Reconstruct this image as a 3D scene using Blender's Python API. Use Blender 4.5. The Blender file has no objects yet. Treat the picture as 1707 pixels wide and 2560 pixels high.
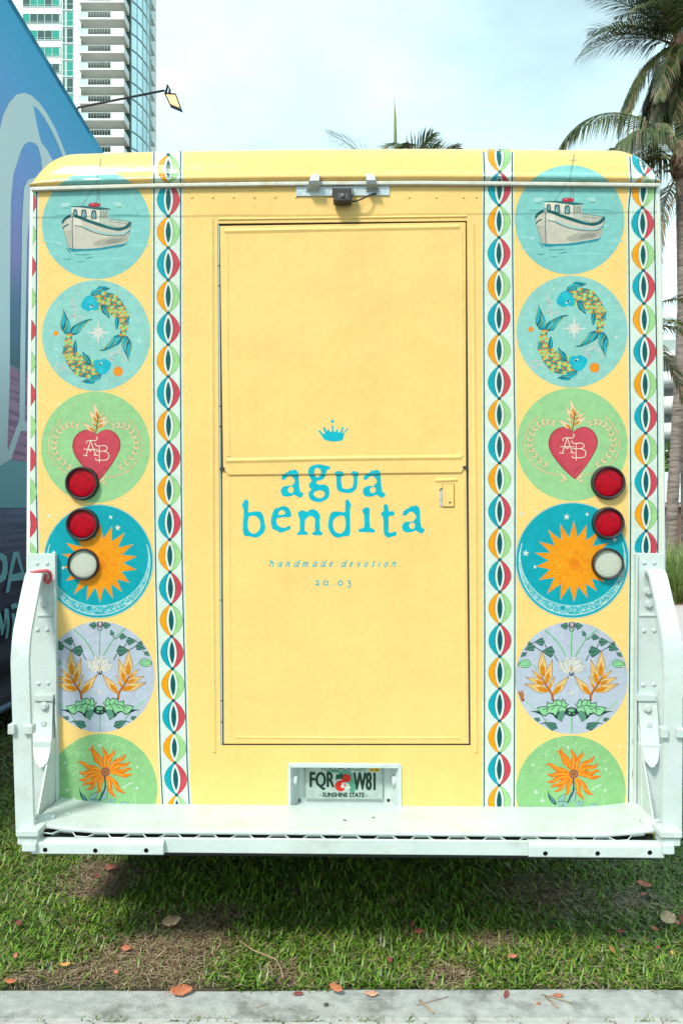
import bpy, bmesh, math, random
import numpy as np
from mathutils import Vector, Matrix
from mathutils.geometry import tessellate_polygon

R = math.radians
scene = bpy.context.scene
COL = scene.collection

# ------------------------------------------------------------------ camera
F, CX, CY, CAMH = 2080.0, 853.5, 1280.0, 1.65      # focal length and centre in source pixels
cam_d = bpy.data.cameras.new('camera')
cam_d.sensor_fit = 'VERTICAL'; cam_d.sensor_height = 36.0
cam_d.lens = F / 2560.0 * 36.0
cam_d.clip_start = 0.05; cam_d.clip_end = 5000
cam = bpy.data.objects.new('camera', cam_d); COL.objects.link(cam)
cam.location = (0, 0, CAMH); cam.rotation_euler = (R(90), 0, 0)
scene.camera = cam

# ------------------------------------------------------------------ sky, sun, exposure
SUN_EL, SUN_AZ = R(50), R(213)                       # sun behind the camera, to its left
world = bpy.data.worlds.new('World'); scene.world = world; world.use_nodes = True
wn, wl = world.node_tree.nodes, world.node_tree.links
wn.clear()
wout = wn.new('ShaderNodeOutputWorld'); wbg = wn.new('ShaderNodeBackground')
sky = wn.new('ShaderNodeTexSky'); sky.sky_type = 'NISHITA'; sky.sun_disc = False
sky.sun_elevation = SUN_EL; sky.sun_rotation = SUN_AZ
sky.air_density = 1.0; sky.dust_density = 0.8; sky.ozone_density = 1.0
wtc = wn.new('ShaderNodeTexCoord')
wmap = wn.new('ShaderNodeMapping'); wmap.inputs['Scale'].default_value = (1.0, 1.0, 2.2)
wmap.inputs['Rotation'].default_value = (0.3, 0.25, 0.9)
wnoise = wn.new('ShaderNodeTexNoise'); wnoise.inputs['Scale'].default_value = 1.5
wnoise.inputs['Detail'].default_value = 6; wnoise.inputs['Roughness'].default_value = 0.52
wramp = wn.new('ShaderNodeMapRange')
wramp.inputs['From Min'].default_value = 0.33; wramp.inputs['From Max'].default_value = 0.66
wramp.inputs['To Min'].default_value = 0.22; wramp.inputs['To Max'].default_value = 0.97
wmix = wn.new('ShaderNodeMix'); wmix.data_type = 'RGBA'
wmix.inputs['B'].default_value = (9.1, 12.2, 12.6, 1)      # thin bright cloud veil
wl.new(wtc.outputs['Generated'], wmap.inputs['Vector']); wl.new(wmap.outputs['Vector'], wnoise.inputs['Vector'])
wl.new(wnoise.outputs['Fac'], wramp.inputs['Value']); wsep = wn.new('ShaderNodeSeparateXYZ'); wl.new(wtc.outputs['Generated'], wsep.inputs[0])
whz = wn.new('ShaderNodeMapRange'); whz.inputs['From Min'].default_value = 0.12; whz.inputs['From Max'].default_value = 0.55    # veil thickens towards the horizon
whz.inputs['To Min'].default_value = 0.34; whz.inputs['To Max'].default_value = 0.0
wl.new(wsep.outputs['Z'], whz.inputs['Value'])
wadd = wn.new('ShaderNodeMath'); wadd.operation = 'ADD'; wadd.use_clamp = True
wl.new(wramp.outputs['Result'], wadd.inputs[0]); wl.new(whz.outputs['Result'], wadd.inputs[1]); wl.new(wadd.outputs[0], wmix.inputs['Factor'])
wtint = wn.new('ShaderNodeMix'); wtint.data_type = 'RGBA'; wtint.blend_type = 'MULTIPLY'; wtint.inputs['Factor'].default_value = 1.0
wtint.inputs['B'].default_value = (1.0, 1.30, 1.12, 1)     # the photograph's film leans to cyan
wl.new(sky.outputs['Color'], wtint.inputs['A']); wl.new(wtint.outputs['Result'], wmix.inputs['A']); wl.new(wmix.outputs['Result'], wbg.inputs['Color'])
wbg.inputs['Strength'].default_value = 0.06
wl.new(wbg.outputs['Background'], wout.inputs['Surface'])

sun_d = bpy.data.lights.new('sun', 'SUN'); sun_d.energy = 2.0; sun_d.angle = R(11); sun_d.color = (1.0, 0.96, 0.88)
sun = bpy.data.objects.new('sun', sun_d); COL.objects.link(sun)
sdir = Vector((math.sin(SUN_AZ) * math.cos(SUN_EL), math.cos(SUN_AZ) * math.cos(SUN_EL), math.sin(SUN_EL)))
sun.rotation_euler = sdir.to_track_quat('Z', 'Y').to_euler()
sun.location = sdir * 50

vs = scene.view_settings
vs.view_transform = 'Standard'; vs.look = 'None'; vs.gamma = 1.0; vs.use_curve_mapping = False
vs.exposure = 1.03
scene.render.engine = 'CYCLES'
scene.cycles.max_bounces = 6

# ------------------------------------------------------------------ helpers
def lin(c):
    return tuple(((v / 255.0) / 12.92 if v <= 10.3 else ((v / 255.0 + 0.055) / 1.055) ** 2.4) for v in c)

PK = 0.75                                            # printed colours as surface albedo
def pc(r, g, b): return tuple(v * PK for v in lin((r, g, b)))

def ray(x, y): return Vector(((x - CX) / F, 1.0, -(y - CY) / F))
CAMP = Vector((0, 0, CAMH))
def at_d(x, y, d): return CAMP + ray(x, y) * d        # point at distance d in front of the camera
def ground(x, y, z=0.0):
    r = ray(x, y); t = (z - CAMH) / r.z
    return CAMP + r * t

# the truck's own frame: x right along its rear, y forward (away), z up; v = metres out of the rear wall
D, YAW = 3.2, R(-1.2)
VAN_M = Matrix.Translation((0, D, 0)) @ Matrix.Rotation(YAW, 4, 'Z')
VAN_I = VAN_M.inverted()
_vc = VAN_I @ CAMP
_vr = VAN_I.to_3x3()
def W(x, y, v=0.0):
    r = _vr @ ray(x, y); t = (-v - _vc.y) / r.y
    p = _vc + r * t
    return p.x, p.z
def proj_local(p):
    q = VAN_M @ Vector(p)
    return CX + F * q.x / q.y, CY - F * (q.z - CAMH) / q.y

def tag(o, label=None, cat=None, group=None, kind=None):
    if label: o['label'] = label
    if cat: o['category'] = cat
    if group: o['group'] = group
    if kind: o['kind'] = kind
    return o

def link(name, me, mat=None, parent=None):
    o = bpy.data.objects.new(name, me); COL.objects.link(o)
    if mat is not None and len(me.materials) == 0: me.materials.append(mat)
    if parent is not None: o.parent = parent
    return o

def empty(name, loc=(0, 0, 0), rz=0.0, parent=None):
    o = bpy.data.objects.new(name, None); COL.objects.link(o)
    o.location = loc; o.rotation_euler = (0, 0, rz); o.empty_display_size = 0.2
    if parent is not None: o.parent = parent
    return o

def bm_mesh(bm, name, smooth=False):
    me = bpy.data.meshes.new(name); bmesh.ops.recalc_face_normals(bm, faces=bm.faces)
    bm.to_mesh(me); bm.free()
    if smooth:
        for p in me.polygons: p.use_smooth = True
    return me

def bm_box(bm, x0, x1, y0, y1, z0, z1, bev=0.0, seg=2):
    r = bmesh.ops.create_cube(bm, size=1.0)
    vs_ = r['verts']
    for v in vs_:
        v.co = Vector(((x0 + x1) / 2 + v.co.x * (x1 - x0), (y0 + y1) / 2 + v.co.y * (y1 - y0), (z0 + z1) / 2 + v.co.z * (z1 - z0)))
    if bev > 0:
        es = list({e for v in vs_ for e in v.link_edges})
        bmesh.ops.bevel(bm, geom=es, offset=bev, segments=seg, affect='EDGES', profile=0.5)

def box(name, x0, x1, y0, y1, z0, z1, mat, parent=None, bev=0.0, seg=2):
    bm = bmesh.new(); bm_box(bm, min(x0, x1), max(x0, x1), min(y0, y1), max(y0, y1), min(z0, z1), max(z0, z1), bev, seg)
    return link(name, bm_mesh(bm, name), mat, parent)

def bm_prism(bm, outline, a0, a1, axis='X', bev=0.0):
    """outline: 2D points; extruded along axis from a0 to a1. axis X: outline=(y,z); Y: (x,z); Z: (x,y)"""
    def P(p, a):
        if axis == 'X': return (a, p[0], p[1])
        if axis == 'Y': return (p[0], a, p[1])
        return (p[0], p[1], a)
    n = len(outline)
    A = [bm.verts.new(P(p, a0)) for p in outline]; B = [bm.verts.new(P(p, a1)) for p in outline]
    fs = [bm.faces.new(A), bm.faces.new(B[::-1])]
    for i in range(n):
        fs.append(bm.faces.new((A[i], A[(i + 1) % n], B[(i + 1) % n], B[i])))
    if bev > 0:
        es = list({e for f in fs for e in f.edges})
        bmesh.ops.bevel(bm, geom=es, offset=bev, segments=2, affect='EDGES', profile=0.5)

def prism(name, outline, a0, a1, axis, mat, parent=None, bev=0.0):
    bm = bmesh.new(); bm_prism(bm, outline, a0, a1, axis, bev)
    return link(name, bm_mesh(bm, name), mat, parent)

def bm_tube(bm, pts, rad, n=8, cap=True):
    pts = [Vector(p) for p in pts]; rings = []
    rads = rad if isinstance(rad, (list, tuple)) else [rad] * len(pts)
    up = Vector((0, 0, 1)); prevn = None
    for i, p in enumerate(pts):
        t = (pts[min(i + 1, len(pts) - 1)] - pts[max(i - 1, 0)])
        if t.length < 1e-9: t = Vector((0, 0, 1))
        t.normalize()
        if prevn is None:
            ref = up if abs(t.dot(up)) < 0.9 else Vector((1, 0, 0))
            nn = t.cross(ref).normalized()
        else:
            nn = (prevn - t * prevn.dot(t)).normalized()
        prevn = nn; bb = t.cross(nn)
        rings.append([bm.verts.new(p + (nn * math.cos(2 * math.pi * k / n) + bb * math.sin(2 * math.pi * k / n)) * rads[i]) for k in range(n)])
    for a, b in zip(rings[:-1], rings[1:]):
        for k in range(n): bm.faces.new((a[k], a[(k + 1) % n], b[(k + 1) % n], b[k]))
    if cap: bm.faces.new(rings[0][::-1]); bm.faces.new(rings[-1])

def tube(name, pts, rad, mat, parent=None, n=8):
    bm = bmesh.new(); bm_tube(bm, pts, rad, n)
    return link(name, bm_mesh(bm, name, True), mat, parent)

def lathe(name, prof, n, mat, parent=None, axis='Y', loc=(0, 0, 0), smooth=True):
    """prof: list of (radius, along-axis). axis Y: revolve about y"""
    bm = bmesh.new(); rings = []
    for r_, a in prof:
        ring = []
        for k in range(n):
            t = 2 * math.pi * k / n
            if axis == 'Y': co = (r_ * math.cos(t), a, r_ * math.sin(t))
            elif axis == 'X': co = (a, r_ * math.cos(t), r_ * math.sin(t))
            else: co = (r_ * math.cos(t), r_ * math.sin(t), a)
            ring.append(bm.verts.new(co))
        rings.append(ring)
    for a, b in zip(rings[:-1], rings[1:]):
        for k in range(n): bm.faces.new((a[k], a[(k + 1) % n], b[(k + 1) % n], b[k]))
    if prof[0][0] > 1e-6: bm.faces.new(rings[0])
    if prof[-1][0] > 1e-6: bm.faces.new(rings[-1])
    bmesh.ops.remove_doubles(bm, verts=bm.verts, dist=1e-6)
    o = link(name, bm_mesh(bm, name, smooth), mat, parent); o.location = loc
    return o

def np_mesh(name, V, faces_idx, loops_per, cols=None):
    """V (n,3); faces_idx flat loop vertex indices; loops_per per-face loop count"""
    me = bpy.data.meshes.new(name)
    me.vertices.add(len(V)); me.vertices.foreach_set('co', np.asarray(V, dtype=np.float32).ravel())
    me.loops.add(len(faces_idx)); me.loops.foreach_set('vertex_index', np.asarray(faces_idx, dtype=np.int32))
    lp = np.asarray(loops_per, dtype=np.int32)
    me.polygons.add(len(lp))
    me.polygons.foreach_set('loop_start', np.concatenate(([0], np.cumsum(lp)[:-1])).astype(np.int32))
    me.polygons.foreach_set('loop_total', lp)
    if cols is not None:
        at = me.color_attributes.new('Col', 'FLOAT_COLOR', 'POINT')
        c4 = np.ones((len(V), 4), dtype=np.float32); c4[:, :3] = cols
        at.data.foreach_set('color', c4.ravel())
    me.update(calc_edges=True)
    return me

def smooth_pts(pts, closed=False, k=4):
    P = [Vector((p[0], p[1])) for p in pts]; n = len(P); out = []
    rng = range(n) if closed else range(n - 1)
    for i in rng:
        if closed: p0, p1, p2, p3 = P[(i - 1) % n], P[i], P[(i + 1) % n], P[(i + 2) % n]
        else: p0, p1, p2, p3 = P[max(i - 1, 0)], P[i], P[i + 1], P[min(i + 2, n - 1)]
        for j in range(k):
            t = j / k
            q = 0.5 * ((2 * p1) + (p2 - p0) * t + (2 * p0 - 5 * p1 + 4 * p2 - p3) * t * t + (3 * p1 - p0 - 3 * p2 + p3) * t ** 3)
            out.append((q.x, q.y))
    if not closed: out.append((P[-1].x, P[-1].y))
    return out

def interp(pts, y):
    if y <= pts[0][0]: return pts[0][1]
    for (a, b), (c, d) in zip(pts[:-1], pts[1:]):
        if y <= c: return b + (d - b) * (y - a) / (c - a)
    return pts[-1][1]

# ------------------------------------------------------------------ materials
def new_mat(name):
    m = bpy.data.materials.new(name); m.use_nodes = True
    n, l = m.node_tree.nodes, m.node_tree.links
    return m, n, l, n['Principled BSDF']

def noise_mat(name, c1, c2, scale=8.0, rough=0.6, bump=0.0, bscale=40.0, metallic=0.0, detail=4, spec=0.5, rvar=0.0, dirt=None, dscale=3.0, damt=0.5):
    m, n, l, b = new_mat(name)
    tc = n.new('ShaderNodeTexCoord')
    ns = n.new('ShaderNodeTexNoise'); ns.inputs['Scale'].default_value = scale; ns.inputs['Detail'].default_value = detail
    l.new(tc.outputs['Object'], ns.inputs['Vector'])
    mr = n.new('ShaderNodeMapRange'); mr.inputs['From Min'].default_value = 0.3; mr.inputs['From Max'].default_value = 0.7
    l.new(ns.outputs['Fac'], mr.inputs['Value'])
    mx = n.new('ShaderNodeMix'); mx.data_type = 'RGBA'
    mx.inputs['A'].default_value = (*c1, 1); mx.inputs['B'].default_value = (*c2, 1)
    l.new(mr.outputs['Result'], mx.inputs['Factor'])
    out = mx.outputs['Result']
    if dirt is not None:
        n2 = n.new('ShaderNodeTexNoise'); n2.inputs['Scale'].default_value = dscale; n2.inputs['Detail'].default_value = 8; n2.inputs['Roughness'].default_value = 0.7
        l.new(tc.outputs['Object'], n2.inputs['Vector'])
        m2 = n.new('ShaderNodeMapRange'); m2.inputs['From Min'].default_value = 0.52; m2.inputs['From Max'].default_value = 0.72
        m2.inputs['To Max'].default_value = damt
        l.new(n2.outputs['Fac'], m2.inputs['Value'])
        mx2 = n.new('ShaderNodeMix'); mx2.data_type = 'RGBA'; mx2.inputs['B'].default_value = (*dirt, 1)
        l.new(out, mx2.inputs['A']); l.new(m2.outputs['Result'], mx2.inputs['Factor'])
        out = mx2.outputs['Result']
    l.new(out, b.inputs['Base Color'])
    b.inputs['Roughness'].default_value = rough; b.inputs['Metallic'].default_value = metallic
    b.inputs['Specular IOR Level'].default_value = spec
    if rvar > 0:
        r2 = n.new('ShaderNodeMapRange'); r2.inputs['To Min'].default_value = rough - rvar; r2.inputs['To Max'].default_value = rough + rvar
        l.new(ns.outputs['Fac'], r2.inputs['Value']); l.new(r2.outputs['Result'], b.inputs['Roughness'])
    if bump > 0:
        nb = n.new('ShaderNodeTexNoise'); nb.inputs['Scale'].default_value = bscale; nb.inputs['Detail'].default_value = 5
        l.new(tc.outputs['Object'], nb.inputs['Vector'])
        bp = n.new('ShaderNodeBump'); bp.inputs['Strength'].default_value = bump; bp.inputs['Distance'].default_value = 0.02
        l.new(nb.outputs['Fac'], bp.inputs['Height']); l.new(bp.outputs['Normal'], b.inputs['Normal'])
    return m

def attr_mat(name, rough=0.5, trans=0.0, nscale=0.0, namt=0.0, spec=0.5):
    """colour from the mesh's own colour attribute, with a little mottling"""
    m, n, l, b = new_mat(name)
    a = n.new('ShaderNodeVertexColor'); a.layer_name = 'Col'
    out = a.outputs['Color']
    if namt > 0:
        tc = n.new('ShaderNodeTexCoord'); ns = n.new('ShaderNodeTexNoise'); ns.inputs['Scale'].default_value = nscale; ns.inputs['Detail'].default_value = 5
        l.new(tc.outputs['Object'], ns.inputs['Vector'])
        mr = n.new('ShaderNodeMapRange'); mr.inputs['From Min'].default_value = 0.3; mr.inputs['From Max'].default_value = 0.7
        mr.inputs['To Min'].default_value = 1 - namt; mr.inputs['To Max'].default_value = 1 + namt
        l.new(ns.outputs['Fac'], mr.inputs['Value'])
        mm = n.new('ShaderNodeMix'); mm.data_type = 'RGBA'; mm.blend_type = 'MULTIPLY'; mm.inputs['Factor'].default_value = 1
        l.new(out, mm.inputs['A']); l.new(mr.outputs['Result'], mm.inputs['B']); out = mm.outputs['Result']
    l.new(out, b.inputs['Base Color'])
    b.inputs['Roughness'].default_value = rough; b.inputs['Specular IOR Level'].default_value = spec
    if trans > 0:
        t = n.new('ShaderNodeBsdfTranslucent'); mixs = n.new('ShaderNodeMixShader'); mixs.inputs['Fac'].default_value = trans
        l.new(out, t.inputs['Color']); l.new(b.outputs['BSDF'], mixs.inputs[1]); l.new(t.outputs['BSDF'], mixs.inputs[2])
        l.new(mixs.outputs['Shader'], n['Material Output'].inputs['Surface'])
    return m

def vinyl_mat(name, color=None, rough=0.42, spec=0.22):
    """vinyl wrap on sheet metal: shallow dents, a folded panel seam, faint speckle; colour fixed or from attribute"""
    m, n, l, b = new_mat(name)
    tc = n.new('ShaderNodeTexCoord')
    if color is None:
        a = n.new('ShaderNodeVertexColor'); a.layer_name = 'Col'; src = a.outputs['Color']
    else:
        a = n.new('ShaderNodeRGB'); a.outputs[0].default_value = (*color, 1); src = a.outputs[0]
    ns = n.new('ShaderNodeTexNoise'); ns.inputs['Scale'].default_value = 260; ns.inputs['Detail'].default_value = 2
    nb = n.new('ShaderNodeTexNoise'); nb.inputs['Scale'].default_value = 3.0; nb.inputs['Detail'].default_value = 6
    l.new(tc.outputs['Object'], ns.inputs['Vector']); l.new(tc.outputs['Object'], nb.inputs['Vector'])
    add = n.new('ShaderNodeMath'); add.operation = 'ADD'
    l.new(ns.outputs['Fac'], add.inputs[0]); l.new(nb.outputs['Fac'], add.inputs[1])
    mr = n.new('ShaderNodeMapRange'); mr.inputs['From Min'].default_value = 0.65; mr.inputs['From Max'].default_value = 1.35
    mr.inputs['To Min'].default_value = 0.91; mr.inputs['To Max'].default_value = 1.05
    l.new(add.outputs[0], mr.inputs['Value'])
    mm = n.new('ShaderNodeMix'); mm.data_type = 'RGBA'; mm.blend_type = 'MULTIPLY'; mm.inputs['Factor'].default_value = 1
    l.new(src, mm.inputs['A']); l.new(mr.outputs['Result'], mm.inputs['B'])
    nm = n.new('ShaderNodeTexNoise'); nm.inputs['Scale'].default_value = 34; nm.inputs['Detail'].default_value = 7; nm.inputs['Roughness'].default_value = 0.72
    l.new(tc.outputs['Object'], nm.inputs['Vector'])
    amp = 0.045 if color is not None else 0.13
    mr2 = n.new('ShaderNodeMapRange'); mr2.inputs['From Min'].default_value = 0.32; mr2.inputs['From Max'].default_value = 0.68; mr2.inputs['To Min'].default_value = 1 - amp; mr2.inputs['To Max'].default_value = 1 + amp * 0.8
    l.new(nm.outputs['Fac'], mr2.inputs['Value'])
    mm2 = n.new('ShaderNodeMix'); mm2.data_type = 'RGBA'; mm2.blend_type = 'MULTIPLY'; mm2.inputs['Factor'].default_value = 1
    l.new(mm.outputs['Result'], mm2.inputs['A']); l.new(mr2.outputs['Result'], mm2.inputs['B'])
    mps = n.new('ShaderNodeMapping'); mps.inputs['Scale'].default_value = (26, 26, 0.9); l.new(tc.outputs['Object'], mps.inputs['Vector'])
    nst = n.new('ShaderNodeTexNoise'); nst.inputs['Scale'].default_value = 1.0; nst.inputs['Detail'].default_value = 6; l.new(mps.outputs['Vector'], nst.inputs['Vector'])
    mr3 = n.new('ShaderNodeMapRange'); mr3.inputs['From Min'].default_value = 0.52; mr3.inputs['From Max'].default_value = 0.78; mr3.inputs['To Max'].default_value = 0.18
    l.new(nst.outputs['Fac'], mr3.inputs['Value'])
    mm3 = n.new('ShaderNodeMix'); mm3.data_type = 'RGBA'; mm3.blend_type = 'MULTIPLY'; mm3.inputs['B'].default_value = (0.86, 0.80, 0.66, 1)
    l.new(mr3.outputs['Result'], mm3.inputs['Factor']); l.new(mm2.outputs['Result'], mm3.inputs['A'])
    l.new(mm3.outputs['Result'], b.inputs['Base Color'])
    b.inputs['Roughness'].default_value = rough; b.inputs['Specular IOR Level'].default_value = spec
    # relief shared by wall and prints
    n1 = n.new('ShaderNodeTexNoise'); n1.inputs['Scale'].default_value = 5; n1.inputs['Detail'].default_value = 3
    l.new(tc.outputs['Object'], n1.inputs['Vector'])
    sep = n.new('ShaderNodeSeparateXYZ'); l.new(tc.outputs['Object'], sep.inputs[0])
    nw = n.new('ShaderNodeTexNoise'); nw.inputs['Scale'].default_value = 4
    l.new(tc.outputs['Object'], nw.inputs['Vector'])
    wob = n.new('ShaderNodeMath'); wob.operation = 'MULTIPLY_ADD'; wob.inputs[1].default_value = 0.012
    l.new(nw.outputs['Fac'], wob.inputs[0]); l.new(sep.outputs['Z'], wob.inputs[2])
    seam = n.new('ShaderNodeMapRange'); seam.interpolation_type = 'SMOOTHSTEP'
    zs = 2.792 + 0.006
    seam.inputs['From Min'].default_value = zs - 0.006; seam.inputs['From Max'].default_value = zs + 0.006
    seam.inputs['To Min'].default_value = 0.0; seam.inputs['To Max'].default_value = 0.0028
    l.new(wob.outputs[0], seam.inputs['Value'])
    h = n.new('ShaderNodeMath'); h.operation = 'MULTIPLY_ADD'; h.inputs[1].default_value = 0.008
    l.new(n1.outputs['Fac'], h.inputs[0]); l.new(seam.outputs['Result'], h.inputs[2])
    bp = n.new('ShaderNodeBump'); bp.inputs['Strength'].default_value = 0.75; bp.inputs['Distance'].default_value = 1.0
    l.new(h.outputs[0], bp.inputs['Height']); l.new(bp.outputs['Normal'], b.inputs['Normal'])
    return m

YEL = tuple(v * 0.86 for v in lin((249, 207, 127)))
M = {}
M['yellow'] = vinyl_mat('yellow_vinyl', YEL)
M['print'] = vinyl_mat('printed_vinyl')
M['yellow_gloss'] = vinyl_mat('yellow_vinyl_glossy', YEL, 0.2, 0.4)
M['print_gloss'] = vinyl_mat('printed_vinyl_glossy', None, 0.2, 0.4)
M['mint'] = noise_mat('mint_white_paint', (0.49, 0.565, 0.535), (0.56, 0.625, 0.60), 6, 0.45, 0.07, 60, dirt=(0.36, 0.36, 0.31), dscale=8, damt=0.55)
M['mint_side'] = noise_mat('pale_side_wrap', (0.70, 0.76, 0.70), (0.74, 0.79, 0.74), 5, 0.4)
M['alu'] = noise_mat('grey_aluminium', (0.42, 0.47, 0.48), (0.52, 0.58, 0.60), 20, 0.38, 0.15, 60, metallic=0.35)
M['blue_alu'] = noise_mat('pale_blue_edge', (0.42, 0.58, 0.62), (0.50, 0.64, 0.68), 10, 0.4)
M['rail'] = noise_mat('drip_rail_grey', (0.50, 0.50, 0.44), (0.60, 0.60, 0.53), 30, 0.55, 0.2, 60, dirt=(0.55, 0.38, 0.10), dscale=9, damt=0.7)
M['black'] = noise_mat('black_rubber', (0.016, 0.016, 0.017), (0.03, 0.03, 0.03), 30, 0.55, 0.1, 120)
M['dark'] = noise_mat('dark_underbody', (0.012, 0.012, 0.012), (0.03, 0.027, 0.024), 6, 0.8)
M['gap'] = noise_mat('dark_gap', (0.03, 0.02, 0.016), (0.06, 0.045, 0.04), 12, 0.7)
M['jamb'] = noise_mat('door_jamb', (0.16, 0.13, 0.115), (0.26, 0.22, 0.20), 12, 0.7)
M['tyre'] = noise_mat('tyre_rubber', (0.015, 0.015, 0.016), (0.03, 0.03, 0.03), 20, 0.8, 0.3, 60)
# ------------------------------------------------------------------ flat printed artwork
class Art:
    """flat printed shapes in source-pixel units; each polygon lies a hair above the one before"""
    def __init__(s): s.items = []; s.layer = 0; s.T = lambda p: p
    def poly(s, pts, col, holes=(), layer=None):
        if layer is None: s.layer += 1; layer = s.layer
        s.items.append(([s.T(p) for p in pts], [[s.T(p) for p in h] for h in holes], col, layer, False))
    def strip(s, L, Rr, col, layer=None):
        if layer is None: s.layer += 1; layer = s.layer
        s.items.append(([s.T(p) for p in L], [[s.T(p) for p in Rr]], col, layer, True))
    def pack(s):
        """lowest free level for every shape that still keeps it above the earlier ones it overlaps"""
        order = sorted(range(len(s.items)), key=lambda i: s.items[i][3]); placed = []; lev = {}
        for i in order:
            it = s.items[i]; P = np.array(it[0] + (it[1][0] if it[4] else []))
            b = (P[:, 0].min() - .3, P[:, 1].min() - .3, P[:, 0].max() + .3, P[:, 1].max() + .3); l_ = 0
            for pb, pl_, ol in placed:
                if pl_ >= l_ and pb[0] < b[2] and pb[2] > b[0] and pb[1] < b[3] and pb[3] > b[1]:
                    l_ = pl_ + 1 if ol != it[3] else max(l_, pl_)
            placed.append((b, l_, it[3])); lev[i] = l_
        return lev
    def spoly(s, pts, col, holes=(), k=3, layer=None):
        s.poly(smooth_pts(pts, True, k), col, [smooth_pts(h, True, k) for h in holes], layer)
    def stroke(s, pts, w, col, sm=True, k=4, taper=False, layer=None):
        P = smooth_pts(pts, False, k) if (sm and len(pts) > 2) else [tuple(p) for p in pts]
        n = len(P); L, Rr = [], []
        for i in range(n):
            a = Vector(P[max(i - 1, 0)]); b = Vector(P[min(i + 1, n - 1)]); t = b - a
            if t.length < 1e-9: continue
            t.normalize(); nn = Vector((-t.y, t.x))
            ww = (w[min(int(i * len(w) / n), len(w) - 1)] if isinstance(w, (list, tuple)) else w) * 0.5
            if taper: ww *= max(0.12, math.sin(math.pi * (0.08 + 0.84 * i / max(n - 1, 1))))
            p = Vector(P[i]); L.append(tuple(p + nn * ww)); Rr.append(tuple(p - nn * ww))
        s.strip(L, Rr, col, layer=layer)
    def ell(s, cx, cy, rx, ry, col, rot=0.0, n=24, layer=None):
        c, q = math.cos(rot), math.sin(rot); pts = []
        for i in range(n):
            t = 2 * math.pi * i / n; x, y = rx * math.cos(t), ry * math.sin(t)
            pts.append((cx + x * c - y * q, cy + x * q + y * c))
        s.poly(pts, col, layer=layer)
    def star(s, cx, cy, r, n, inner, col, rot=-math.pi / 2, alt=1.0, layer=None):
        pts = []
        for i in range(2 * n):
            t = rot + math.pi * i / n
            rr = (r if (i // 2) % 2 == 0 else r * alt) if i % 2 == 0 else r * inner
            pts.append((cx + rr * math.cos(t), cy + rr * math.sin(t)))
        s.poly(pts, col, layer=layer)
    def petal(s, base, tip, w, col, bulge=0.42, layer=None, k=3):
        b, t = Vector(base), Vector(tip); d = t - b; nn = Vector((-d.y, d.x)).normalized() * w * 0.5
        pts = [b, b + d * 0.18 + nn * 0.7, b + d * bulge + nn, b + d * 0.75 + nn * 0.45, t,
               b + d * 0.75 - nn * 0.45, b + d * bulge - nn, b + d * 0.18 - nn * 0.7]
        P = smooth_pts([tuple(p) for p in pts[:5]], False, k)[:-1] + smooth_pts([tuple(p) for p in [t] + pts[5:] + [b]], False, k)[:-1]
        s.poly(P, col, layer=layer)
    def build(s, name, parent, mapper, mat=None, clips=(), grid=None, step=0.00002, base=0.0003):
        bm = bmesh.new(); pid = bm.faces.layers.int.new('pid'); cols = []
        lev = s.pack()
        for it_i, (pts, holes, col, layer, is_strip) in enumerate(s.items):
            layer = lev[it_i]
            if is_strip:
                A = [bm.verts.new((q[0], q[1], layer)) for q in pts]; B = [bm.verts.new((q[0], q[1], layer)) for q in holes[0]]
                for i in range(len(A) - 1):
                    f = bm.faces.new((A[i], A[i + 1], B[i + 1], B[i])); f[pid] = len(cols)
                cols.append(col); continue
            rings = [[Vector((p[0], p[1], 0)) for p in r_] for r_ in [pts] + holes]
            tris = tessellate_polygon(rings)
            flat = [p for r_ in rings for p in r_]
            vs_ = [bm.verts.new((p.x, p.y, layer)) for p in flat]
            for t in tris:
                try: f = bm.faces.new([vs_[i] for i in t])
                except ValueError: continue
                f[pid] = len(cols)
            cols.append(col)
        def cut(co, no, clear):
            g = list(bm.verts) + list(bm.edges) + list(bm.faces)
            bmesh.ops.bisect_plane(bm, geom=g, plane_co=co, plane_no=no, clear_outer=clear, dist=1e-4)
        for co, no in clips: cut((co[0], co[1], 0), (no[0], no[1], 0), True)
        if grid:
            for y in grid[1]: cut((0, y, 0), (0, 1, 0), False)
            for x in grid[0]: cut((x, 0, 0), (1, 0, 0), False)
        bm.verts.ensure_lookup_table()
        for v in bm.verts: v.co = mapper(v.co.x, v.co.y, base + step * v.co.z)
        loose = [v for v in bm.verts if not v.link_faces]
        bmesh.ops.delete(bm, geom=loose, context='VERTS')
        if len(bm.faces) == 0: bm.free(); return None
        bm.normal_update()
        vd = VIEWDIR.get('d')
        for f in bm.faces:
            if f.normal.dot(vd) > 0: f.normal_flip()
        cl = bm.loops.layers.float_color.new('Col')
        for f in bm.faces:
            c = cols[f[pid]]
            for lp in f.loops: lp[cl] = (c[0], c[1], c[2], 1)
        me = bpy.data.meshes.new(name); bm.to_mesh(me); bm.free()
        return link(name, me, mat or M['print'], parent)
VIEWDIR = {'d': Vector((0, 1, 0))}

def wall_map(x, y, off):
    u, z = W(x, y, 0.0); return (u, -off, z)

# ------------------------------------------------------------------ the truck
van = empty('food_truck'); van.matrix_world = VAN_M
tag(van, 'yellow food truck with painted medallions, ribbon stripes and white step bumper', 'food truck')

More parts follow.
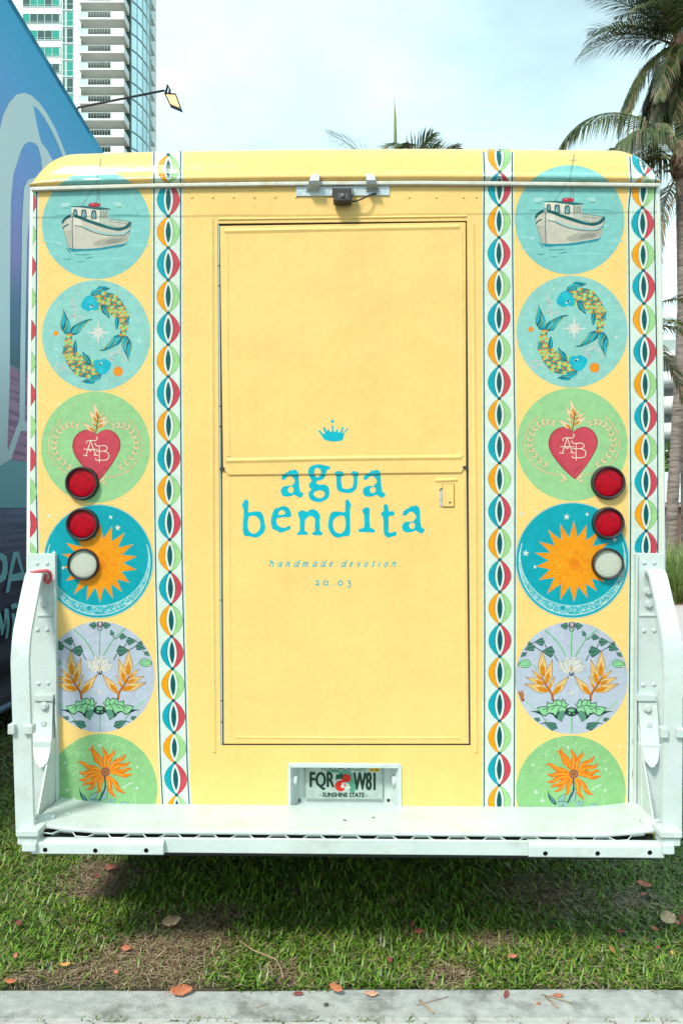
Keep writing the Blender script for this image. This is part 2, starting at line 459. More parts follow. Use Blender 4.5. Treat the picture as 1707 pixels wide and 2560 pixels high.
GUT = [(60, 468), (88, 467), (380, 458.5), (700, 454), (1050, 452), (1200, 453), (1633, 457.5), (1680, 458)]   # top of drip rail
RAILH = 9.5
EDGE_L = [(470, 84), (840, 78), (1093, 76.5), (1350, 75), (2100, 72)]
EDGE_R = [(470, 1640), (700, 1646), (1000, 1650), (1380, 1654), (2100, 1660)]
def gut_z(u):
    x = CX + u * 650.0
    return W(x, interp(GUT, x))[1]
UL, UR = W(84, 470)[0], W(1640, 470)[0]

# rear wall with openings for the door and the plate recess
def px_ring(pts): return [Vector((*W(x, y), 0)) for x, y in pts]
top_edge = [(x, interp(GUT, x) + 4) for x in np.linspace(84, 1640, 14)]
right_edge = [(interp(EDGE_R, y), y) for y in (700, 1000, 1380, 1700, 2085)]
left_edge = [(interp(EDGE_L, y), y) for y in (2085, 1700, 1350, 1093, 840)]
outer = px_ring(top_edge + right_edge + left_edge)
DOOR = [(544, 559), (1166.5, 552), (1176, 1863), (552, 1863)]
PLATE_OP = [(727, 1914), (995, 1914), (996, 2040), (726, 2040)]
holes = [px_ring(DOOR), px_ring(PLATE_OP)]
tris = tessellate_polygon([outer] + holes)
flat = outer + holes[0] + holes[1]
bm = bmesh.new(); vv = [bm.verts.new((p.x, 0, p.y)) for p in flat]
for t in tris: bm.faces.new([vv[i] for i in t])
bm.normal_update()
for f in bm.faces:
    if f.normal.y > 0: f.normal_flip()
me = bpy.data.meshes.new('rear_wall'); bm.to_mesh(me); bm.free()
link('rear_wall', me, M['yellow'], van)

# sides with rounded corners
def side(sign):
    edge = EDGE_L if sign < 0 else EDGE_R
    bm = bmesh.new(); rows = []
    for y in (462, 700, 1000, 1380, 1700, 2085):
        e = W(interp(edge, max(y, 470)), y); row = []; r_ = 0.018
        for k in range(5):
            a = k / 4 * math.pi / 2
            row.append(bm.verts.new((e[0] + sign * r_ * math.sin(a), r_ * (1 - math.cos(a)), e[1])))
        for yy in (0.5, 2.0, 4.0, 5.6): row.append(bm.verts.new((e[0] + sign * r_, yy, e[1])))
        rows.append(row)
    for a, b in zip(rows[:-1], rows[1:]):
        for k in range(len(a) - 1): bm.faces.new((a[k], a[k + 1], b[k + 1], b[k]))
    return link('side_wall', bm_mesh(bm, 'side_wall', True), M['mint_side'], van)
side(-1); side(1)

# roof: rolled rear edge, rounded corners, gentle crown
PROF = [(0.003, 0.0), (0.012, 0.003), (0.017, 0.010), (0.017, 0.017), (0.012, 0.024), (0.006, 0.030), (0.0, 0.038), (-0.012, 0.056), (-0.028, 0.078), (-0.05, 0.102),
        (-0.08, 0.126), (-0.12, 0.146), (-0.18, 0.161), (-0.26, 0.168), (-0.6, 0.172), (-5.6, 0.172)]
PROF = [(v if v > 0 else v * 0.42, dz if dz < 0.03 else 0.03 + (dz - 0.03) * 0.96) for v, dz in PROF]
RS = 0.15
def side_g(u):
    a = min((u - (UL - 0.012)) / RS, ((UR + 0.012) - u) / RS)
    a = max(0.0, min(1.0, a)); return math.sqrt(max(0.0, 1 - (1 - a) ** 2))
def roof_pt(u, t):
    i = min(int(t), len(PROF) - 2); f = t - i
    v = PROF[i][0] + (PROF[i + 1][0] - PROF[i][0]) * f; dz = PROF[i][1] + (PROF[i + 1][1] - PROF[i][1]) * f
    return Vector((u, -v, gut_z(u) + dz * (0.04 + 0.96 * side_g(u))))
us = [UL - 0.012 + RS * (1 - math.cos(math.pi / 2 * i / 14)) for i in range(15)]
us += list(np.linspace(us[-1] + 0.05, UR - RS - 0.04, 40)) + [UR + 0.012 - RS * (1 - math.cos(math.pi / 2 * i / 14)) for i in range(14, -1, -1)]
bm = bmesh.new()
gridv = [[bm.verts.new(roof_pt(u, i)) for i in range(len(PROF))] for u in us]
for a, b in zip(gridv[:-1], gridv[1:]):
    for k in range(len(PROF) - 1): bm.faces.new((a[k], b[k], b[k + 1], a[k + 1]))
bm.normal_update()
me = bpy.data.meshes.new('roof'); bm.to_mesh(me); bm.free()
for p in me.polygons: p.use_smooth = True
roof = link('roof', me, M['yellow_gloss'], van)

def cap_map(x, y, off):
    best = None; prev = None
    for i in range(0, 14 * 6 + 1):
        t = i / 6.0
        ii = min(int(t), len(PROF) - 2); f = t - ii
        v = PROF[ii][0] + (PROF[ii + 1][0] - PROF[ii][0]) * f
        u = W(x, y, v)[0]
        p = roof_pt(u, t); yy = proj_local(p)[1]
        if prev is not None and (prev[0] - y) * (yy - y) <= 0 and prev[0] >= yy:
            fr = (prev[0] - y) / max(prev[0] - yy, 1e-6)
            best = (prev[1].lerp(p, fr), prev[2] + (t - prev[2]) * fr); break
        if best is None or abs(yy - y) < best[2]:
            best = (p, t, abs(yy - y))
        prev = (yy, p, t)
    p, t = best[0], best[1]
    t = min(max(t, 0.3), 13.5)
    e = 0.05
    du = roof_pt(p.x + 0.004, t) - roof_pt(p.x - 0.004, t); dt = roof_pt(p.x, t + e) - roof_pt(p.x, t - e)
    nn = du.cross(dt)
    if nn.length > 0: nn.normalize()
    if nn.y > 0 and nn.z < 0: nn = -nn
    return p + nn * (off + 0.0012)

# drip rail under the roof edge
xs = np.linspace(80, 1644, 40)
bm = bmesh.new(); rows = []
for x in xs:
    yt = interp(GUT, x); u, z1 = W(x, yt + 0.5, 0.012); z0 = W(x, yt + RAILH + 0.5, 0.012)[1]
    rows.append([bm.verts.new(c) for c in ((u, 0.0, z1 + 0.003), (u, -0.014, z1), (u, -0.016, z1 - 0.004), (u, -0.016, z0 + 0.002), (u, -0.013, z0), (u, 0.0, z0))])
for a, b in zip(rows[:-1], rows[1:]):
    for k in range(5): bm.faces.new((a[k], b[k], b[k + 1], a[k + 1]))
bm.faces.new(rows[0]); bm.faces.new(rows[-1][::-1])
link('drip_rail', bm_mesh(bm, 'drip_rail'), M['rail'], van)

# floor, frame, axle and wheels
zf = 0.50
box('floor', UL + 0.02, UR - 0.02, 0.13, 5.5, zf - 0.03, zf + 0.02, M['dark'], van)
for s in (-1, 1): box('chassis_rail', s * 0.42 - 0.04, s * 0.42 + 0.04, 0.12, 5.4, zf - 0.16, zf - 0.032, M['dark'], van)
for s, e in ((-1, UL), (1, UR)): box('side_shade_panel', e + s * 0.006, e + s * 0.016, 1.05, 5.5, 0.21, 0.47, M['mint_side'], van)  # unseen panels added along the sides to keep daylight off the ground beneath
for s in (-1, 1): box('rear_shade_flap', s * 0.9 - 0.28, s * 0.9 + 0.28, 1.22, 1.235, 0.10, zf - 0.032, M['black'], van)  # hidden flaps, made wide to cut light arriving from under the far end
box('mid_shade_block', -0.60, 0.60, 1.0, 1.6, 0.14, zf - 0.034, M['dark'], van, 0.04)  # added bulk out of view, closes the middle against light from ahead
tube('axle', [(-0.95, 1.75, 0.37), (0.95, 1.75, 0.37)], 0.055, M['dark'], van, 10)
for s in (-1, 1):
    for yy in (1.75, 4.6):
        wobj = empty('wheel', (s * 0.92, yy, 0.37), 0, van)
        lathe('tyre', [(0.22, -0.11), (0.33, -0.115), (0.365, -0.09), (0.37, 0.0), (0.365, 0.09), (0.33, 0.115), (0.22, 0.11)], 28, M['tyre'], wobj, 'X')
        lathe('rim', [(0.0, -0.05), (0.12, -0.06), (0.20, -0.09), (0.225, -0.105), (0.225, 0.105), (0.2, 0.09), (0.12, 0.06), (0.0, 0.05)], 24, M['alu'], wobj, 'X')

# ------------------------------------------------------------------ door
door = empty('door', (0, 0, 0), 0, van)
def wbox(name, x0, y0, x1, y1, v0, v1, mat, parent, bev=0.0):
    """box from source-pixel rectangle on the plane v1 (front)"""
    a = W(x0, y0, v1); b = W(x1, y1, v1)
    return box(name, a[0], b[0], -v1, -v0, b[1], a[1], mat, parent, bev)
def wquad(name, pts, v0, v1, mat, parent, bev=0.0):
    return prism(name, [W(x, y, v1) for x, y in pts], -v1, -v0, 'Y', mat, parent, bev)
# dark void behind the door and its jambs
q = [W(x, y) for x, y in DOOR]
wquad('door_void', [(538, 552), (1174, 546), (1182, 1869), (546, 1869)], -0.035, -0.020, M['jamb'], door)
wquad('hinge_jamb', [(543, 557), (548, 557), (556, 1864), (551, 1864)], -0.019, -0.004, M['blue_alu'], door)
wquad('latch_jamb', [(1166.0, 556), (1168.5, 556), (1178, 1866), (1175.5, 1866)], -0.019, -0.008, M['alu'], door)
# hinge knuckle joints on the left edge
for yy in (664, 714, 1015, 1066, 1500, 1752, 1805):
    xx = 544 + (yy - 559) * 8 / 1304
    wbox('hinge_joint', xx - 0.5, yy - 0.9, xx + 5.5, yy + 0.9, -0.01, -0.0025, M['gap'], door)
# lower and upper door leaves with a folded border
def leaf(name, pts, v1, fold_in):
    o = wquad(name, pts, v1 - 0.025, v1, M['yellow'], door, 0.0035)
    return o
leaf('lower_panel', [(555.5, 1176), (1165.5, 1170), (1172, 1860.5), (559.5, 1860.5)], -0.002, 0)
leaf('upper_panel', [(549.5, 564.5), (1164.0, 555.0), (1165, 1164), (1153, 1182.0), (571, 1188.0), (558, 1172)], 0.004, 0)
# pressed border folds on the leaves
def ridge(name, pts, wpx, h, v0, parent, mat):
    """low rounded rib following a polyline of source pixels"""
    bm = bmesh.new(); rows = []
    P = [Vector(p) for p in pts]
    for i, p in enumerate(P):
        t = (P[min(i + 1, len(P) - 1)] - P[max(i - 1, 0)]).normalized(); nn = Vector((-t.y, t.x))
        row = []
        for k in range(7):
            a = -1 + 2 * k / 6.0
            q_ = p + nn * (a * wpx / 2); c = W(q_.x, q_.y, v0)
            row.append(bm.verts.new((c[0], -(v0 + h * (math.cos(a * math.pi) + 1) / 2 + 0.0002), c[1])))
        rows.append(row)
    for a, b in zip(rows[:-1], rows[1:]):
        for k in range(6): bm.faces.new((a[k], a[k + 1], b[k + 1], b[k]))
    bm.normal_update()
    for f in bm.faces:
        if f.normal.y > 0: f.normal_flip()
    me = bpy.data.meshes.new(name); bm.to_mesh(me); bm.free()
    for p in me.polygons: p.use_smooth = True
    return link(name, me, mat, parent)
ridge('pressed_rib', [(562, 578), (860, 572), (1148, 567)], 14, 0.0035, 0.004, door, M['yellow'])
ridge('pressed_rib', [(567, 590), (568, 880), (572, 1140)], 10, 0.002, 0.004, door, M['yellow'])
ridge('pressed_rib', [(1153, 580), (1155, 860), (1156, 1140)], 8, 0.002, 0.004, door, M['yellow'])
ridge('pressed_rib', [(566, 1152), (860, 1146), (1152, 1143)], 14, 0.004, 0.004, door, M['yellow'])
ridge('pressed_rib', [(572, 1200), (573, 1500), (576, 1840)], 9, 0.002, -0.002, door, M['yellow'])
ridge('pressed_rib', [(1158, 1200), (1160, 1500), (1162, 1840)], 9, 0.002, -0.002, door, M['yellow'])
ridge('pressed_rib', [(590, 1843), (860, 1845), (1150, 1845)], 9, 0.002, -0.002, door, M['yellow'])
# black notches where the leaves meet
wbox('corner_notch', 550.5, 1168, 562, 1176, -0.01, 0.0046, M['gap'], door)
wbox('corner_notch', 1156, 1165, 1168, 1171.5, -0.01, 0.0046, M['gap'], door)
# latch: raised pad, recess slot and paddle
lt = empty('latch', (0, 0, 0), 0, door)
ridge('pad_edge', [(1088, 1201), (1142, 1199)], 12, 0.004, -0.002, lt, M['yellow'])
wbox('recess', 1098.5, 1220, 1107, 1266.5, -0.01, 0.0004, M['alu'], lt)
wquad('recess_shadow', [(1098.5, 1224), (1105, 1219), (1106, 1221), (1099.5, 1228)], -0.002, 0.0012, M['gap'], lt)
wbox('paddle_gap', 1105.3, 1209.6, 1135, 1267.5, -0.01, 0.0006, M['gap'], lt)
wbox('paddle', 1106.2, 1210.6, 1134.0, 1266.3, -0.01, 0.003, M['yellow'], lt, 0.0008)
lathe('keyhole', [(0.0, -0.0042), (0.0035, -0.0042), (0.004, -0.003)], 10, M['gap'], lt, 'Y', (W(1124, 1256)[0], 0, W(1124, 1256)[1]))
# pressed surround on the wall round the door
fr = empty('door_surround', (0, 0, 0), 0, van)
ridge('pressed_rib', [(530, 548), (531, 900), (532, 1300), (536, 1880)], 12, 0.005, 0.0, fr, M['yellow'])
ridge('pressed_rib', [(546, 548.5), (860, 545), (1166, 541)], 8, 0.004, 0.0, fr, M['yellow'])
ridge('pressed_rib', [(1181, 560), (1184, 900), (1188, 1300), (1189, 1880)], 12, 0.004, 0.0, fr, M['yellow'])

# ------------------------------------------------------------------ licence plate recess
hs = empty('plate_housing', (0, 0, 0), 0, van)
v_in = -0.065
def rbox(x0, y0, x1, y1, v): a = W(x0, y0, v); b = W(x1, y1, v); return a[0], b[0], b[1], a[1]
ox0, ox1, oz0, oz1 = rbox(725, 1912, 997.5, 2040, 0)
box('back_plate', ox0 - 0.01, ox1 + 0.01, -v_in, -v_in + 0.01, oz0 - 0.01, oz1 + 0.01, M['mint'], hs)
box('recess_floor', ox0 - 0.004, ox1 + 0.004, 0.002, -v_in + 0.002, 0.500, 0.511, M['mint'], hs)  # added to stop sun falling through the open recess on to the grass
box('top_wall', ox0 - 0.004, ox1 + 0.004, -0.006, -v_in, oz1 - 0.010, oz1 + 0.008, M['mint'], hs, 0.003)
for sx, x in ((-1, ox0), (1, ox1)):
    prism('cheek', [(x + sx * 0.008, -0.006), (x - sx * 0.002, -0.006), (x - sx * 0.030, -v_in), (x + sx * 0.008, -v_in)], oz0, oz1, 'Z', M['mint'], hs)
    lathe('lamp_boss', [(0.0, -0.008), (0.014, -0.006), (0.020, 0.0), (0.021, 0.012)], 16, M['mint'], hs, 'X', (x - sx * 0.014, 0.030, oz0 + 0.125)).rotation_euler = (0, 0 if sx < 0 else math.pi, 0)
px0, pz0 = W(763, 1998, -0.058); px1 = W(957, 1998, -0.058)[0]
PWID = px1 - px0; PHT = PWID / 2
plate_b = bmesh.new(); bm_box(plate_b, px0, px1, 0.0555, 0.0575, pz0, pz0 + PHT)
M['plate'] = noise_mat('plate_white', pc(176, 196, 186), pc(196, 212, 203), 40, 0.35, dirt=(0.25, 0.3, 0.28), dscale=60, damt=0.4)
pl = link('licence_plate', bm_mesh(plate_b, 'licence_plate'), M['plate'], hs)
for sx in (747.5, 970.5):
    c = W(sx, 2001, -0.063); lathe('screw_hole', [(0.0, 0.0628), (0.006, 0.0628), (0.007, 0.0648)], 10, M['gap'], hs, 'Y', (c[0], 0, c[1]))

def text_polys(body, size=1.0):
    cu = bpy.data.curves.new('txt', 'FONT'); cu.body = body; cu.size = size; cu.resolution_u = 3
    ob = bpy.data.objects.new('txt', cu); COL.objects.link(ob)
    bpy.context.view_layer.update()
    dg = bpy.context.evaluated_depsgraph_get()
    me = bpy.data.meshes.new_from_object(ob.evaluated_get(dg))
    vs_ = [(v.co.x, v.co.y) for v in me.vertices]; fs = [list(p.vertices) for p in me.polygons]
    bpy.data.objects.remove(ob); bpy.data.curves.remove(cu); bpy.data.meshes.remove(me)
    return vs_, fs
def art_text(art, body, x0, x1, y0, y1, col, bold=0.0):
    """fit text into the box; y grows downwards: y0 is the baseline, y1 the cap height line"""
    vs_, fs = text_polys(body)
    xs_ = [v[0] for v in vs_]; ys_ = [v[1] for v in vs_]
    ax, bx, ay, by = min(xs_), max(xs_), min(ys_), max(ys_)
    if by - ay < 1e-6: return
    f = lambda p: (x0 + (p[0] - ax) / (bx - ax) * (x1 - x0), y0 + (p[1] - ay) / (by - ay) * (y1 - y0))
    art.layer += 1
    for fc in fs: art.poly([f(vs_[i]) for i in fc], col, layer=art.layer)
    for bx_, by_ in ((bold, 0), (bold / 2, bold * 0.4), (bold / 2, -bold * 0.4)) if bold > 0 else ():
        art.layer += 1
        for fc in fs: art.poly([(f(vs_[i])[0] + bx_, f(vs_[i])[1] + by_) for i in fc], col, layer=art.layer)

# plate artwork, in units of the plate's zoomed view (365..1210 across, 515 bottom)
pa = Art(); G = pc(34, 62, 52)
pmap = lambda x, y, off: (px0 + (x - 365) / 845.0 * PWID, 0.0555 - off, pz0 + (515 - y) / 845.0 * PWID)
pa.poly([(590, 195), (700, 190), (760, 205), (850, 195), (880, 240), (905, 330), (920, 400), (890, 440), (850, 425), (830, 350), (800, 260), (720, 225), (600, 215)], pc(95, 165, 140))
art_text(pa, 'FQR', 412, 672, 408, 218, G, 14)
art_text(pa, 'W81', 885, 1118, 408, 218, G, 14)
art_text(pa, 'SUNSHINE STATE', 552, 1005, 485, 438, G, 6)
art_text(pa, 'MYFLORIDA.COM', 545, 1015, 198, 150, G, 2)
pa.ell(808, 280, 54, 46, pc(225, 52, 38)); pa.ell(748, 365, 60, 60, pc(228, 50, 36))
pa.poly([(695, 300), (700, 245), (760, 230), (790, 250), (760, 290), (730, 290)], pc(35, 80, 55))
for ax_, ay_ in ((780, 345), (825, 355), (805, 385), (770, 370), (838, 380)): pa.ell(ax_, ay_, 18, 17, pc(235, 240, 230), n=10)
for ax_, ay_ in ((785, 345), (828, 358), (808, 382)): pa.ell(ax_, ay_, 6, 6, pc(60, 50, 60), n=8)
pa.poly([(1058, 165), (1172, 165), (1170, 208), (1062, 208)], pc(250, 195, 30))
art_text(pa, '12-26', 1075, 1160, 200, 172, pc(40, 35, 30), 2)
pa.stroke([(368, 170), (368, 480), (395, 508), (1180, 508), (1207, 480), (1207, 170)], 4, pc(120, 140, 130), sm=False)
for sx in (520, 1018): pa.poly([(sx, 462), (sx + 32, 462), (sx + 32, 476), (sx, 476)], pc(150, 165, 158))
pa.build('plate_print', hs, pmap, step=0.00003, base=0.0002)

# ------------------------------------------------------------------ rear camera, hooks, side lamp
cb = empty('camera_bracket', (0, 0, 0), 0, van)
wbox('bracket_plate', 740, 461, 973, 488, 0.001, 0.005, M['alu'], cb)
def hook(x0, x1, flip):
    prof = []
    zt, zm, zb = W(0, 440, 0.03)[1], W(0, 466, 0.05)[1], W(0, 486, 0.01)[1]
    path = [(0.006, zb), (0.012, zb + 0.012), (0.045, zm), (0.052, zm + 0.012), (0.040, zt - 0.010), (0.022, zt)]
    bm = bmesh.new(); n = len(path)
    for (xa, xb) in ((W(x0, 470, 0.02)[0], W(x1, 470, 0.02)[0]),):
        rows = []
        for i, (v, z) in enumerate(path):
            t = i / (n - 1.0); narrow = 0.25 * (1 - t) if not flip else 0.25 * (1 - t)
            wa, wb = (xa, xb + (xa - xb) * 0.55 * t) if flip else (xa + (xb - xa) * 0.55 * t, xb)
            rows.append([bm.verts.new((wa, -v, z)), bm.verts.new((wb, -v, z)), bm.verts.new((wb, -v + 0.003, z - 0.002)), bm.verts.new((wa, -v + 0.003, z - 0.002))])
        for a, b in zip(rows[:-1], rows[1:]):
            for k in range(4): bm.faces.new((a[k], a[(k + 1) % 4], b[(k + 1) % 4], b[k]))
        bm.faces.new(rows[0]); bm.faces.new(rows[-1])
    link('hook', bm_mesh(bm, 'hook'), M['alu'], cb)
hook(763, 799, False); hook(915, 950, True)
rc = empty('reversing_camera', (0, 0, 0), 0, van)
a = W(833, 470, 0.05); b = W(879, 504, 0.05)
box('camera_body', a[0], b[0], -0.055, -0.008, b[1], a[1], M['black'], rc, 0.004)
for k, xx in enumerate((831, 880.5)):
    c = W(xx, 464, 0.04); e = W(xx + 1.5, 486, 0.04); box('yoke_arm', c[0], e[0], -0.05, -0.006, e[1], c[1], M['black'], rc)
c = W(856, 489, 0.055); lathe('lens', [(0.0, -0.060), (0.007, -0.0595), (0.009, -0.056)], 16, noise_mat('lens_glass', (0.12, 0.11, 0.12), (0.2, 0.19, 0.2), 80, 0.15), rc, 'Y', (c[0], 0, c[1]))
led = noise_mat('led_dots', (0.30, 0.26, 0.22), (0.36, 0.32, 0.28), 90, 0.4)
for dx in (-10, -7, 10, 13):
    for dy in (-4, 0, 4):
        c = W(856 + dx * 0.9, 489 + dy * 1.1, 0.055); lathe('led', [(0.0, -0.0565), (0.0016, -0.056), (0.002, -0.054)], 8, led, rc, 'Y', (c[0], 0, c[1]))
cp = [(880, 503, 0.03), (890, 503, 0.03), (905, 497, 0.035), (920, 490, 0.03), (933, 484, 0.015), (941, 484, 0.004)]
tube('cable', [(W(x, y, v)[0], -v, W(x, y, v)[1]) for x, y, v in cp], 0.0032, M['black'], rc, 8)
# floodlight head on the right flank
c0 = W(1643, 558, -0.35)
sl = empty('side_floodlight', (0, 0, 0), 0, van)
prism('lamp_housing', [(UR + 0.02, c0[1] - 0.035), (UR + 0.03, c0[1] + 0.03), (UR + 0.075, c0[1] + 0.010), (UR + 0.06, c0[1] - 0.01)], 0.30, 0.42, 'Y', M['black'], sl, 0.003)
box('lamp_bracket', UR + 0.012, UR + 0.035, 0.33, 0.39, c0[1] - 0.02, c0[1] + 0.02, M['black'], sl)
# rivets under the drip rail
bm = bmesh.new()
for x in list(range(480, 760, 52)) + list(range(1022, 1160, 68)) + [1190]:
    u, z = W(x, 493)
    m_ = Matrix.Translation((u, -0.0005, z)) @ Matrix.Scale(0.4, 4, (0, 1, 0))
    bmesh.ops.create_uvsphere(bm, u_segments=8, v_segments=6, radius=0.0055, matrix=m_)
tag(link('rivets', bm_mesh(bm, 'rivets', True), M['yellow'], van), kind='stuff')

# ------------------------------------------------------------------ tail lamps
def lens_mat(name, c1, c2, rough):
    m, n, l, b = new_mat(name)
    tc = n.new('ShaderNodeTexCoord'); vo = n.new('ShaderNodeTexVoronoi'); vo.inputs['Scale'].default_value = 42
    l.new(tc.outputs['Object'], vo.inputs['Vector'])
    mx = n.new('ShaderNodeMix'); mx.data_type = 'RGBA'; mx.inputs['A'].default_value = (*c2, 1); mx.inputs['B'].default_value = (*c1, 1)
    mr = n.new('ShaderNodeMapRange'); mr.inputs['From Max'].default_value = 0.55
    l.new(vo.outputs['Distance'], mr.inputs['Value']); l.new(mr.outputs['Result'], mx.inputs['Factor'])
    l.new(mx.outputs['Result'], b.inputs['Base Color']); b.inputs['Roughness'].default_value = rough
    b.inputs['Specular IOR Level'].default_value = 0.18
    return m
M['red_lens'] = lens_mat('red_lens', (0.40, 0.0, 0.010), (0.24, 0.0, 0.006), 0.3)
def ringed_mat():
    m, n, l, b = new_mat('clear_lens')
    tc = n.new('ShaderNodeTexCoord'); wv = n.new('ShaderNodeTexWave'); wv.wave_type = 'RINGS'; wv.rings_direction = 'Y'
    wv.inputs['Scale'].default_value = 45; wv.inputs['Distortion'].default_value = 0.4
    l.new(tc.outputs['Object'], wv.inputs['Vector'])
    mx = n.new('ShaderNodeMix'); mx.data_type = 'RGBA'; mx.inputs['A'].default_value = (0.42, 0.44, 0.35, 1); mx.inputs['B'].default_value = (0.55, 0.57, 0.48, 1)
    l.new(wv.outputs['Fac'], mx.inputs['Factor']); l.new(mx.outputs['Result'], b.inputs['Base Color']); b.inputs['Roughness'].default_value = 0.3
    bp = n.new('ShaderNodeBump'); bp.inputs['Strength'].default_value = 0.3; bp.inputs['Distance'].default_value = 0.004
    l.new(wv.outputs['Fac'], bp.inputs['Height']); l.new(bp.outputs['Normal'], b.inputs['Normal'])
    return m
M['clear_lens'] = ringed_mat()
gm = None
for (x, y, r_, mat, tx, tz, halo) in ((204.5, 1208, 41, 'red_lens', 2.0, -2, None), (205.5, 1311, 40, 'red_lens', 2.0, -2, None), (207.5, 1411.5, 38.5, 'clear_lens', 1.5, -1.5, None),
                                (1520.7, 1206.5, 40.5, 'red_lens', -1.5, -2, None), (1520.5, 1308, 38.5, 'red_lens', -1.5, -1.5, None), (1519.5, 1410, 38, 'clear_lens', 0, 0, None)):
    u, z = W(x, y, 0.012); rr = r_ / 650.0
    lo = empty('tail_lamp', (u, 0, z), 0, van)
    li = rr * 0.86 if mat == 'red_lens' else rr * 0.90
    lathe('grommet', [(rr + 0.003, 0.0), (rr + 0.001, -0.006), (rr, -0.017), (rr * 0.975, -0.021), (li + 0.003, -0.020), (li, -0.013), (li - 0.001, -0.004)], 48, M['black'], lo, 'Y')
    ll = lathe('lens', [(0.0, -0.0105), (li * 0.6, -0.0103), (li * 0.92, -0.0095), (li * 1.0, -0.008), (li * 1.02, -0.003)], 48, M[mat], lo, 'Y', (tx / 650.0 * 0.6, 0, -tz / 650.0 * 0.6))
# ------------------------------------------------------------------ step bumper
bp_ = empty('step_bumper', (0, 0, 0), 0, van)
TZ, TV = 0.5215, 0.266
uL, uR = W(153, 2000)[0], W(1588, 2002)[0]
def tread_z(u):
    a = (abs(u - (uL + uR) / 2) - 0.86) / 0.24
    return TZ + (0.023 * max(0, a) ** 1.6)
uu = list(np.linspace(uL, uR, 61)); rows = []
bm = bmesh.new()
for u in uu:
    z = tread_z(u)
    prof = [(0.0, z), (TV * 0.5, z + 0.0005), (TV - 0.006, z), (TV - 0.001, z - 0.003), (TV, z - 0.008), (TV - 0.001, z - 0.0122), (TV - 0.006, z - 0.0122), (TV - 0.008, z - 0.008), (0.0, z - 0.008)]
    rows.append([bm.verts.new((u, -v, zz)) for v, zz in prof])
for a, b in zip(rows[:-1], rows[1:]):
    for k in range(8): bm.faces.new((a[k], b[k], b[k + 1], a[k + 1]))
bm.faces.new(rows[0]); bm.faces.new(rows[-1][::-1])
link('tread_plate', bm_mesh(bm, 'tread_plate'), M['mint'], bp_)
for x, y in ((169, 2036), (1570, 2046)):
    p = VAN_I @ ground(x, y, TZ + 0.006); lathe('bolt_head', [(0.0, 0.004), (0.014, 0.003), (0.017, 0.0)], 16, M['mint'], bp_, 'Z', (p.x, p.y, tread_z(p.x) - 0.0015))
for x, y, w in ((862, 2051, 0.012), (933, 2044.5, 0.009)):
    p = VAN_I @ ground(x, y, TZ); box('drain_slot', p.x - w / 2, p.x + w / 2, p.y - 0.005, p.y + 0.005, TZ - 0.002, TZ + 0.0012, M['gap'], bp_)
box('gap_shade_board', uL + 0.02, uR - 0.02, -0.245, -0.235, 0.425, TZ - 0.0085, M['dark'], bp_)  # added dark board standing in for shade behind the tread lip
box('sun_stop_tray', uL + 0.02, uR - 0.02, -0.2865, -0.246, 0.445, 0.452, M['dark'], bp_)  # added dark floor that blocks sun passing down through the bumper gap
# expanded grip strip between tread and front bar
bm = bmesh.new(); u = uL + 0.03; hi, lo = (0.262, 0.5072), (0.288, 0.5035); zz = []
while u < uR - 0.13:
    for du, (v, z) in ((0.0, lo), (0.040, lo), (0.060, hi), (0.106, hi)): zz.append((u + du, -v, z + 0.9 * (tread_z(u + du) - TZ)))
    u += 0.126
bm_tube(bm, zz, 0.0021, 6)
bm_tube(bm, [(x, y + 0.004, z - 0.006) for x, y, z in zz[1:]], 0.0016, 5)
link('grip_strip', bm_mesh(bm, 'grip_strip'), M['mint'], bp_)
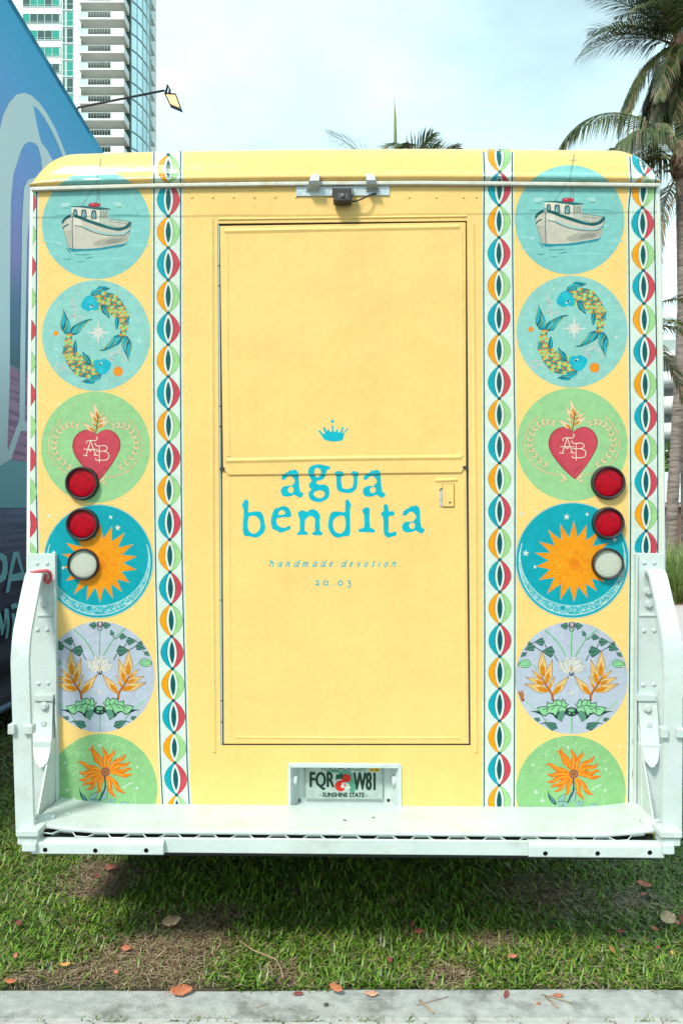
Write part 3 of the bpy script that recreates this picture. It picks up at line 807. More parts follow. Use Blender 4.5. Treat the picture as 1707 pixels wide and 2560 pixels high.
# front bar and hollow end sleeves with three holes each
BV = 0.300
zb1, zb0 = W(853, 2099, BV)[1], W(853, 2136, BV)[1]
box('front_bar', W(402, 2110, BV)[0], W(1327, 2110, BV)[0], -BV, -BV + 0.012, zb0, zb1, M['mint'], bp_, 0.003)
def sleeve(xa, xb, ya, yb, holes_px):
    V1 = 0.320
    u0, z1 = W(xa, ya, V1); u1, z0 = W(xb, yb, V1)
    bm = bmesh.new(); r_ = 0.016; d_ = 0.034
    prof = []
    for k in range(5): a = k / 4 * math.pi / 2; prof.append((V1 - r_ + r_ * math.cos(a) if False else V1 - r_ * (1 - math.cos(a)) , z1 - r_ + r_ * math.sin(a)))
    prof2 = []
    rb_ = 0.006
    for k in range(5): a = k / 4 * math.pi / 2; prof2.append((V1 - rb_ * (1 - math.cos(a)), z0 + rb_ - rb_ * math.sin(a)))
    top = prof + [(V1 - d_, z1 - 0.001)]; bot = prof2 + [(V1 - d_, z0 + 0.001)]
    for pr in (top, bot):
        A = [bm.verts.new((u0, -v, z)) for v, z in pr]; B = [bm.verts.new((u1, -v, z)) for v, z in pr]
        for k in range(len(pr) - 1): bm.faces.new((A[k], B[k], B[k + 1], A[k + 1]))
    for u in (u0, u1):
        ring = [bm.verts.new((u, -v, z)) for v, z in top[::-1] + bot]; bm.faces.new(ring)
    outer_ = [Vector((u0, z0 + rb_, 0)), Vector((u1, z0 + rb_, 0)), Vector((u1, z1 - r_, 0)), Vector((u0, z1 - r_, 0))]
    hh = []
    for x, y in holes_px:
        c = W(x, y, V1); hh.append([Vector((c[0] + 0.0085 * math.cos(t * math.pi / 8), c[1] + 0.0085 * math.sin(t * math.pi / 8), 0)) for t in range(16)])
    fl = outer_ + [p for h in hh for p in h]; vv = [bm.verts.new((p.x, -V1, p.y)) for p in fl]
    for t in tessellate_polygon([outer_] + hh): bm.faces.new([vv[i] for i in t])
    i = 4
    for h in hh:
        ins = [bm.verts.new((p.x, -V1 + 0.002, p.y)) for p in h]
        for k in range(16): bm.faces.new((vv[i + k], vv[i + (k + 1) % 16], ins[(k + 1) % 16], ins[k]))
        i += 16
    o = link('bumper_sleeve', bm_mesh(bm, 'bumper_sleeve'), M['mint'], bp_)
    box('sleeve_shade_fill', u0 + 0.004, u1 - 0.004, -V1 + 0.012, -V1 + 0.030, z0 + 0.006, z1 - 0.006, M['dark'], bp_)  # dark fill that paints the shade seen through the sleeve holes
sleeve(79, 408.5, 2101, 2139, ((113.7, 2125), (239, 2127), (366, 2126.5)))
sleeve(1321.5, 1659, 2107, 2147, ((1362.6, 2134), (1493, 2134), (1623.5, 2132)))
# stepped end castings
for sgn, e in ((-1, ((40, 2077, 96, 2093, 0.335, 0.25), (44, 2093, 94, 2113, 0.325, 0.26), (55, 2110, 90, 2130, 0.335, 0.28))), (1, ((1650, 2080, 1705, 2096, 0.335, 0.25), (1652, 2096, 1700, 2116, 0.325, 0.26), (1656, 2112, 1685, 2137, 0.335, 0.28)))):
    for x0, y0, x1, y1, v1, v0 in e: wbox('end_casting', x0, y0, x1, y1, v0, v1, M['mint'], bp_, 0.003)

# ------------------------------------------------------------------ bolted side guards
bolt_s = bmesh.new(); bmesh.ops.create_uvsphere(bolt_s, u_segments=12, v_segments=8, radius=0.0085, matrix=Matrix.Scale(0.7, 4, (0, 1, 0)))
bolt_s = bm_mesh(bolt_s, 'bolt_small', True); bolt_s.materials.append(M['mint'])
tmpb = bmesh.new()
bmesh.ops.create_cone(tmpb, cap_ends=True, segments=20, radius1=0.017, radius2=0.016, depth=0.003, matrix=Matrix.Rotation(math.pi / 2, 4, 'X') @ Matrix.Translation((0, 0, 0.0015)))
bmesh.ops.create_cone(tmpb, cap_ends=True, segments=6, radius1=0.0125, radius2=0.0115, depth=0.009, matrix=Matrix.Rotation(math.pi / 2, 4, 'X') @ Matrix.Translation((0, 0, 0.0065)))
bolt_l = bm_mesh(tmpb, 'bolt_large'); bolt_l.materials.append(M['mint'])
def guard(left):
    g = empty('side_guard', (0, 0, 0), 0, van)
    S = (lambda x: x) if left else (lambda x: x)
    if left:
        ch = [(69.5, 1384), (137.5, 1384), (144, 2030), (74, 2030)]; inner = ((134, 1386), (138.5, 1386), (145, 2030), (140, 2030))
        sc = [(96, 1431), (54, 1615), (66, 2078)]; smalls = [(93.5, 1408.5), (118.5, 1408.5), (94.5, 1574), (119, 1574), (97, 1708.5), (121, 1707.5)]
        larges = [(110.5, 1509.5, 0.014), (111, 1765, 0.036), (111, 1807, 0.036)]; ledge = (94, 1536, 132, 1541)
        tongue = (86, 133); post = (85, 131); gus = -1
    else:
        ch = [(1590.5, 1382), (1661, 1384), (1657, 2030), (1586, 2030)]; inner = ((1589.5, 1384), (1594, 1384), (1590, 2030), (1585, 2030))
        sc = [(1634, 1431), (1678, 1615), (1677, 2082)]; smalls = [(1609, 1407), (1634, 1407), (1608, 1577), (1634, 1576), (1606, 1712), (1633, 1711), (1602, 1984), (1603, 2014)]
        larges = [(1618, 1478, 0.014), (1620, 1511, 0.014), (1617, 1771, 0.036), (1620, 1811, 0.036)]; ledge = (1597, 1536, 1640, 1541)
        tongue = (1594, 1640); post = (1600, 1652); gus = 1
    wquad('channel', ch, 0.001, 0.012, M['mint'], g, 0.002)
    wquad('channel_flange', inner, 0.001, 0.026, M['mint'], g, 0.002)
    wbox('ledge', *ledge, 0.010, 0.017, M['mint'], g, 0.001)
    # bent flat bar: out from the wall, then straight down to the bumper end
    cx = [W(sc[0][0], sc[0][1], 0.03)[0], W(sc[1][0], sc[1][1], 0.262)[0], W(sc[2][0], sc[2][1], 0.275)[0]]
    zt = W(sc[0][0], 1429, 0.03)[1]; zk = W(sc[1][0], sc[1][1], 0.262)[1]; zb = W(sc[2][0], sc[2][1], 0.275)[1]
    path = [(0.008, zt - 0.10, cx[0]), (0.012, zt - 0.03, cx[0]), (0.024, zt - 0.006, cx[0]), (0.042, zt, cx[0]), (0.066, zt - 0.014, cx[0]), (0.10, zt - 0.05, cx[0] * 0.85 + cx[1] * 0.15), (0.235, zk + 0.055, cx[1] * 0.9 + cx[0] * 0.1),
            (0.256, zk + 0.012, cx[1]), (0.266, zk - 0.05, cx[1]), (0.272, (zk + zb) / 2, (cx[1] + cx[2]) / 2), (0.275, zb, cx[2])]
    bm = bmesh.new(); rows = []; hw, th = 0.0345, 0.011
    for i, (v, z, c) in enumerate(path):
        p0, p1 = path[max(i - 1, 0)], path[min(i + 1, len(path) - 1)]
        t = Vector((p1[0] - p0[0], p1[1] - p0[1])).normalized(); nn = Vector((-t.y, t.x)) * th
        if i < 1: pass
        ring = []
        for sx, sv in ((-1, 0), (-0.93, 1), (0.93, 1), (1, 0), (0.93, -0.4), (-0.93, -0.4)):
            ring.append(bm.verts.new((c + sx * hw, -(v + nn.x * sv), z + nn.y * sv)))
        rows.append(ring)
    for a, b in zip(rows[:-1], rows[1:]):
        for k in range(6): bm.faces.new((a[k], a[(k + 1) % 6], b[(k + 1) % 6], b[k]))
    bm.faces.new(rows[0]); bm.faces.new(rows[-1])
    o = link('bent_bar', bm_mesh(bm, 'bent_bar', True), M['mint'], g)
    md = o.modifiers.new('sharp', 'EDGE_SPLIT'); md.split_angle = R(38)
    # buckle clamp round the bar
    zc1, zc0 = W(0, 1809, 0.285)[1], W(0, 1834, 0.285)[1]; cxm = (cx[1] + cx[2]) / 2
    box('clamp_tab', cxm - hw - 0.011, cxm - hw + 0.013, -0.298, -0.262, zc0, zc1, M['mint'], g, 0.003)
    box('clamp_tab', cxm + hw - 0.026, cxm + hw + 0.008, -0.298, -0.262, zc0 + 0.001, zc1 - 0.003, M['mint'], g, 0.003)
    # tongue: hinge strap with rounded end swinging outwards
    bm = bmesh.new()
    xa, xb = tongue; rows = []
    for i in range(15):
        t = i / 14.0; y = 1737 + (1918 - 1737) * t
        v = 0.030 + 0.075 * t ** 2
        half = 1.0 if t < 0.55 else math.sqrt(max(0.0, 1 - ((t - 0.55) / 0.45) ** 2)) * 0.8 + 0.2
        if i == 14: half = 0.18
        mid = (xa + xb) / 2 - gus * (-1) * 0.0 - (6 * t if left else -12 * t)
        wpx = (xb - xa) / 2 * half
        a = W(mid - wpx, y, v); b = W(mid + wpx, y, v)
        rows.append([bm.verts.new((a[0], -v, a[1])), bm.verts.new((b[0], -v, b[1])), bm.verts.new((b[0], -v + 0.009, b[1])), bm.verts.new((a[0], -v + 0.009, a[1]))])
    for a, b in zip(rows[:-1], rows[1:]):
        for k in range(4): bm.faces.new((a[k], a[(k + 1) % 4], b[(k + 1) % 4], b[k]))
    bm.faces.new(rows[0]); bm.faces.new(rows[-1])
    link('hinge_tongue', bm_mesh(bm, 'hinge_tongue'), M['mint'], g)
    wbox('tongue_head', xa - 1, 1737, xb, 1750, 0.012, 0.036, M['mint'], g, 0.002)
    wbox('tongue_bar', xa - 1, 1750, xb, 1752.5, 0.03, 0.0385, M['mint'], g, 0.001)
    # lower post and gusset
    a = W(post[0], 1760, 0.06); b = W(post[1], 2043, 0.06)
    box('lower_post', a[0], b[0], -0.07, -0.013, b[1] - 0.01, W(0, 1850, 0.06)[1], M['mint'], g, 0.004)
    ug = W(142 if left else 1588, 1900)[0]
    prism('gusset', [(-0.014, W(0, 1800)[1]), (-0.19, TZ + 0.012), (-0.014, TZ + 0.012)], ug - (0.006 if left else 0.0), ug + (0.0 if left else 0.006), 'X', M['mint'], g)
    p = W(post[0] + 22, 2052, 0.2); tube('hinge_pin', [(p[0] - 0.03, -0.2, TZ + 0.02), (p[0] + 0.045, -0.2, TZ + 0.02)], 0.011, M['mint'], g, 10)
    for x, y in smalls:
        u, z = W(x, y, 0.012); bo = link('bolt', bolt_s, None, g); bo.location = (u, -0.012, z)
    for x, y, v in larges:
        u, z = W(x, y, v); bo = link('bolt', bolt_l, None, g); bo.location = (u, -v, z)
guard(True); guard(False)
# red cord hooked round the top of the left bar
cpts = [(76, 1432, 0.056), (84, 1431, 0.062), (100, 1427.5, 0.066), (116, 1426, 0.068), (124, 1430, 0.060), (128, 1440, 0.042), (127, 1450, 0.03), (121, 1457, 0.024), (115, 1452, 0.030), (114, 1444, 0.026), (117, 1437, 0.021)]
cw = [VAN_M @ Vector((W(x, y, v)[0], -v, W(x, y, v)[1])) for x, y, v in cpts]
cs = []
for i in range(len(cw) - 1):
    for k in range(4): cs.append(cw[i].lerp(cw[i + 1], k / 4))
cs.append(cw[-1])
tag(tube('cord', cs, 0.0065, noise_mat('red_cord', (0.50, 0.06, 0.08), (0.62, 0.10, 0.12), 50, 0.5), None, 10), 'short red cord looped over the top of the bent guard bar', 'cord')
# ------------------------------------------------------------------ ribbon stripes
SBG, STEAL, SRED, SORG, SGRN, SDK, SLN = pc(228, 241, 228), pc(0, 172, 190), pc(214, 76, 90), pc(255, 168, 8), pc(168, 218, 146), pc(0, 92, 98), pc(0, 84, 94)
OUTL = pc(70, 90, 85)
def ribbon(name, centre, line_l, line_r, bg_l, bg_r, cross, first, y0, y1, clip_x=None, clip_hi=None):
    """centre.. are (y,x) tables; cross: y of the crossings; first: colour pair of the lens after cross[0]"""
    a = Art(); ys = list(np.linspace(y0, y1, 60))
    a.poly([(interp(bg_l, y), y) for y in ys] + [(interp(bg_r, y), y) for y in ys[::-1]], SBG, layer=0)
    for tb in (line_l, line_r):
        a.poly([(interp(tb, y) - 1.6, y) for y in ys] + [(interp(tb, y) + 1.6, y) for y in ys[::-1]], SLN, layer=1)
    HW = 28.0
    for i, (ca, cb) in enumerate(zip(cross[:-1], cross[1:])):
        warm = (i + first) % 2 == 0
        A, B = (STEAL, SRED) if warm else (SORG, SGRN)
        A2, B2 = (pc(0, 118, 132), pc(180, 60, 76)) if warm else (pc(226, 140, 10), pc(140, 185, 118))
        n = 14; h = cb - ca
        def arc(hw, tip, sgn):
            out = []
            for k in range(n + 1):
                t = k / n; y = ca + tip + (h - 2 * tip) * t
                out.append((interp(centre, y) + sgn * hw * (math.sin(math.pi * t) ** 0.74), y))
            return out
        mid = lambda tip: [(interp(centre, ca + tip + (h - 2 * tip) * k / n), ca + tip + (h - 2 * tip) * k / n) for k in range(n + 1)]
        for sgn, c, c2 in ((-1, A, A2), (1, B, B2)):
            a.poly(arc(HW + 0.8, -1.5, sgn) + mid(-1.5)[::-1], OUTL, layer=2)
            a.poly(arc(HW, -1.0, sgn) + mid(-1.0)[::-1], c, layer=3)
            a.poly(arc(14.2, 0.5, sgn) + mid(0.5)[::-1], c2, layer=4)
        a.poly(arc(11.6, 2.5, -1) + arc(11.6, 2.5, 1)[::-1], SBG, layer=5)
        a.poly(arc(6.3, 12, -1) + arc(6.3, 12, 1)[::-1], SDK, layer=6)
    for c in cross:
        x = interp(centre, c); a.poly([(x - 5.5, c - 0.5), (x - 2, c - 4), (x + 2, c - 4), (x + 5.5, c - 0.5), (x + 2.5, c + 4), (x - 2.5, c + 4)], SDK, layer=7)
    xm = interp(centre, 460); gy = interp(GUT, xm); sl = (interp(GUT, xm + 40) - interp(GUT, xm - 40)) / 80.0
    no = Vector((-sl, 1)).normalized()
    clips = []
    if clip_x is not None:
        for (ya, xa), (yb, xb) in zip(clip_x[:-1], clip_x[1:]):
            d = Vector((xb - xa, yb - ya)); n2 = Vector((-d.y, d.x)).normalized()
            clips.append(((xa, ya), (n2.x, n2.y)))
    a.build(name, van, wall_map, clips=clips + [((xm, gy + RAILH - 2), (-no.x, -no.y))])
    if y0 < gy - 5:
        a.build(name, van, cap_map, mat=M['print_gloss'], clips=([] if clip_x is None else clips) + [((xm, gy - 1), (no.x, no.y))], grid=(list(np.arange(xm - 44, xm + 46, 4.0)), list(np.arange(y0, gy + 4, 3.0))), step=0.00006)

cL = [(380, 421.5), (917, 421), (1105, 422.3), (1265, 423.5), (1430, 425.7), (1591, 429.5), (1751, 434), (1907, 437.5), (2030, 444)]
off = lambda tb, d: [(y, x + d) for y, x in tb]
crL = [388, 458, 540.7, 619.5, 700, 782, 861.6, 941.5, 1023.8, 1105, 1185.8, 1265, 1349, 1430, 1511, 1591, 1672, 1751.4, 1831.8, 1907, 1987.5, 2068]
ribbon('ribbon_stripe', cL, off(cL, -35.7), off(cL, 30.6), off(cL, -40), off(cL, 36), crL, 1, 378, 2030)
cR = [(380, 1246), (430, 1248.3), (513, 1247), (674, 1246.2), (1200, 1248), (1600, 1249), (2030, 1247)]
crR = [350, 430.5, 513.6, 593.5, 674] + [674 + 80.6 * k for k in range(1, 18)]
ribbon('ribbon_stripe', cR, off(cR, -38), [(380, 1279), (700, 1281), (1100, 1286.5), (1600, 1286), (2030, 1284)], off(cR, -42.5), [(380, 1283), (700, 1285), (1100, 1290), (1600, 1290), (2030, 1288)], crR, 1, 380, 2030)
cRO = [(380, 1606), (439, 1609), (518, 1604.5), (675, 1607), (840, 1610), (1083, 1613), (1327, 1614), (1600, 1612), (2030, 1606)]
crRO = [358, 439, 518.7, 599, 676, 758.5, 839, 920, 1001.7, 1083, 1164, 1246, 1327] + [1327 + 81 * k for k in range(1, 10)]
ribbon('ribbon_stripe', cRO, [(380, 1572), (460, 1577), (520, 1569.8), (760, 1572), (1246, 1575.5), (1600, 1573), (2030, 1570)], off(cRO, 29.5), [(380, 1566), (460, 1571), (520, 1565), (760, 1567), (1246, 1571), (1600, 1568.5), (2030, 1565)], [(380, 1650), (470, 1639), (700, 1645), (1000, 1649), (1380, 1653), (2030, 1658)], crRO, 0, 392, 2030,
       clip_x=None)
cLO = [(470, 64), (700, 62.5), (1000, 62), (1350, 66), (1420, 67)]
crLO = [468, 547, 626.5, 706, 786, 866, 946, 1026, 1107, 1188, 1269, 1350, 1431]
ribbon('ribbon_stripe', cLO, off(cLO, -60), [(470, 93), (700, 92), (1000, 90.3), (1200, 91), (1370, 95.5)], [(470, 84), (840, 78.3), (1093, 76.8), (1350, 75.3), (1400, 75)], [(470, 97.5), (700, 96.5), (1000, 94.5), (1200, 95), (1370, 99)], crLO, 0, 474, 1384,
       clip_x=[(470, 84.2), (840, 78.4), (1350, 75.4)])

# ------------------------------------------------------------------ medallions
def Z(ox, oy, s): return lambda p: (ox + p[0] / s, oy + p[1] / s)
def remap(c0, c1): return lambda p: (c1[0] + (p[0] - c0[0]) * c1[2] / c0[2], c1[1] + (p[1] - c0[1]) * c1[3] / c0[3])
def compose(f, g): return lambda p: f(g(p))
WHT = pc(232, 238, 228)

def boat(a, z):
    raw = a.T
    a.T = compose(raw, z)
    cream, cream2, dk, grey = pc(212, 204, 186), pc(192, 188, 172), pc(18, 96, 98), pc(120, 124, 118)
    for x, y, rx, ry in ((185, 225, 95, 30), (150, 260, 60, 22), (1150, 220, 80, 28), (1190, 260, 55, 30), (60, 960, 50, 20), (1430, 720, 50, 16)): a.ell(x, y, rx, ry, pc(178, 222, 216))
    a.ell(1190, 285, 50, 22, pc(120, 180, 168)); a.ell(180, 300, 70, 16, pc(120, 184, 172))
    rw = random.Random(9)
    for k in range(80):
        t = rw.random() * 6.28; rr_ = 960 * math.sqrt(rw.random()); x, y = 757 + rr_ * math.cos(t), 612 + rr_ * math.sin(t) * 0.98
        l_ = rw.uniform(40, 140)
        if (x - 757) ** 2 + (y - 612) ** 2 < (900 - l_) ** 2 and y > 30: a.stroke([(x - l_, y + rw.uniform(-10, 10)), (x, y), (x + l_, y + rw.uniform(-10, 10))], rw.uniform(10, 34), (pc(132, 201, 196), pc(148, 215, 209), pc(143, 208, 198))[k % 3], taper=True)
    for p, w in (([(0, 440), (150, 435), (700, 445)], 26), ([(985, 425), (1300, 430), (1560, 440)], 30)): a.stroke(p, w, pc(112, 186, 180))
    for p, w in (([(-250, 900), (-50, 930), (120, 915)], 40), ([(1400, 1000), (1600, 990), (1750, 1010)], 40), ([(-150, 1150), (0, 1160), (120, 1150)], 30), ([(800, 1250), (1100, 1240), (1400, 1255)], 34)): a.stroke(p, w, pc(150, 218, 214), taper=True)
    a.spoly([(115, 560), (135, 690), (150, 720), (235, 1040), (320, 1105), (600, 1090), (860, 1055), (1300, 965), (1370, 760), (1410, 580), (1380, 640), (1290, 690), (1150, 705), (1000, 680), (820, 620), (560, 530), (340, 440), (300, 410), (200, 470)], cream, k=2)
    a.poly([(330, 480), (480, 520), (480, 640), (330, 610)], pc(228, 222, 204))
    a.spoly([(700, 960), (860, 880), (1050, 850), (1250, 820), (1330, 800), (1280, 930), (1050, 985), (800, 1020)], pc(184, 180, 164))
    a.spoly([(930, 960), (1020, 880), (1200, 870), (1240, 900), (1120, 950)], pc(156, 154, 144))
    for k in range(10): a.stroke([(880 + k * 42, 990 - k * 5), (930 + k * 42, 900 - k * 6)], 7, pc(150, 150, 142), sm=False)
    a.poly([(150, 720), (235, 1040), (310, 1100), (305, 720)], cream2)
    a.stroke([(135, 690), (170, 640), (245, 605)], 26, dk)
    a.stroke([(120, 590), (150, 720), (240, 1040)], 8, grey); a.stroke([(1405, 600), (1370, 760), (1300, 970)], 9, grey)
    a.stroke([(500, 640), (620, 690), (800, 745), (1050, 785), (1250, 775), (1390, 705)], 26, pc(160, 208, 208))
    a.stroke([(360, 625), (480, 648), (560, 690), (700, 750), (850, 790), (1050, 818), (1200, 815), (1300, 795), (1390, 712)], 14, dk)
    a.stroke([(314, 460), (310, 700), (323, 1105)], 15, pc(84, 100, 102))
    a.poly([(295, 290), (300, 405), (450, 452), (620, 517), (812, 575), (822, 330), (500, 285)], pc(230, 222, 202))
    a.poly([(822, 330), (812, 575), (900, 602), (985, 622), (985, 330)], pc(198, 200, 184))
    a.poly([(985, 500), (1375, 555), (1300, 640), (1190, 668), (985, 622)], pc(196, 198, 182))
    a.stroke([(990, 503), (1395, 557)], 12, grey, sm=False); a.stroke([(990, 548), (1330, 592)], 9, grey, sm=False); a.stroke([(990, 628), (1190, 668), (1300, 645)], 8, grey)
    a.stroke([(1160, 578), (1160, 664)], 20, pc(226, 222, 206), sm=False); a.stroke([(1178, 578), (1178, 664)], 6, grey, sm=False)
    up = [(113, 545), (180, 468), (300, 403), (345, 408), (450, 448), (620, 513), (820, 580), (960, 632), (1080, 667), (1200, 667), (1290, 642), (1372, 560), (1414, 562)]
    lo = [(1402, 612), (1340, 680), (1200, 724), (1100, 714), (950, 684), (800, 637), (560, 552), (420, 492), (330, 467), (300, 462), (200, 512), (135, 592), (116, 592)]
    a.poly(smooth_pts(up, False, 3) + smooth_pts(lo, False, 3), dk)
    a.poly([(280, 412), (338, 412), (340, 462), (282, 462)], pc(170, 176, 176))
    a.spoly([(232, 1035), (330, 1058), (600, 1060), (860, 1036), (1300, 958), (1318, 972), (1150, 1022), (860, 1082), (600, 1097), (330, 1117), (290, 1100)], pc(38, 148, 164), k=2)
    a.poly([(275, 268), (500, 258), (830, 283), (1027, 313), (985, 332), (820, 338), (500, 292), (280, 276)], pc(30, 104, 112))
    a.ell(725, 243, 116, 44, pc(150, 32, 52)); a.ell(725, 238, 108, 34, pc(196, 52, 70)); a.ell(690, 226, 40, 9, pc(220, 130, 136))
    for x0, x1, y0, y1 in ((330, 406, 322, 432), (476, 577, 328, 478), (664, 762, 342, 502)):
        xm_, ym_ = (x0 + x1) / 2, (y0 + y1) / 2
        a.spoly([(x0, y1), (x0, ym_), (x0 + 12, y0 + 8), (xm_, y0), (x1 - 12, y0 + 8), (x1, ym_), (x1, y1), (xm_, y1 + 6)], pc(24, 84, 90), k=2)
        a.spoly([(x0 + 20, y1 - 12), (x0 + 20, ym_), (xm_, y0 + 18), (x1 - 20, ym_), (x1 - 20, y1 - 12)], pc(150, 190, 188), k=2)
        a.stroke([(x0 + 28, y0 + 30), (x1 - 28, y1 - 22)], 12, pc(60, 110, 114), sm=False)
    for x0, x1, y0, y1 in ((830, 862, 352, 500), (884, 914, 352, 492), (930, 964, 346, 488)):
        a.ell((x0 + x1) / 2, (y0 + y1) / 2, (x1 - x0) / 2, (y1 - y0) / 2, pc(54, 90, 92)); a.ell((x0 + x1) / 2, (y0 + y1) / 2, (x1 - x0) / 4.5, (y1 - y0) / 2.6, pc(196, 204, 192))
    for p, w in (([(200, 1040), (240, 1090), (270, 1140)], 26), ([(350, 1168), (520, 1175), (690, 1158)], 18), ([(150, 1250), (220, 1260), (300, 1245)], 18), ([(560, 1245), (640, 1225), (720, 1212)], 22), ([(390, 1300), (470, 1310), (540, 1292)], 18), ([(640, 1180), (800, 1160)], 10), ([(240, 1330), (330, 1340)], 12), ([(1100, 1050), (1240, 1010), (1300, 985)], 16)): a.stroke(p, w, pc(58, 150, 152), taper=True)
    a.stroke([(485, 262), (590, 105), (712, -75)], 8, grey); a.stroke([(768, 195), (782, 60), (795, -60)], 8, grey, sm=False); a.stroke([(826, 210), (818, 60), (805, -60)], 8, grey, sm=False)
    a.stroke([(744, -60), (800, -380), (846, -620)], 10, pc(110, 140, 150), sm=False); a.stroke([(745, -490), (905, -500)], 7, pc(110, 140, 150), sm=False); a.stroke([(742, -60), (680, 0)], 6, grey, sm=False)
    a.T = raw

def fishes(a, z):
    raw = a.T
    cy, dkt, ol, org, gr, tl = pc(16, 184, 204), pc(24, 112, 124), pc(132, 172, 128), pc(250, 138, 20), pc(166, 216, 136), pc(74, 136, 122)
    rot = lambda p: (1524 - p[0], 1488 - p[1])
    base = compose(raw, z)
    a.T = base
    for p, w in (([(460, 240), (430, 310), (490, 370), (470, 440), (480, 560)], 34), ([(380, 490), (480, 490), (590, 505)], 28), ([(1075, 890), (1080, 950), (950, 1000), (940, 1060), (1000, 1085)], 36), ([(1060, 990), (1140, 1010), (1160, 1070), (1120, 1110)], 30), ([(350, 1150), (220, 1150), (230, 1210), (280, 1240), (320, 1180), (420, 1230)], 26)): a.stroke(p, w, pc(190, 206, 198))
    for p in ([(420, 350), (490, 375)], [(390, 490), (480, 490)], [(950, 1060), (1000, 1080)], [(1000, 1030), (1070, 990)]): a.stroke(p, 8, pc(130, 150, 142), sm=False)
    for fl in (0, 1):
        a.T = compose(base, rot) if fl else base
        tail = [[(1112, 745), (1010, 755), (950, 830), (890, 920), (808, 948), (850, 962), (930, 938), (1040, 885), (1095, 840)], [(1112, 755), (1190, 765), (1240, 850), (1238, 950), (1195, 1040), (1216, 1132), (1170, 1020), (1120, 920), (1100, 840)]]
        for t in tail: a.spoly(t, dkt, k=2)
        for p, w in (([(1040, 765), (980, 830), (920, 930)], 34), ([(1090, 770), (1050, 820), (1010, 890)], 34), ([(1170, 775), (1130, 850), (1150, 950)], 36), ([(1225, 850), (1200, 930), (1195, 1050)], 34)): a.stroke(p, w, cy, taper=True)
        for p, w in (([(1000, 775), (930, 870), (850, 950)], 22), ([(1070, 765), (1020, 830), (965, 915)], 18), ([(1130, 770), (1110, 840), (1125, 900)], 18), ([(1205, 790), (1160, 870), (1170, 980)], 20), ([(1240, 870), (1225, 960), (1200, 1090)], 14)): a.stroke(p, w, ol, taper=True)
        a.spoly([(688, 208), (710, 150), (775, 112), (800, 86), (860, 82), (925, 93), (895, 108), (962, 104), (890, 152), (830, 182), (740, 215)], dkt, k=2)
        for p, w in (([(705, 195), (760, 135), (850, 120)], 26), ([(800, 100), (860, 92), (910, 95)], 16), ([(740, 200), (820, 160), (900, 130)], 18)): a.stroke(p, w, cy, taper=True)
        a.stroke([(720, 205), (800, 140), (880, 135)], 10, ol, taper=True)
        for fin in ([(1030, 500), (1085, 508), (1065, 620), (1040, 675), (1014, 580)], [(1180, 425), (1216, 500), (1205, 560), (1220, 606), (1185, 560), (1175, 480)]): a.spoly(fin, dkt, k=2)
        a.stroke([(1050, 515), (1035, 580), (1042, 650)], 18, cy, taper=True); a.stroke([(1195, 450), (1195, 520), (1205, 585)], 10, cy, taper=True)
        upl = smooth_pts([(715, 235), (770, 200), (870, 168), (1000, 188), (1100, 278), (1160, 380), (1192, 480), (1185, 620), (1172, 750)], False, 5)
        low = smooth_pts([(775, 405), (815, 400), (870, 405), (940, 455), (1010, 505), (1075, 530), (1085, 600), (1086, 680), (1084, 750)], False, 5)
        a.poly(upl + low[::-1], tl)
        n = len(upl); rngf = random.Random(5)
        def bp(i, t): i = max(0, min(n - 1, i)); f = int(i); g = min(f + 1, n - 1); e = i - f; u = Vector(upl[f]).lerp(Vector(upl[g]), e); l_ = Vector(low[f]).lerp(Vector(low[g]), e); return u.lerp(l_, t)
        nA = 13; a.layer += 1; L1 = a.layer
        for j in range(nA):
            i = j * (n - 1) / (nA - 0.6); wd = (bp(i, 0) - bp(i, 1)).length
            m = max(2, int(round(wd / 58)))
            for k in range(m):
                t = (k + (0.25 if j % 2 else 0.75)) / m
                if t > 0.98: continue
                p = bp(i, t); c = (gr, tl, gr)[(j + k) % 3]
                if c is not tl: a.ell(p.x, p.y, 33, 29, c, n=12, layer=L1 + 1 + (j % 2) * 2 + k % 2)
                q = bp(i + 0.9, t); a.ell(q.x, q.y, 20, 17, org, rot=0.6 * j, n=5, layer=L1 + 6)
        a.layer = L1 + 7
        a.spoly([(826, 342), (885, 340), (925, 420), (947, 524), (900, 482), (848, 440)], dkt, k=2); a.stroke([(850, 360), (880, 420), (925, 490)], 18, cy, taper=True); a.stroke([(885, 355), (910, 420), (935, 490)], 12, ol, taper=True)
        a.spoly([(558, 350), (578, 290), (620, 230), (690, 208), (738, 235), (780, 290), (800, 340), (792, 395), (745, 412), (700, 402), (670, 424), (620, 412), (575, 385)], cy, k=3)
        a.spoly([(640, 240), (690, 225), (735, 270), (720, 320), (650, 300)], pc(40, 196, 214), k=2)
        a.ell(706, 356, 32, 13, pc(225, 235, 225), rot=-0.45); a.ell(712, 350, 16, 12, pc(20, 40, 50), rot=-0.4, n=12)
    a.T = base
    a.star(790, 710, 170, 8, 0.30, pc(226, 224, 212), alt=0.62)
    for x, y, r_ in ((1060, 1235, 78), (220, 722, 42)): a.star(x, y, r_, 22, 0.72, pc(250, 140, 14)); a.ell(x, y, r_ * 0.6, r_ * 0.6, pc(252, 152, 24))
    for x, y, r_ in ((525, 185, 34), (1345, 825, 44), (220, 930, 36), (235, 1030, 26), (900, 1370, 26), (640, 112, 12), (1318, 560, 24), (245, 388, 12), (465, 1350, 12), (1290, 1025, 10)): a.star(x, y, r_, 8, 0.26, pc(208, 226, 216), alt=0.6)
    a.T = raw

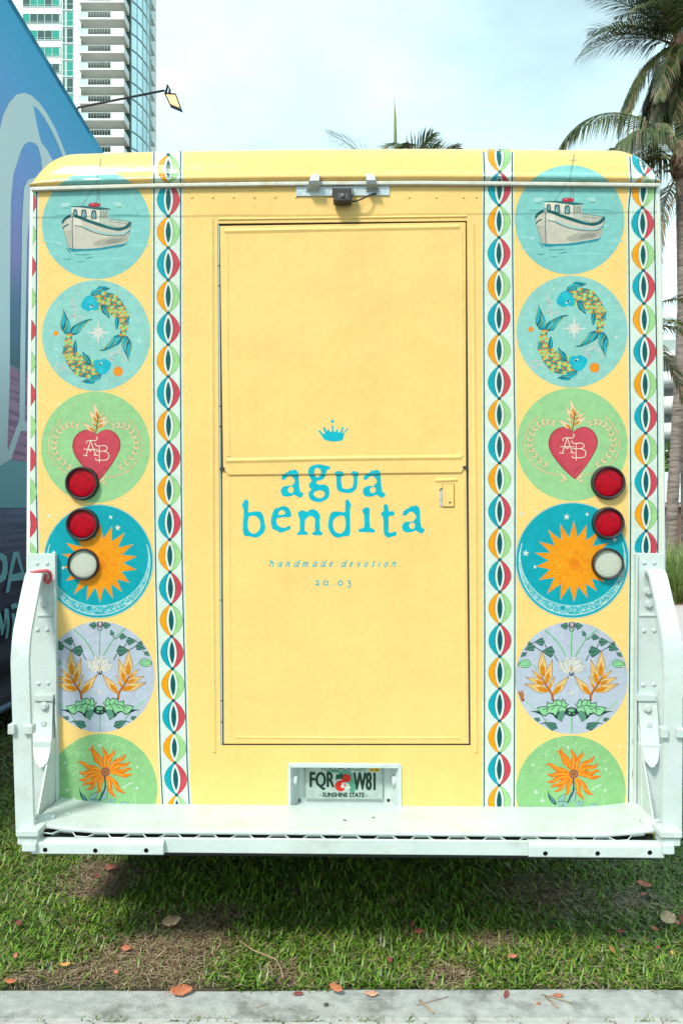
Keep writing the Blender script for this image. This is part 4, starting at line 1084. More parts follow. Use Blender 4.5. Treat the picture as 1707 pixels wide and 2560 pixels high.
def heart(a, z, z4):
    raw = a.T
    a.T = compose(raw, z4)
    cr, br = pc(238, 218, 172), pc(186, 138, 84)
    mir = lambda p: (1244 - p[0], p[1])
    b4 = a.T
    for m in (0, 1):
        a.T = compose(b4, mir) if m else b4
        arc = [(300, 338), (225, 425), (172, 540), (166, 640), (200, 740), (280, 830), (380, 890), (500, 912)]
        a.stroke(arc, 14, br); a.stroke(arc, 8, cr)
        vine = smooth_pts([(450, 412), (380, 398), (310, 420), (255, 480), (225, 560), (222, 640), (262, 715), (330, 785), (400, 835)], False, 3)
        a.stroke(vine, 4, br, sm=False)
        for i in range(1, len(vine) - 1, 2):
            p, q = Vector(vine[i]), Vector(vine[i - 1]); t = (q - p).normalized(); nn = Vector((-t.y, t.x))
            for sd, ln in ((1, 54), (-1, 54)):
                tip = p + t * ln * 0.72 + nn * sd * ln * 0.72
                a.petal(tuple(p), tuple(tip), 27, br); a.petal(tuple(p), tuple(p.lerp(tip, 0.93)), 20, cr)
        for dx, dy, r_ in ((520, 905, 12), (545, 930, 16), (535, 965, 14), (560, 950, 12), (515, 985, 7)): a.ell(dx, dy, r_ + 2, r_ + 2, br, n=9); a.ell(dx, dy, r_, r_, pc(240, 222, 170), n=9)
        a.ell(540, 950, 5, 5, pc(160, 90, 40), n=8)
    a.T = compose(raw, z)
    hp = [(795, 738), (700, 670), (570, 650), (430, 700), (320, 820), (275, 980), (290, 1100), (350, 1240), (480, 1420), (650, 1610), (838, 1768), (870, 1740), (1000, 1590), (1140, 1400), (1240, 1230), (1310, 1080), (1325, 950), (1290, 820), (1200, 710), (1060, 645), (930, 665), (830, 728)]
    a.spoly(hp, pc(148, 32, 52), k=3)
    hc = (810, 1080); a.spoly([(hc[0] + (x - hc[0]) * 0.965, hc[1] + (y - hc[1]) * 0.97) for x, y in hp], pc(214, 76, 92), k=3)
    a.stroke([(330, 900), (330, 1080), (420, 1270), (560, 1450), (780, 1680)], 8, pc(160, 40, 60)); a.stroke([(352, 900), (350, 1060), (440, 1250), (600, 1450)], 6, pc(170, 46, 66))
    for k in range(11): a.stroke([(840 + k * 16, 1655 - k * 16), (800 + k * 20, 1600 - k * 16)], 7, pc(150, 36, 54), sm=False)
    lt_ = pc(244, 234, 208); w = 17
    for p in ([(675, 885), (570, 1215)], [(675, 885), (785, 1200)], [(525, 1070), (825, 1076)], [(865, 1000), (865, 1370)]): a.stroke(p, w, lt_, sm=False)
    for p in ([(640, 1075), (655, 1105), (680, 1110), (715, 1072)], [(592, 948), (582, 918), (612, 890), (680, 880), (770, 886), (808, 858), (816, 820), (795, 792)], [(515, 1188), (540, 1210), (605, 1210)], [(742, 1200), (790, 1200), (845, 1216)],
              [(770, 940), (776, 966), (810, 1000), (870, 1000), (985, 996), (1035, 1040), (1015, 1090), (960, 1112), (785, 1112)], [(960, 1112), (1045, 1148), (1072, 1212), (1050, 1280), (990, 1308), (865, 1310), (800, 1310), (778, 1288), (800, 1268)]): a.stroke(p, w, lt_)
    lf, og = pc(246, 218, 176), pc(222, 138, 22)
    for b_, t_, w_ in (((835, 410), (738, 40), 105), ((845, 410), (950, 262), 60), ((815, 490), (632, 205), 110), ((838, 500), (1056, 330), 85), ((790, 570), (668, 440), 70), ((815, 610), (1104, 422), 115), ((775, 690), (476, 488), 115)):
        a.petal(b_, t_, w_, pc(206, 150, 90)); a.petal(b_, tuple(Vector(b_).lerp(Vector(t_), 0.95)), w_ * 0.86, lf); a.petal(b_, tuple(Vector(b_).lerp(Vector(t_), 0.52)), w_ * 0.5, og, bulge=0.6)
    a.stroke([(785, 725), (805, 600), (830, 440), (845, 330)], 22, pc(140, 84, 20))
    a.T = raw

def sunmoon(a, z, stars):
    raw = a.T; a.T = compose(raw, z)
    rngs = random.Random(3)
    # crescent
    n = 48; outer_, inner_ = [], []
    for k in range(n + 1):
        t = math.radians(200 - 220 * k / n) if False else math.radians(-20 + 220 * k / n)
        outer_.append((665 + 522 * math.cos(t), 640 + 524 * math.sin(t)))
        th = 88 * max(0.03, math.sin(math.pi * k / n)) ** 1.4
        inner_.append((665 + (522 - th) * math.cos(t), 640 + (524 - th) * math.sin(t)))
    a.poly(outer_ + inner_[::-1], pc(72, 186, 196))
    a.stroke(outer_, 9, pc(196, 228, 226), sm=False); a.stroke(inner_, 8, pc(186, 224, 222), sm=False)
    a.layer += 1
    for k in range(330):
        f = rngs.random(); i = min(int((0.08 + 0.84 * f) * n), n - 1); e = rngs.random(); p = Vector(outer_[i]).lerp(Vector(inner_[i]), 0.1 + 0.8 * e); q = Vector(outer_[i + 1]).lerp(Vector(inner_[i + 1]), 0.1 + 0.8 * e)
        c = p.lerp(q, rngs.random()); r_ = rngs.uniform(3, 9); a.ell(c.x, c.y, r_, r_ * 0.8, pc(205, 232, 228), n=5, layer=a.layer + k % 4)
    a.layer += 5
    a.ell(575, 1095, 24, 18, pc(20, 160, 175)); a.ell(650, 1140, 18, 10, pc(30, 165, 178))
    c = (675, 645)
    tips = [(680, 245), (805, 280), (930, 345), (1018, 460), (1052, 582), (1048, 712), (978, 842), (902, 932), (812, 998), (682, 1037), (548, 1017), (420, 957), (340, 822), (318, 690), (300, 558), (340, 448), (430, 333), (545, 273)]
    def sun(k1, k2):
        pts = []
        for i, t in enumerate(tips):
            u = tips[(i + 1) % len(tips)]
            pts.append((c[0] + (t[0] - c[0]) * k1, c[1] + (t[1] - c[1]) * k1))
            m = Vector((t[0] + u[0] - 2 * c[0], t[1] + u[1] - 2 * c[1])).normalized() * 236 * k2
            pts.append((c[0] + m.x, c[1] + m.y))
        return pts
    a.poly(sun(1.012, 1.03), pc(240, 200, 90)); a.poly(sun(1.0, 1.0), pc(252, 142, 16)); a.poly(sun(0.88, 0.98), pc(254, 160, 18))
    for k in range(26):
        t = rngs.random() * 6.28; r_ = rngs.uniform(20, 190); a.ell(c[0] + r_ * math.cos(t), c[1] + r_ * math.sin(t), rngs.uniform(14, 40), rngs.uniform(12, 30), (pc(252, 150, 14), pc(255, 172, 28))[k % 2], rot=rngs.random() * 3, n=12)
    a.ell(c[0] + 10, c[1] + 20, 55, 60, pc(250, 140, 12))
    for x, y, r_ in stars: a.star(x, y, r_, 5, 0.40, pc(232, 238, 226), rot=-math.pi / 2 + 0.1)
    a.T = raw

def botany(a, z, dried):
    raw = a.T; a.T = compose(raw, z); b0 = a.T
    mir = lambda p: (1546 - p[0], p[1])
    lg, dg, ink, gold, lgold, brn = pc(124, 214, 134), pc(66, 122, 104), pc(42, 56, 62), pc(222, 140, 26), pc(246, 208, 138), pc(186, 102, 24)
    for p in ([(420, 180), (560, 310), (640, 420), (690, 525)], [(775, 150), (770, 330), (768, 525)], [(1110, 170), (950, 320), (820, 530)], [(775, 1290), (773, 1525)]):
        a.stroke(p, 15, lg); a.stroke([(x + 5, y + 2) for x, y in p], 5, pc(40, 110, 70))
    def leafh(b_, t_, w_):
        a.petal(b_, t_, w_, ink, bulge=0.3); a.petal(tuple(Vector(b_).lerp(Vector(t_), 0.05)), tuple(Vector(b_).lerp(Vector(t_), 0.93)), w_ * 0.84, dg, bulge=0.3)
        B, T_ = Vector(b_), Vector(t_); d = T_ - B; nn = Vector((-d.y, d.x)).normalized() * w_
        for s_ in (-0.2, 0.0, 0.2): a.stroke([tuple(B + d * 0.12 + nn * s_ * 0.6), tuple(B + d * 0.4 + nn * s_), tuple(B + d * 0.85)], 5, pc(112, 164, 142) if s_ else ink)
    for m in (0, 1):
        a.T = compose(b0, mir) if m else b0
        for p in ([(590, 590), (545, 505)], [(380, 458), (290, 405)], [(458, 440), (420, 365)], [(290, 345), (230, 368)], [(190, 465), (165, 512)], [(760, 205), (735, 150)], [(450, 1395), (370, 1408)]): a.stroke(p, 11, ink, sm=False)
        for b_, t_, w_ in (((555, 470), (386, 460), 150), ((425, 340), (288, 336), 110), ((298, 395), (158, 440), 105), ((175, 480), (106, 538), 62), ((240, 335), (196, 385), 40), ((732, 135), (622, 126), 95), ((590, 1470), (408, 1388), 110), ((365, 1365), (276, 1336), 60)): leafh(b_, t_, w_)
        a.stroke([(165, 1110), (250, 1180), (340, 1250)], 12, lg); a.stroke([(370, 1290), (420, 1350), (455, 1400)], 11, pc(90, 170, 110))
        a.stroke([(320, 730), (295, 660), (240, 625)], 8, pc(120, 190, 140))
        a.spoly([(245, 610), (215, 575), (150, 570), (90, 600), (70, 640), (110, 672), (190, 678), (235, 650)], pc(60, 110, 80), k=2); a.spoly([(238, 612), (210, 582), (150, 578), (98, 604), (84, 640), (115, 664), (188, 670), (228, 648)], pc(152, 216, 162), k=2)
        a.stroke([(225, 620), (160, 600), (90, 625)], 5, pc(60, 110, 80)); a.stroke([(225, 640), (160, 645), (100, 640)], 5, pc(60, 110, 80)); a.ell(95, 662, 26, 8, pc(226, 170, 150))
        for b_, t_, w_ in (((395, 800), (385, 440), 118), ((432, 905), (525, 556), 105), ((385, 830), (246, 702), 60), ((420, 890), (166, 798), 84), ((478, 985), (146, 884), 112), ((470, 965), (557, 772), 52), ((525, 1035), (748, 770), 105)):
            B, T_ = Vector(b_), Vector(t_)
            a.petal(b_, t_, w_, pc(150, 84, 24)); a.petal(b_, tuple(B.lerp(T_, 0.97)), w_ * 0.88, lgold); a.petal(b_, tuple(B.lerp(T_, 0.56)), w_ * 0.58, gold, bulge=0.62)
            d = T_ - B; nn = Vector((-d.y, d.x)).normalized() * w_
            for s_ in (-0.2, 0.2): a.stroke([tuple(B + d * 0.45 + nn * s_), tuple(B + d * 0.7 + nn * s_ * 0.6), tuple(B + d * 0.95)], 4, pc(170, 110, 50))
        a.stroke([(527, 1108), (515, 1020), (440, 905), (380, 800)], [30, 30, 26, 24, 20, 16], brn)
        a.poly([(768, 1240), (700, 1200), (735, 1150), (700, 1140), (690, 1100), (655, 1078), (630, 1112), (600, 1082), (570, 1100), (530, 1092), (525, 1140), (450, 1122), (448, 1178), (385, 1180), (318, 1196), (345, 1240), (225, 1245), (300, 1258), (380, 1292), (430, 1312), (480, 1272), (530, 1292), (560, 1332), (640, 1382), (690, 1290), (720, 1262)], ink)
        a.poly([(758, 1232), (694, 1198), (722, 1152), (690, 1146), (682, 1108), (655, 1092), (632, 1126), (602, 1096), (572, 1112), (540, 1106), (532, 1150), (460, 1136), (456, 1188), (388, 1190), (332, 1204), (356, 1244), (390, 1284), (428, 1298), (478, 1258), (536, 1268), (560, 1300), (590, 1250), (650, 1240), (700, 1250)], pc(150, 216, 158))
        a.spoly([(600, 1270), (650, 1235), (685, 1270), (668, 1330), (636, 1372), (585, 1340)], pc(96, 152, 128), k=2)
        for p in ([(740, 1225), (640, 1180), (540, 1170), (400, 1225)], [(640, 1180), (650, 1110)], [(590, 1172), (565, 1120)], [(680, 1200), (700, 1160)], [(560, 1175), (500, 1230)], [(620, 1190), (590, 1250)], [(470, 1195), (440, 1260)]): a.stroke(p, 9, ink)
    a.T = b0
    for b_, t_, w_ in (((950, 268), (914, 186), 62), ((1030, 268), (1142, 290), 88)): leafh(b_, t_, w_)
    a.stroke([(950, 300), (960, 265)], 8, ink, sm=False); a.stroke([(970, 315), (1040, 275)], 8, ink, sm=False)
    a.spoly([(735, 90), (770, 80), (820, 92), (815, 140), (770, 160), (735, 135)], pc(90, 76, 88), k=2); a.spoly([(750, 96), (772, 88), (800, 98), (790, 136), (765, 140)], pc(196, 184, 186), k=2)
    a.ell(770, 1250, 84, 60, ink); a.ell(770, 1230, 44, 22, pc(120, 190, 140)); a.ell(745, 1270, 16, 12, pc(130, 200, 150)); a.ell(800, 1275, 14, 10, pc(110, 180, 130))
    wp, wo = pc(226, 222, 212), pc(150, 146, 144)
    for b_, t_, w_ in (((768, 735), (592, 588), 130), ((768, 735), (625, 680), 80), ((768, 735), (705, 515), 150), ((770, 735), (812, 515), 150), ((772, 735), (902, 545), 120), ((772, 735), (962, 632), 110), ((772, 735), (905, 700), 60)):
        a.petal(b_, t_, w_, wo, bulge=0.68); a.petal(b_, tuple(Vector(b_).lerp(Vector(t_), 0.97)), w_ * 0.93, wp, bulge=0.68); a.stroke([b_, tuple(Vector(b_).lerp(Vector(t_), 0.7))], 4, wo, sm=False)
    for p in ([(768, 720), (750, 640)], [(772, 720), (790, 635)], [(770, 720), (770, 630)]): a.stroke(p, 14, pc(82, 98, 156), sm=False, taper=True)
    a.ell(771, 690, 16, 22, pc(240, 172, 90)); a.spoly([(735, 730), (770, 745), (805, 728), (798, 770), (770, 782), (745, 770)], pc(70, 70, 96), k=2); a.ell(758, 750, 7, 12, pc(210, 214, 220)); a.ell(784, 750, 6, 10, pc(200, 204, 214))
    a.star(772, 1010, 66, 8, 0.22, pc(232, 226, 200), alt=0.6)
    if dried:
        a.poly([(72, 985), (88, 975), (100, 1010), (112, 960), (122, 1005), (135, 952), (140, 1010), (152, 1000), (150, 1060), (160, 1100), (115, 1114), (95, 1060)], pc(192, 128, 80)); a.ell(140, 1098, 20, 16, pc(160, 70, 40))
        for p in ([(90, 985), (120, 1080)], [(130, 970), (135, 1080)]): a.stroke(p, 6, pc(150, 90, 50), sm=False)
    a.T = raw

def sunflower(a, z):
    raw = a.T; a.T = compose(raw, z)
    pale = pc(190, 226, 176)
    for x, y, r_ in ((420, 350, 42), (515, 312, 62), (480, 360, 40), (840, 300, 74), (905, 380, 62), (400, 495, 56), (445, 545, 40), (620, 270, 46), (720, 250, 30), (960, 470, 34)):
        pts = [(x + r_ * math.cos(t * 0.3 - 3.3), y + r_ * math.sin(t * 0.3 - 3.3)) for t in range(14)]; a.stroke(pts, 5, pale, sm=False)
    a.stroke([(1000, 700), (1015, 780), (1010, 830)], 4, pale); a.stroke([(420, 690), (410, 760)], 4, pale)
    gl, gd = pc(150, 192, 178), pc(64, 116, 118)
    for b_, t_, w_ in (((560, 800), (660, 690), 60), ((690, 800), (742, 640), 70), ((760, 830), (820, 770), 50), ((660, 830), (600, 760), 60), ((560, 815), (640, 780), 60), ((860, 830), (960, 800), 40), ((740, 820), (780, 760), 40)): a.petal(b_, t_, w_, gd); a.petal(b_, tuple(Vector(b_).lerp(Vector(t_), 0.94)), w_ * 0.8, gl)
    a.spoly([(468, 655), (478, 700), (510, 735), (540, 770), (552, 812), (520, 800), (485, 760), (470, 710)], pc(40, 80, 88), k=2); a.spoly([(474, 680), (490, 720), (525, 760), (535, 795), (500, 760)], pc(96, 150, 148), k=2)
    c = Vector((722, 508))
    tips = [(560, 270), (588, 248), (712, 260), (804, 283), (924, 333), (968, 408), (983, 488), (988, 545), (906, 730), (806, 770), (638, 722), (538, 692), (502, 652), (456, 590), (456, 514), (446, 413)]
    def wavy(t, w, col, k1):
        d = Vector(t) - c; L = d.length; d.normalize(); nn = Vector((-d.y, d.x)); A, B = [], []
        for i in range(13):
            s_ = i / 12.0; rr = 30 + (L * k1 - 30) * s_; wob = 15 * math.sin(s_ * 9.5 + t[0]) * s_
            ww = w * (math.sin(math.pi * min(1, 0.06 + s_ ** 1.1 * 0.94)) ** 0.8) * 0.5 + 0.8
            p = c + d * rr + nn * wob; A.append(tuple(p + nn * ww)); B.append(tuple(p - nn * ww))
        a.poly(A + B[::-1], col)
    for t in tips:
        wavy(t, 44, pc(222, 92, 12), 1.0); wavy(t, 36, pc(252, 132, 16), 0.97); wavy(t, 15, pc(255, 164, 48), 0.82)
    a.stroke([(714, 545), (722, 620), (712, 690), (660, 790)], 14, pc(30, 80, 88))
    a.ell(c.x, c.y, 43, 43, pc(112, 86, 96)); a.ell(c.x, c.y, 33, 33, pc(196, 116, 66)); a.ell(c.x, c.y, 15, 15, pc(110, 74, 60)); a.ell(c.x - 1, c.y - 2, 7, 7, pc(200, 130, 60))
    for x, y, r_ in ((665, 246, 26), (325, 420, 26), (350, 686, 38), (1035, 460, 26), (1030, 670, 28), (908, 656, 26), (405, 235, 14), (745, 205, 18), (1078, 505, 14), (415, 770, 34), (1020, 385, 12)): a.star(x, y, r_, 8, 0.24, pc(226, 240, 222), alt=0.6)
    a.stroke([(920, 650), (955, 625), (995, 612)], 12, pc(222, 238, 218), taper=True)
    a.T = raw

def medallion(label, ell, basec, draw, clips=(), rim=None):
    a = Art(); cx_, cy_, rx, ry = ell
    if rim: a.ell(cx_, cy_, rx + 1.6, ry + 1.6, pc(120, 130, 100), n=96); a.ell(cx_, cy_, rx + 0.8, ry + 0.8, rim, n=96)
    a.ell(cx_, cy_, rx, ry, basec, n=96)
    draw(a)
    return a
LB, LF, LH, LS, LL, LG = (241.5, 562, 135.6, 136), (241.3, 839, 135.4, 138.8), (239.7, 1117.8, 136, 139), (246.5, 1403.3, 136.4, 141.6), (250, 1692, 137.2, 138.5), (257, 1973, 137, 139)
RB, RF, RH, RS_, RL, RG = (1423, 549.6, 136.6, 136.2), (1429, 829, 138.6, 140), (1429.3, 1111.4, 138.6, 141), (1429.7, 1400.8, 141, 144), (1427.5, 1695, 140.4, 140), (1426, 1978, 137, 139)
zB, zF, zH, zH4, zS, zL, zG = Z(140, 480, 7.467), Z(100, 700, 5.407), Z(150, 1000, 8.711), Z(80, 960, 3.92), Z(1260, 1240, 3.92), Z(1280, 1540, 5.227), Z(80, 1800, 3.92)
starsR = ((610, 205, 34), (810, 180, 22), (210, 560, 36), (300, 695, 22), (1080, 428, 26), (868, 295, 20))
starsL = ((790, 190, 24), (862, 295, 34), (310, 695, 22), (215, 545, 26))
for side_, (eb, ef, eh, es, el, eg) in (('L', (LB, LF, LH, LS, LL, LG)), ('R', (RB, RF, RH, RS_, RL, RG))):
    left = side_ == 'L'
    lc = [] if not left else []
    # boat, wrapping over the drip rail on to the roof edge
    a = Art(); a.ell(*eb, pc(140, 208, 202), n=96); a.T = remap(LB, eb); boat(a, zB)
    xm = eb[0]; gy = interp(GUT, xm); sl = (interp(GUT, xm + 130) - interp(GUT, xm - 130)) / 260.0; no = Vector((-sl, 1)).normalized()
    o = a.build('printed_medallion', van, wall_map, clips=[((xm, gy + RAILH - 2), (-no.x, -no.y))]); o['label'] = 'round print of a small fishing boat on aqua water'
    a.build('printed_medallion', van, cap_map, mat=M['print_gloss'], clips=[((xm, gy - 1), (no.x, no.y))], grid=(list(np.arange(xm - 130, xm + 135, 8.0)), list(np.arange(380, gy + 4, 3.5))), step=0.00006)
    a = Art(); a.ell(*ef, pc(152, 212, 202), n=96); a.T = remap(LF, ef); fishes(a, zF); o = a.build('printed_medallion', van, wall_map); o['label'] = 'round print of two scaly fish circling a star'
    a = Art(); a.ell(*eh, pc(162, 213, 150), n=96); a.T = remap(LH, eh); heart(a, zH, zH4); o = a.build('printed_medallion', van, wall_map); o['label'] = 'round green print of a red heart with the letters AB'
    a = Art(); a.ell(es[0], es[1], es[2] + 1.4, es[3] + 1.4, pc(130, 130, 90), n=96); a.ell(es[0], es[1], es[2] + 0.7, es[3] + 0.7, pc(214, 232, 222), n=96); a.ell(es[0], es[1], es[2] - 0.9, es[3] - 0.9, pc(2, 170, 184), n=96)
    a.T = remap(RS_, es); sunmoon(a, zS, starsL if left else starsR)
    tt = compose(a.T, zS); a.T = tt
    for x, y, r_ in ((168, 175, 26), (315, 150, 16)): a.star(x, y, r_, 5, 0.42, pc(226, 238, 226))
    o = a.build('printed_medallion', van, wall_map); o['label'] = 'round teal print of an orange sun above a crescent moon'
    a = Art(); a.ell(*el, pc(194, 203, 219), n=96); a.T = remap(RL, el); botany(a, zL, not left); o = a.build('printed_medallion', van, wall_map); o['label'] = 'round lilac print of leaves and golden flowers'
    a = Art(); a.ell(*eg, pc(150, 204, 138), n=96); a.T = remap(LG, eg); sunflower(a, zG); o = a.build('printed_medallion', van, wall_map, clips=[((0, 2034), (0, 1))]); o['label'] = 'round green print of an orange flower with wavy petals'
# little pale bursts scattered on the yellow
a = Art()
for x, y, r_ in ((360, 690, 5), (326, 985, 6), (150, 1010, 6), (320, 1245, 5), (330, 1523, 5), (1560, 690, 5), (1345, 985, 4), (1550, 1590, 6), (1547, 1866, 7), (340, 495, 4), (368, 498, 4), (358, 640, 5), (102, 905, 4)):
    a.star(x, y, r_, 8, 0.35, pc(253, 240, 190), alt=0.6)
tag(a.build('printed_bursts', van, wall_map), kind='stuff')

# ------------------------------------------------------------------ lettering on the door
LT = pc(0, 190, 208)
zA, zB2, zC2, zT = Z(690, 1040, 5.407), Z(590, 1240, 6.272), Z(830, 1240, 6.272), Z(660, 1385, 4.48)
aO = [(75, 830), (95, 790), (170, 750), (180, 728), (215, 738), (250, 722), (290, 745), (305, 790), (312, 900), (325, 1015), (372, 1045), (368, 1060), (335, 1105), (275, 1080), (245, 1062), (195, 1085), (110, 1088), (75, 1055), (65, 1010), (80, 970), (130, 942), (205, 945), (235, 915), (255, 880), (235, 840), (205, 812), (165, 812), (120, 858), (80, 858)]
aH = [(205, 955), (235, 970), (238, 1010), (215, 1040), (185, 1038), (162, 1010), (165, 975)]
gO = [(440, 720), (470, 680), (520, 660), (590, 652), (650, 665), (700, 675), (735, 690), (725, 718), (690, 728), (665, 800), (640, 850), (600, 868), (550, 880), (545, 905), (580, 930), (640, 925), (690, 940), (715, 975), (722, 1040), (710, 1100), (660, 1140), (590, 1165), (520, 1155), (460, 1125), (440, 1070), (445, 1025), (478, 995), (450, 965), (445, 925), (465, 895), (480, 870), (450, 820), (435, 775)]
gH = [[(530, 710), (560, 700), (605, 730), (600, 790), (565, 830), (530, 810), (518, 770)], [(505, 1050), (530, 1020), (590, 1005), (640, 1020), (658, 1060), (630, 1100), (580, 1110), (530, 1090)]]
uO = [(790, 775), (810, 750), (870, 742), (915, 770), (915, 795), (885, 820), (880, 880), (895, 960), (930, 985), (1000, 980), (1035, 950), (1045, 870), (1040, 805), (1010, 785), (1025, 750), (1070, 745), (1115, 765), (1112, 795), (1100, 830), (1100, 920), (1085, 980), (1040, 1025), (990, 1043), (900, 1035), (840, 1010), (820, 970), (815, 880), (812, 815)]
crown = [(572, 205), (585, 190), (605, 205), (645, 245), (658, 225), (635, 165), (650, 148), (668, 165), (685, 210), (695, 185), (710, 178), (725, 200), (728, 215), (750, 210), (755, 170), (748, 140), (763, 128), (778, 145), (775, 200), (800, 215), (812, 185), (828, 175), (838, 195), (835, 215), (865, 215), (890, 155), (905, 148), (915, 165), (890, 225), (905, 230), (945, 180), (965, 170), (972, 185), (925, 230), (905, 310), (880, 335), (780, 345), (700, 335), (650, 318), (615, 260)]
bO = [(95, 150), (125, 80), (155, 52), (190, 70), (200, 110), (190, 230), (205, 258), (260, 245), (340, 238), (395, 255), (435, 330), (450, 420), (462, 480), (445, 560), (390, 615), (340, 648), (280, 648), (210, 632), (140, 628), (115, 580), (108, 510), (115, 350), (122, 270), (115, 190)]
bH = [(215, 315), (300, 312), (345, 345), (380, 400), (378, 490), (350, 550), (310, 580), (270, 590), (220, 565), (190, 510), (185, 430), (195, 360)]
eO = [(545, 400), (560, 310), (600, 205), (665, 185), (735, 157), (800, 170), (840, 210), (870, 290), (860, 320), (820, 338), (770, 330), (645, 350), (635, 400), (650, 450), (700, 490), (760, 495), (800, 485), (840, 460), (855, 485), (845, 525), (790, 545), (720, 572), (675, 570), (640, 540), (575, 520), (555, 450)]
eH = [(670, 260), (690, 230), (720, 220), (755, 235), (770, 270), (740, 292), (670, 295)]
nO = [(970, 280), (990, 245), (1030, 222), (1070, 228), (1110, 248), (1160, 215), (1220, 208), (1275, 240), (1310, 290), (1320, 340), (1308, 400), (1318, 460), (1315, 540), (1355, 575), (1355, 600), (1325, 618), (1210, 612), (1190, 590), (1215, 565), (1240, 540), (1232, 450), (1240, 380), (1210, 325), (1160, 315), (1110, 345), (1085, 380), (1078, 470), (1080, 545), (1125, 575), (1120, 605), (1040, 610), (970, 612), (955, 595), (975, 565), (1000, 540), (998, 450), (998, 370)]
dO = [(-60, 430), (-45, 330), (-5, 255), (60, 240), (120, 245), (185, 255), (205, 230), (205, 120), (210, 70), (245, 50), (270, 80), (302, 145), (285, 185), (280, 270), (282, 380), (285, 500), (282, 580), (262, 625), (180, 632), (110, 652), (60, 648), (0, 610), (-45, 540), (-62, 480)]
dH = [(20, 385), (60, 340), (115, 310), (180, 312), (205, 360), (210, 450), (195, 530), (150, 580), (110, 588), (55, 560), (20, 500), (14, 440)]
iO = [(470, 235), (490, 200), (520, 178), (575, 180), (588, 230), (585, 350), (590, 440), (598, 495), (660, 520), (672, 545), (655, 575), (570, 568), (430, 565), (415, 550), (420, 520), (495, 495), (505, 420), (500, 340), (498, 285)]
tO = [(765, 265), (790, 250), (805, 235), (808, 155), (830, 125), (865, 135), (880, 180), (890, 240), (930, 235), (970, 245), (978, 285), (950, 308), (890, 320), (885, 420), (885, 550), (900, 575), (960, 568), (990, 552), (1008, 575), (1000, 620), (950, 632), (890, 652), (860, 645), (815, 600), (805, 520), (805, 420), (795, 330), (768, 300)]
def upper_map(x, y, off): u, z = W(x, y, 0.004); return (u, -0.004 - off, z)
def lower_map(x, y, off): u, z = W(x, y, -0.002); return (u, 0.002 - off, z)
a = Art(); a.T = zA; a.spoly(crown, LT, k=2); a.ell(762, 72, 22, 22, LT)
o = a.build('printed_crown', door, upper_map); o['label'] = 'turquoise splash crown printed on the yellow door'
def agua():
    a = Art(); a.T = zA
    a.spoly(aO, LT, [aH], k=2); a.spoly(gO, LT, gH, k=2); a.spoly(uO, LT, k=2)
    a.T = lambda p: zA((p[0] + 1107, p[1] + 2)); a.spoly(aO, LT, [aH], k=2)
    return a
def seamy(x): return 1188.0 - (x - 571) * 6.0 / 582.0
nS = Vector((6.0 / 582.0, 1)).normalized()
agua().build('lettering', door, upper_map, clips=[((860, seamy(860) - 0.3), (nS.x, nS.y))])
a = agua(); a.build('lettering', door, lower_map, clips=[((860, seamy(860) + 0.3), (-nS.x, -nS.y))])
a = Art(); a.T = zB2; a.spoly(bO, LT, [bH], k=2); a.spoly(eO, LT, [eH], k=2); a.spoly(nO, LT, k=2)
a.T = zC2; a.spoly(dO, LT, [dH], k=2); a.spoly(iO, LT, k=2); a.spoly(tO, LT, k=2)
a.T = lambda p: (zA(p)[0] + 302.6, zA(p)[1] + 89.6); a.spoly(aO, LT, [aH], k=2)
a.build('lettering', door, lower_map)
GL = {'h': [[(0.05, 1.55), (0.05, 0)], [(0.05, 0.6), (0.4, 1.0), (0.8, 0.95), (0.8, 0.1), (1.0, 0.1)]], 'a': [[(0.9, 0.9), (0.4, 1.0), (0.05, 0.5), (0.2, 0.03), (0.55, 0.15), (0.85, 0.7)], [(0.95, 1.0), (0.85, 0.1), (1.05, 0.12)]],
      'n': [[(0.1, 1.0), (0.1, 0)], [(0.1, 0.6), (0.45, 1.0), (0.8, 0.9), (0.75, 0.1), (1.0, 0.1)]], 'd': [[(0.8, 0.85), (0.4, 1.0), (0.05, 0.5), (0.2, 0.03), (0.5, 0.1), (0.8, 0.6)], [(0.95, 1.6), (0.8, 0.1), (1.0, 0.12)]],
      'm': [[(0.05, 1.0), (0.05, 0)], [(0.05, 0.6), (0.3, 1.0), (0.45, 0.9), (0.43, 0)], [(0.45, 0.6), (0.7, 1.0), (0.88, 0.9), (0.85, 0.1), (1.0, 0.1)]], 'e': [[(0.15, 0.5), (0.6, 0.6), (0.85, 0.85), (0.6, 1.0), (0.25, 0.75), (0.15, 0.3), (0.4, 0.02), (0.9, 0.25)]],
      'v': [[(0.05, 0.95), (0.25, 0.9), (0.4, 0.02), (0.85, 0.6), (0.8, 1.0)]], 'o': [[(0.5, 1.0), (0.1, 0.6), (0.2, 0.1), (0.5, 0.0), (0.9, 0.4), (0.8, 0.9), (0.5, 1.0)]], 't': [[(0.5, 1.35), (0.3, 0.2), (0.45, 0.02), (0.8, 0.2)], [(0.05, 0.95), (0.95, 0.97)]],
      'i': [[(0.45, 1.0), (0.3, 0.15), (0.75, 0.12)], [(0.6, 1.45), (0.68, 1.36)]],
      '2': [[(0.1, 0.7), (0.3, 1.0), (0.7, 0.95), (0.75, 0.6), (0.1, 0.06)], [(0.05, 0.06), (0.95, 0.08)]], '0': [[(0.5, 1.0), (0.1, 0.75), (0.08, 0.3), (0.5, 0.0), (0.92, 0.3), (0.9, 0.75), (0.5, 1.0)]], '.': [[(0.4, 0.02), (0.4, 0.2)]],
      '3': [[(0.1, 0.85), (0.4, 1.0), (0.8, 0.85), (0.7, 0.5), (0.35, 0.4)], [(0.4, 0.42), (0.85, 0.25), (0.85, -0.15), (0.4, -0.4), (0.02, -0.3)]]}
a = Art(); a.T = zT
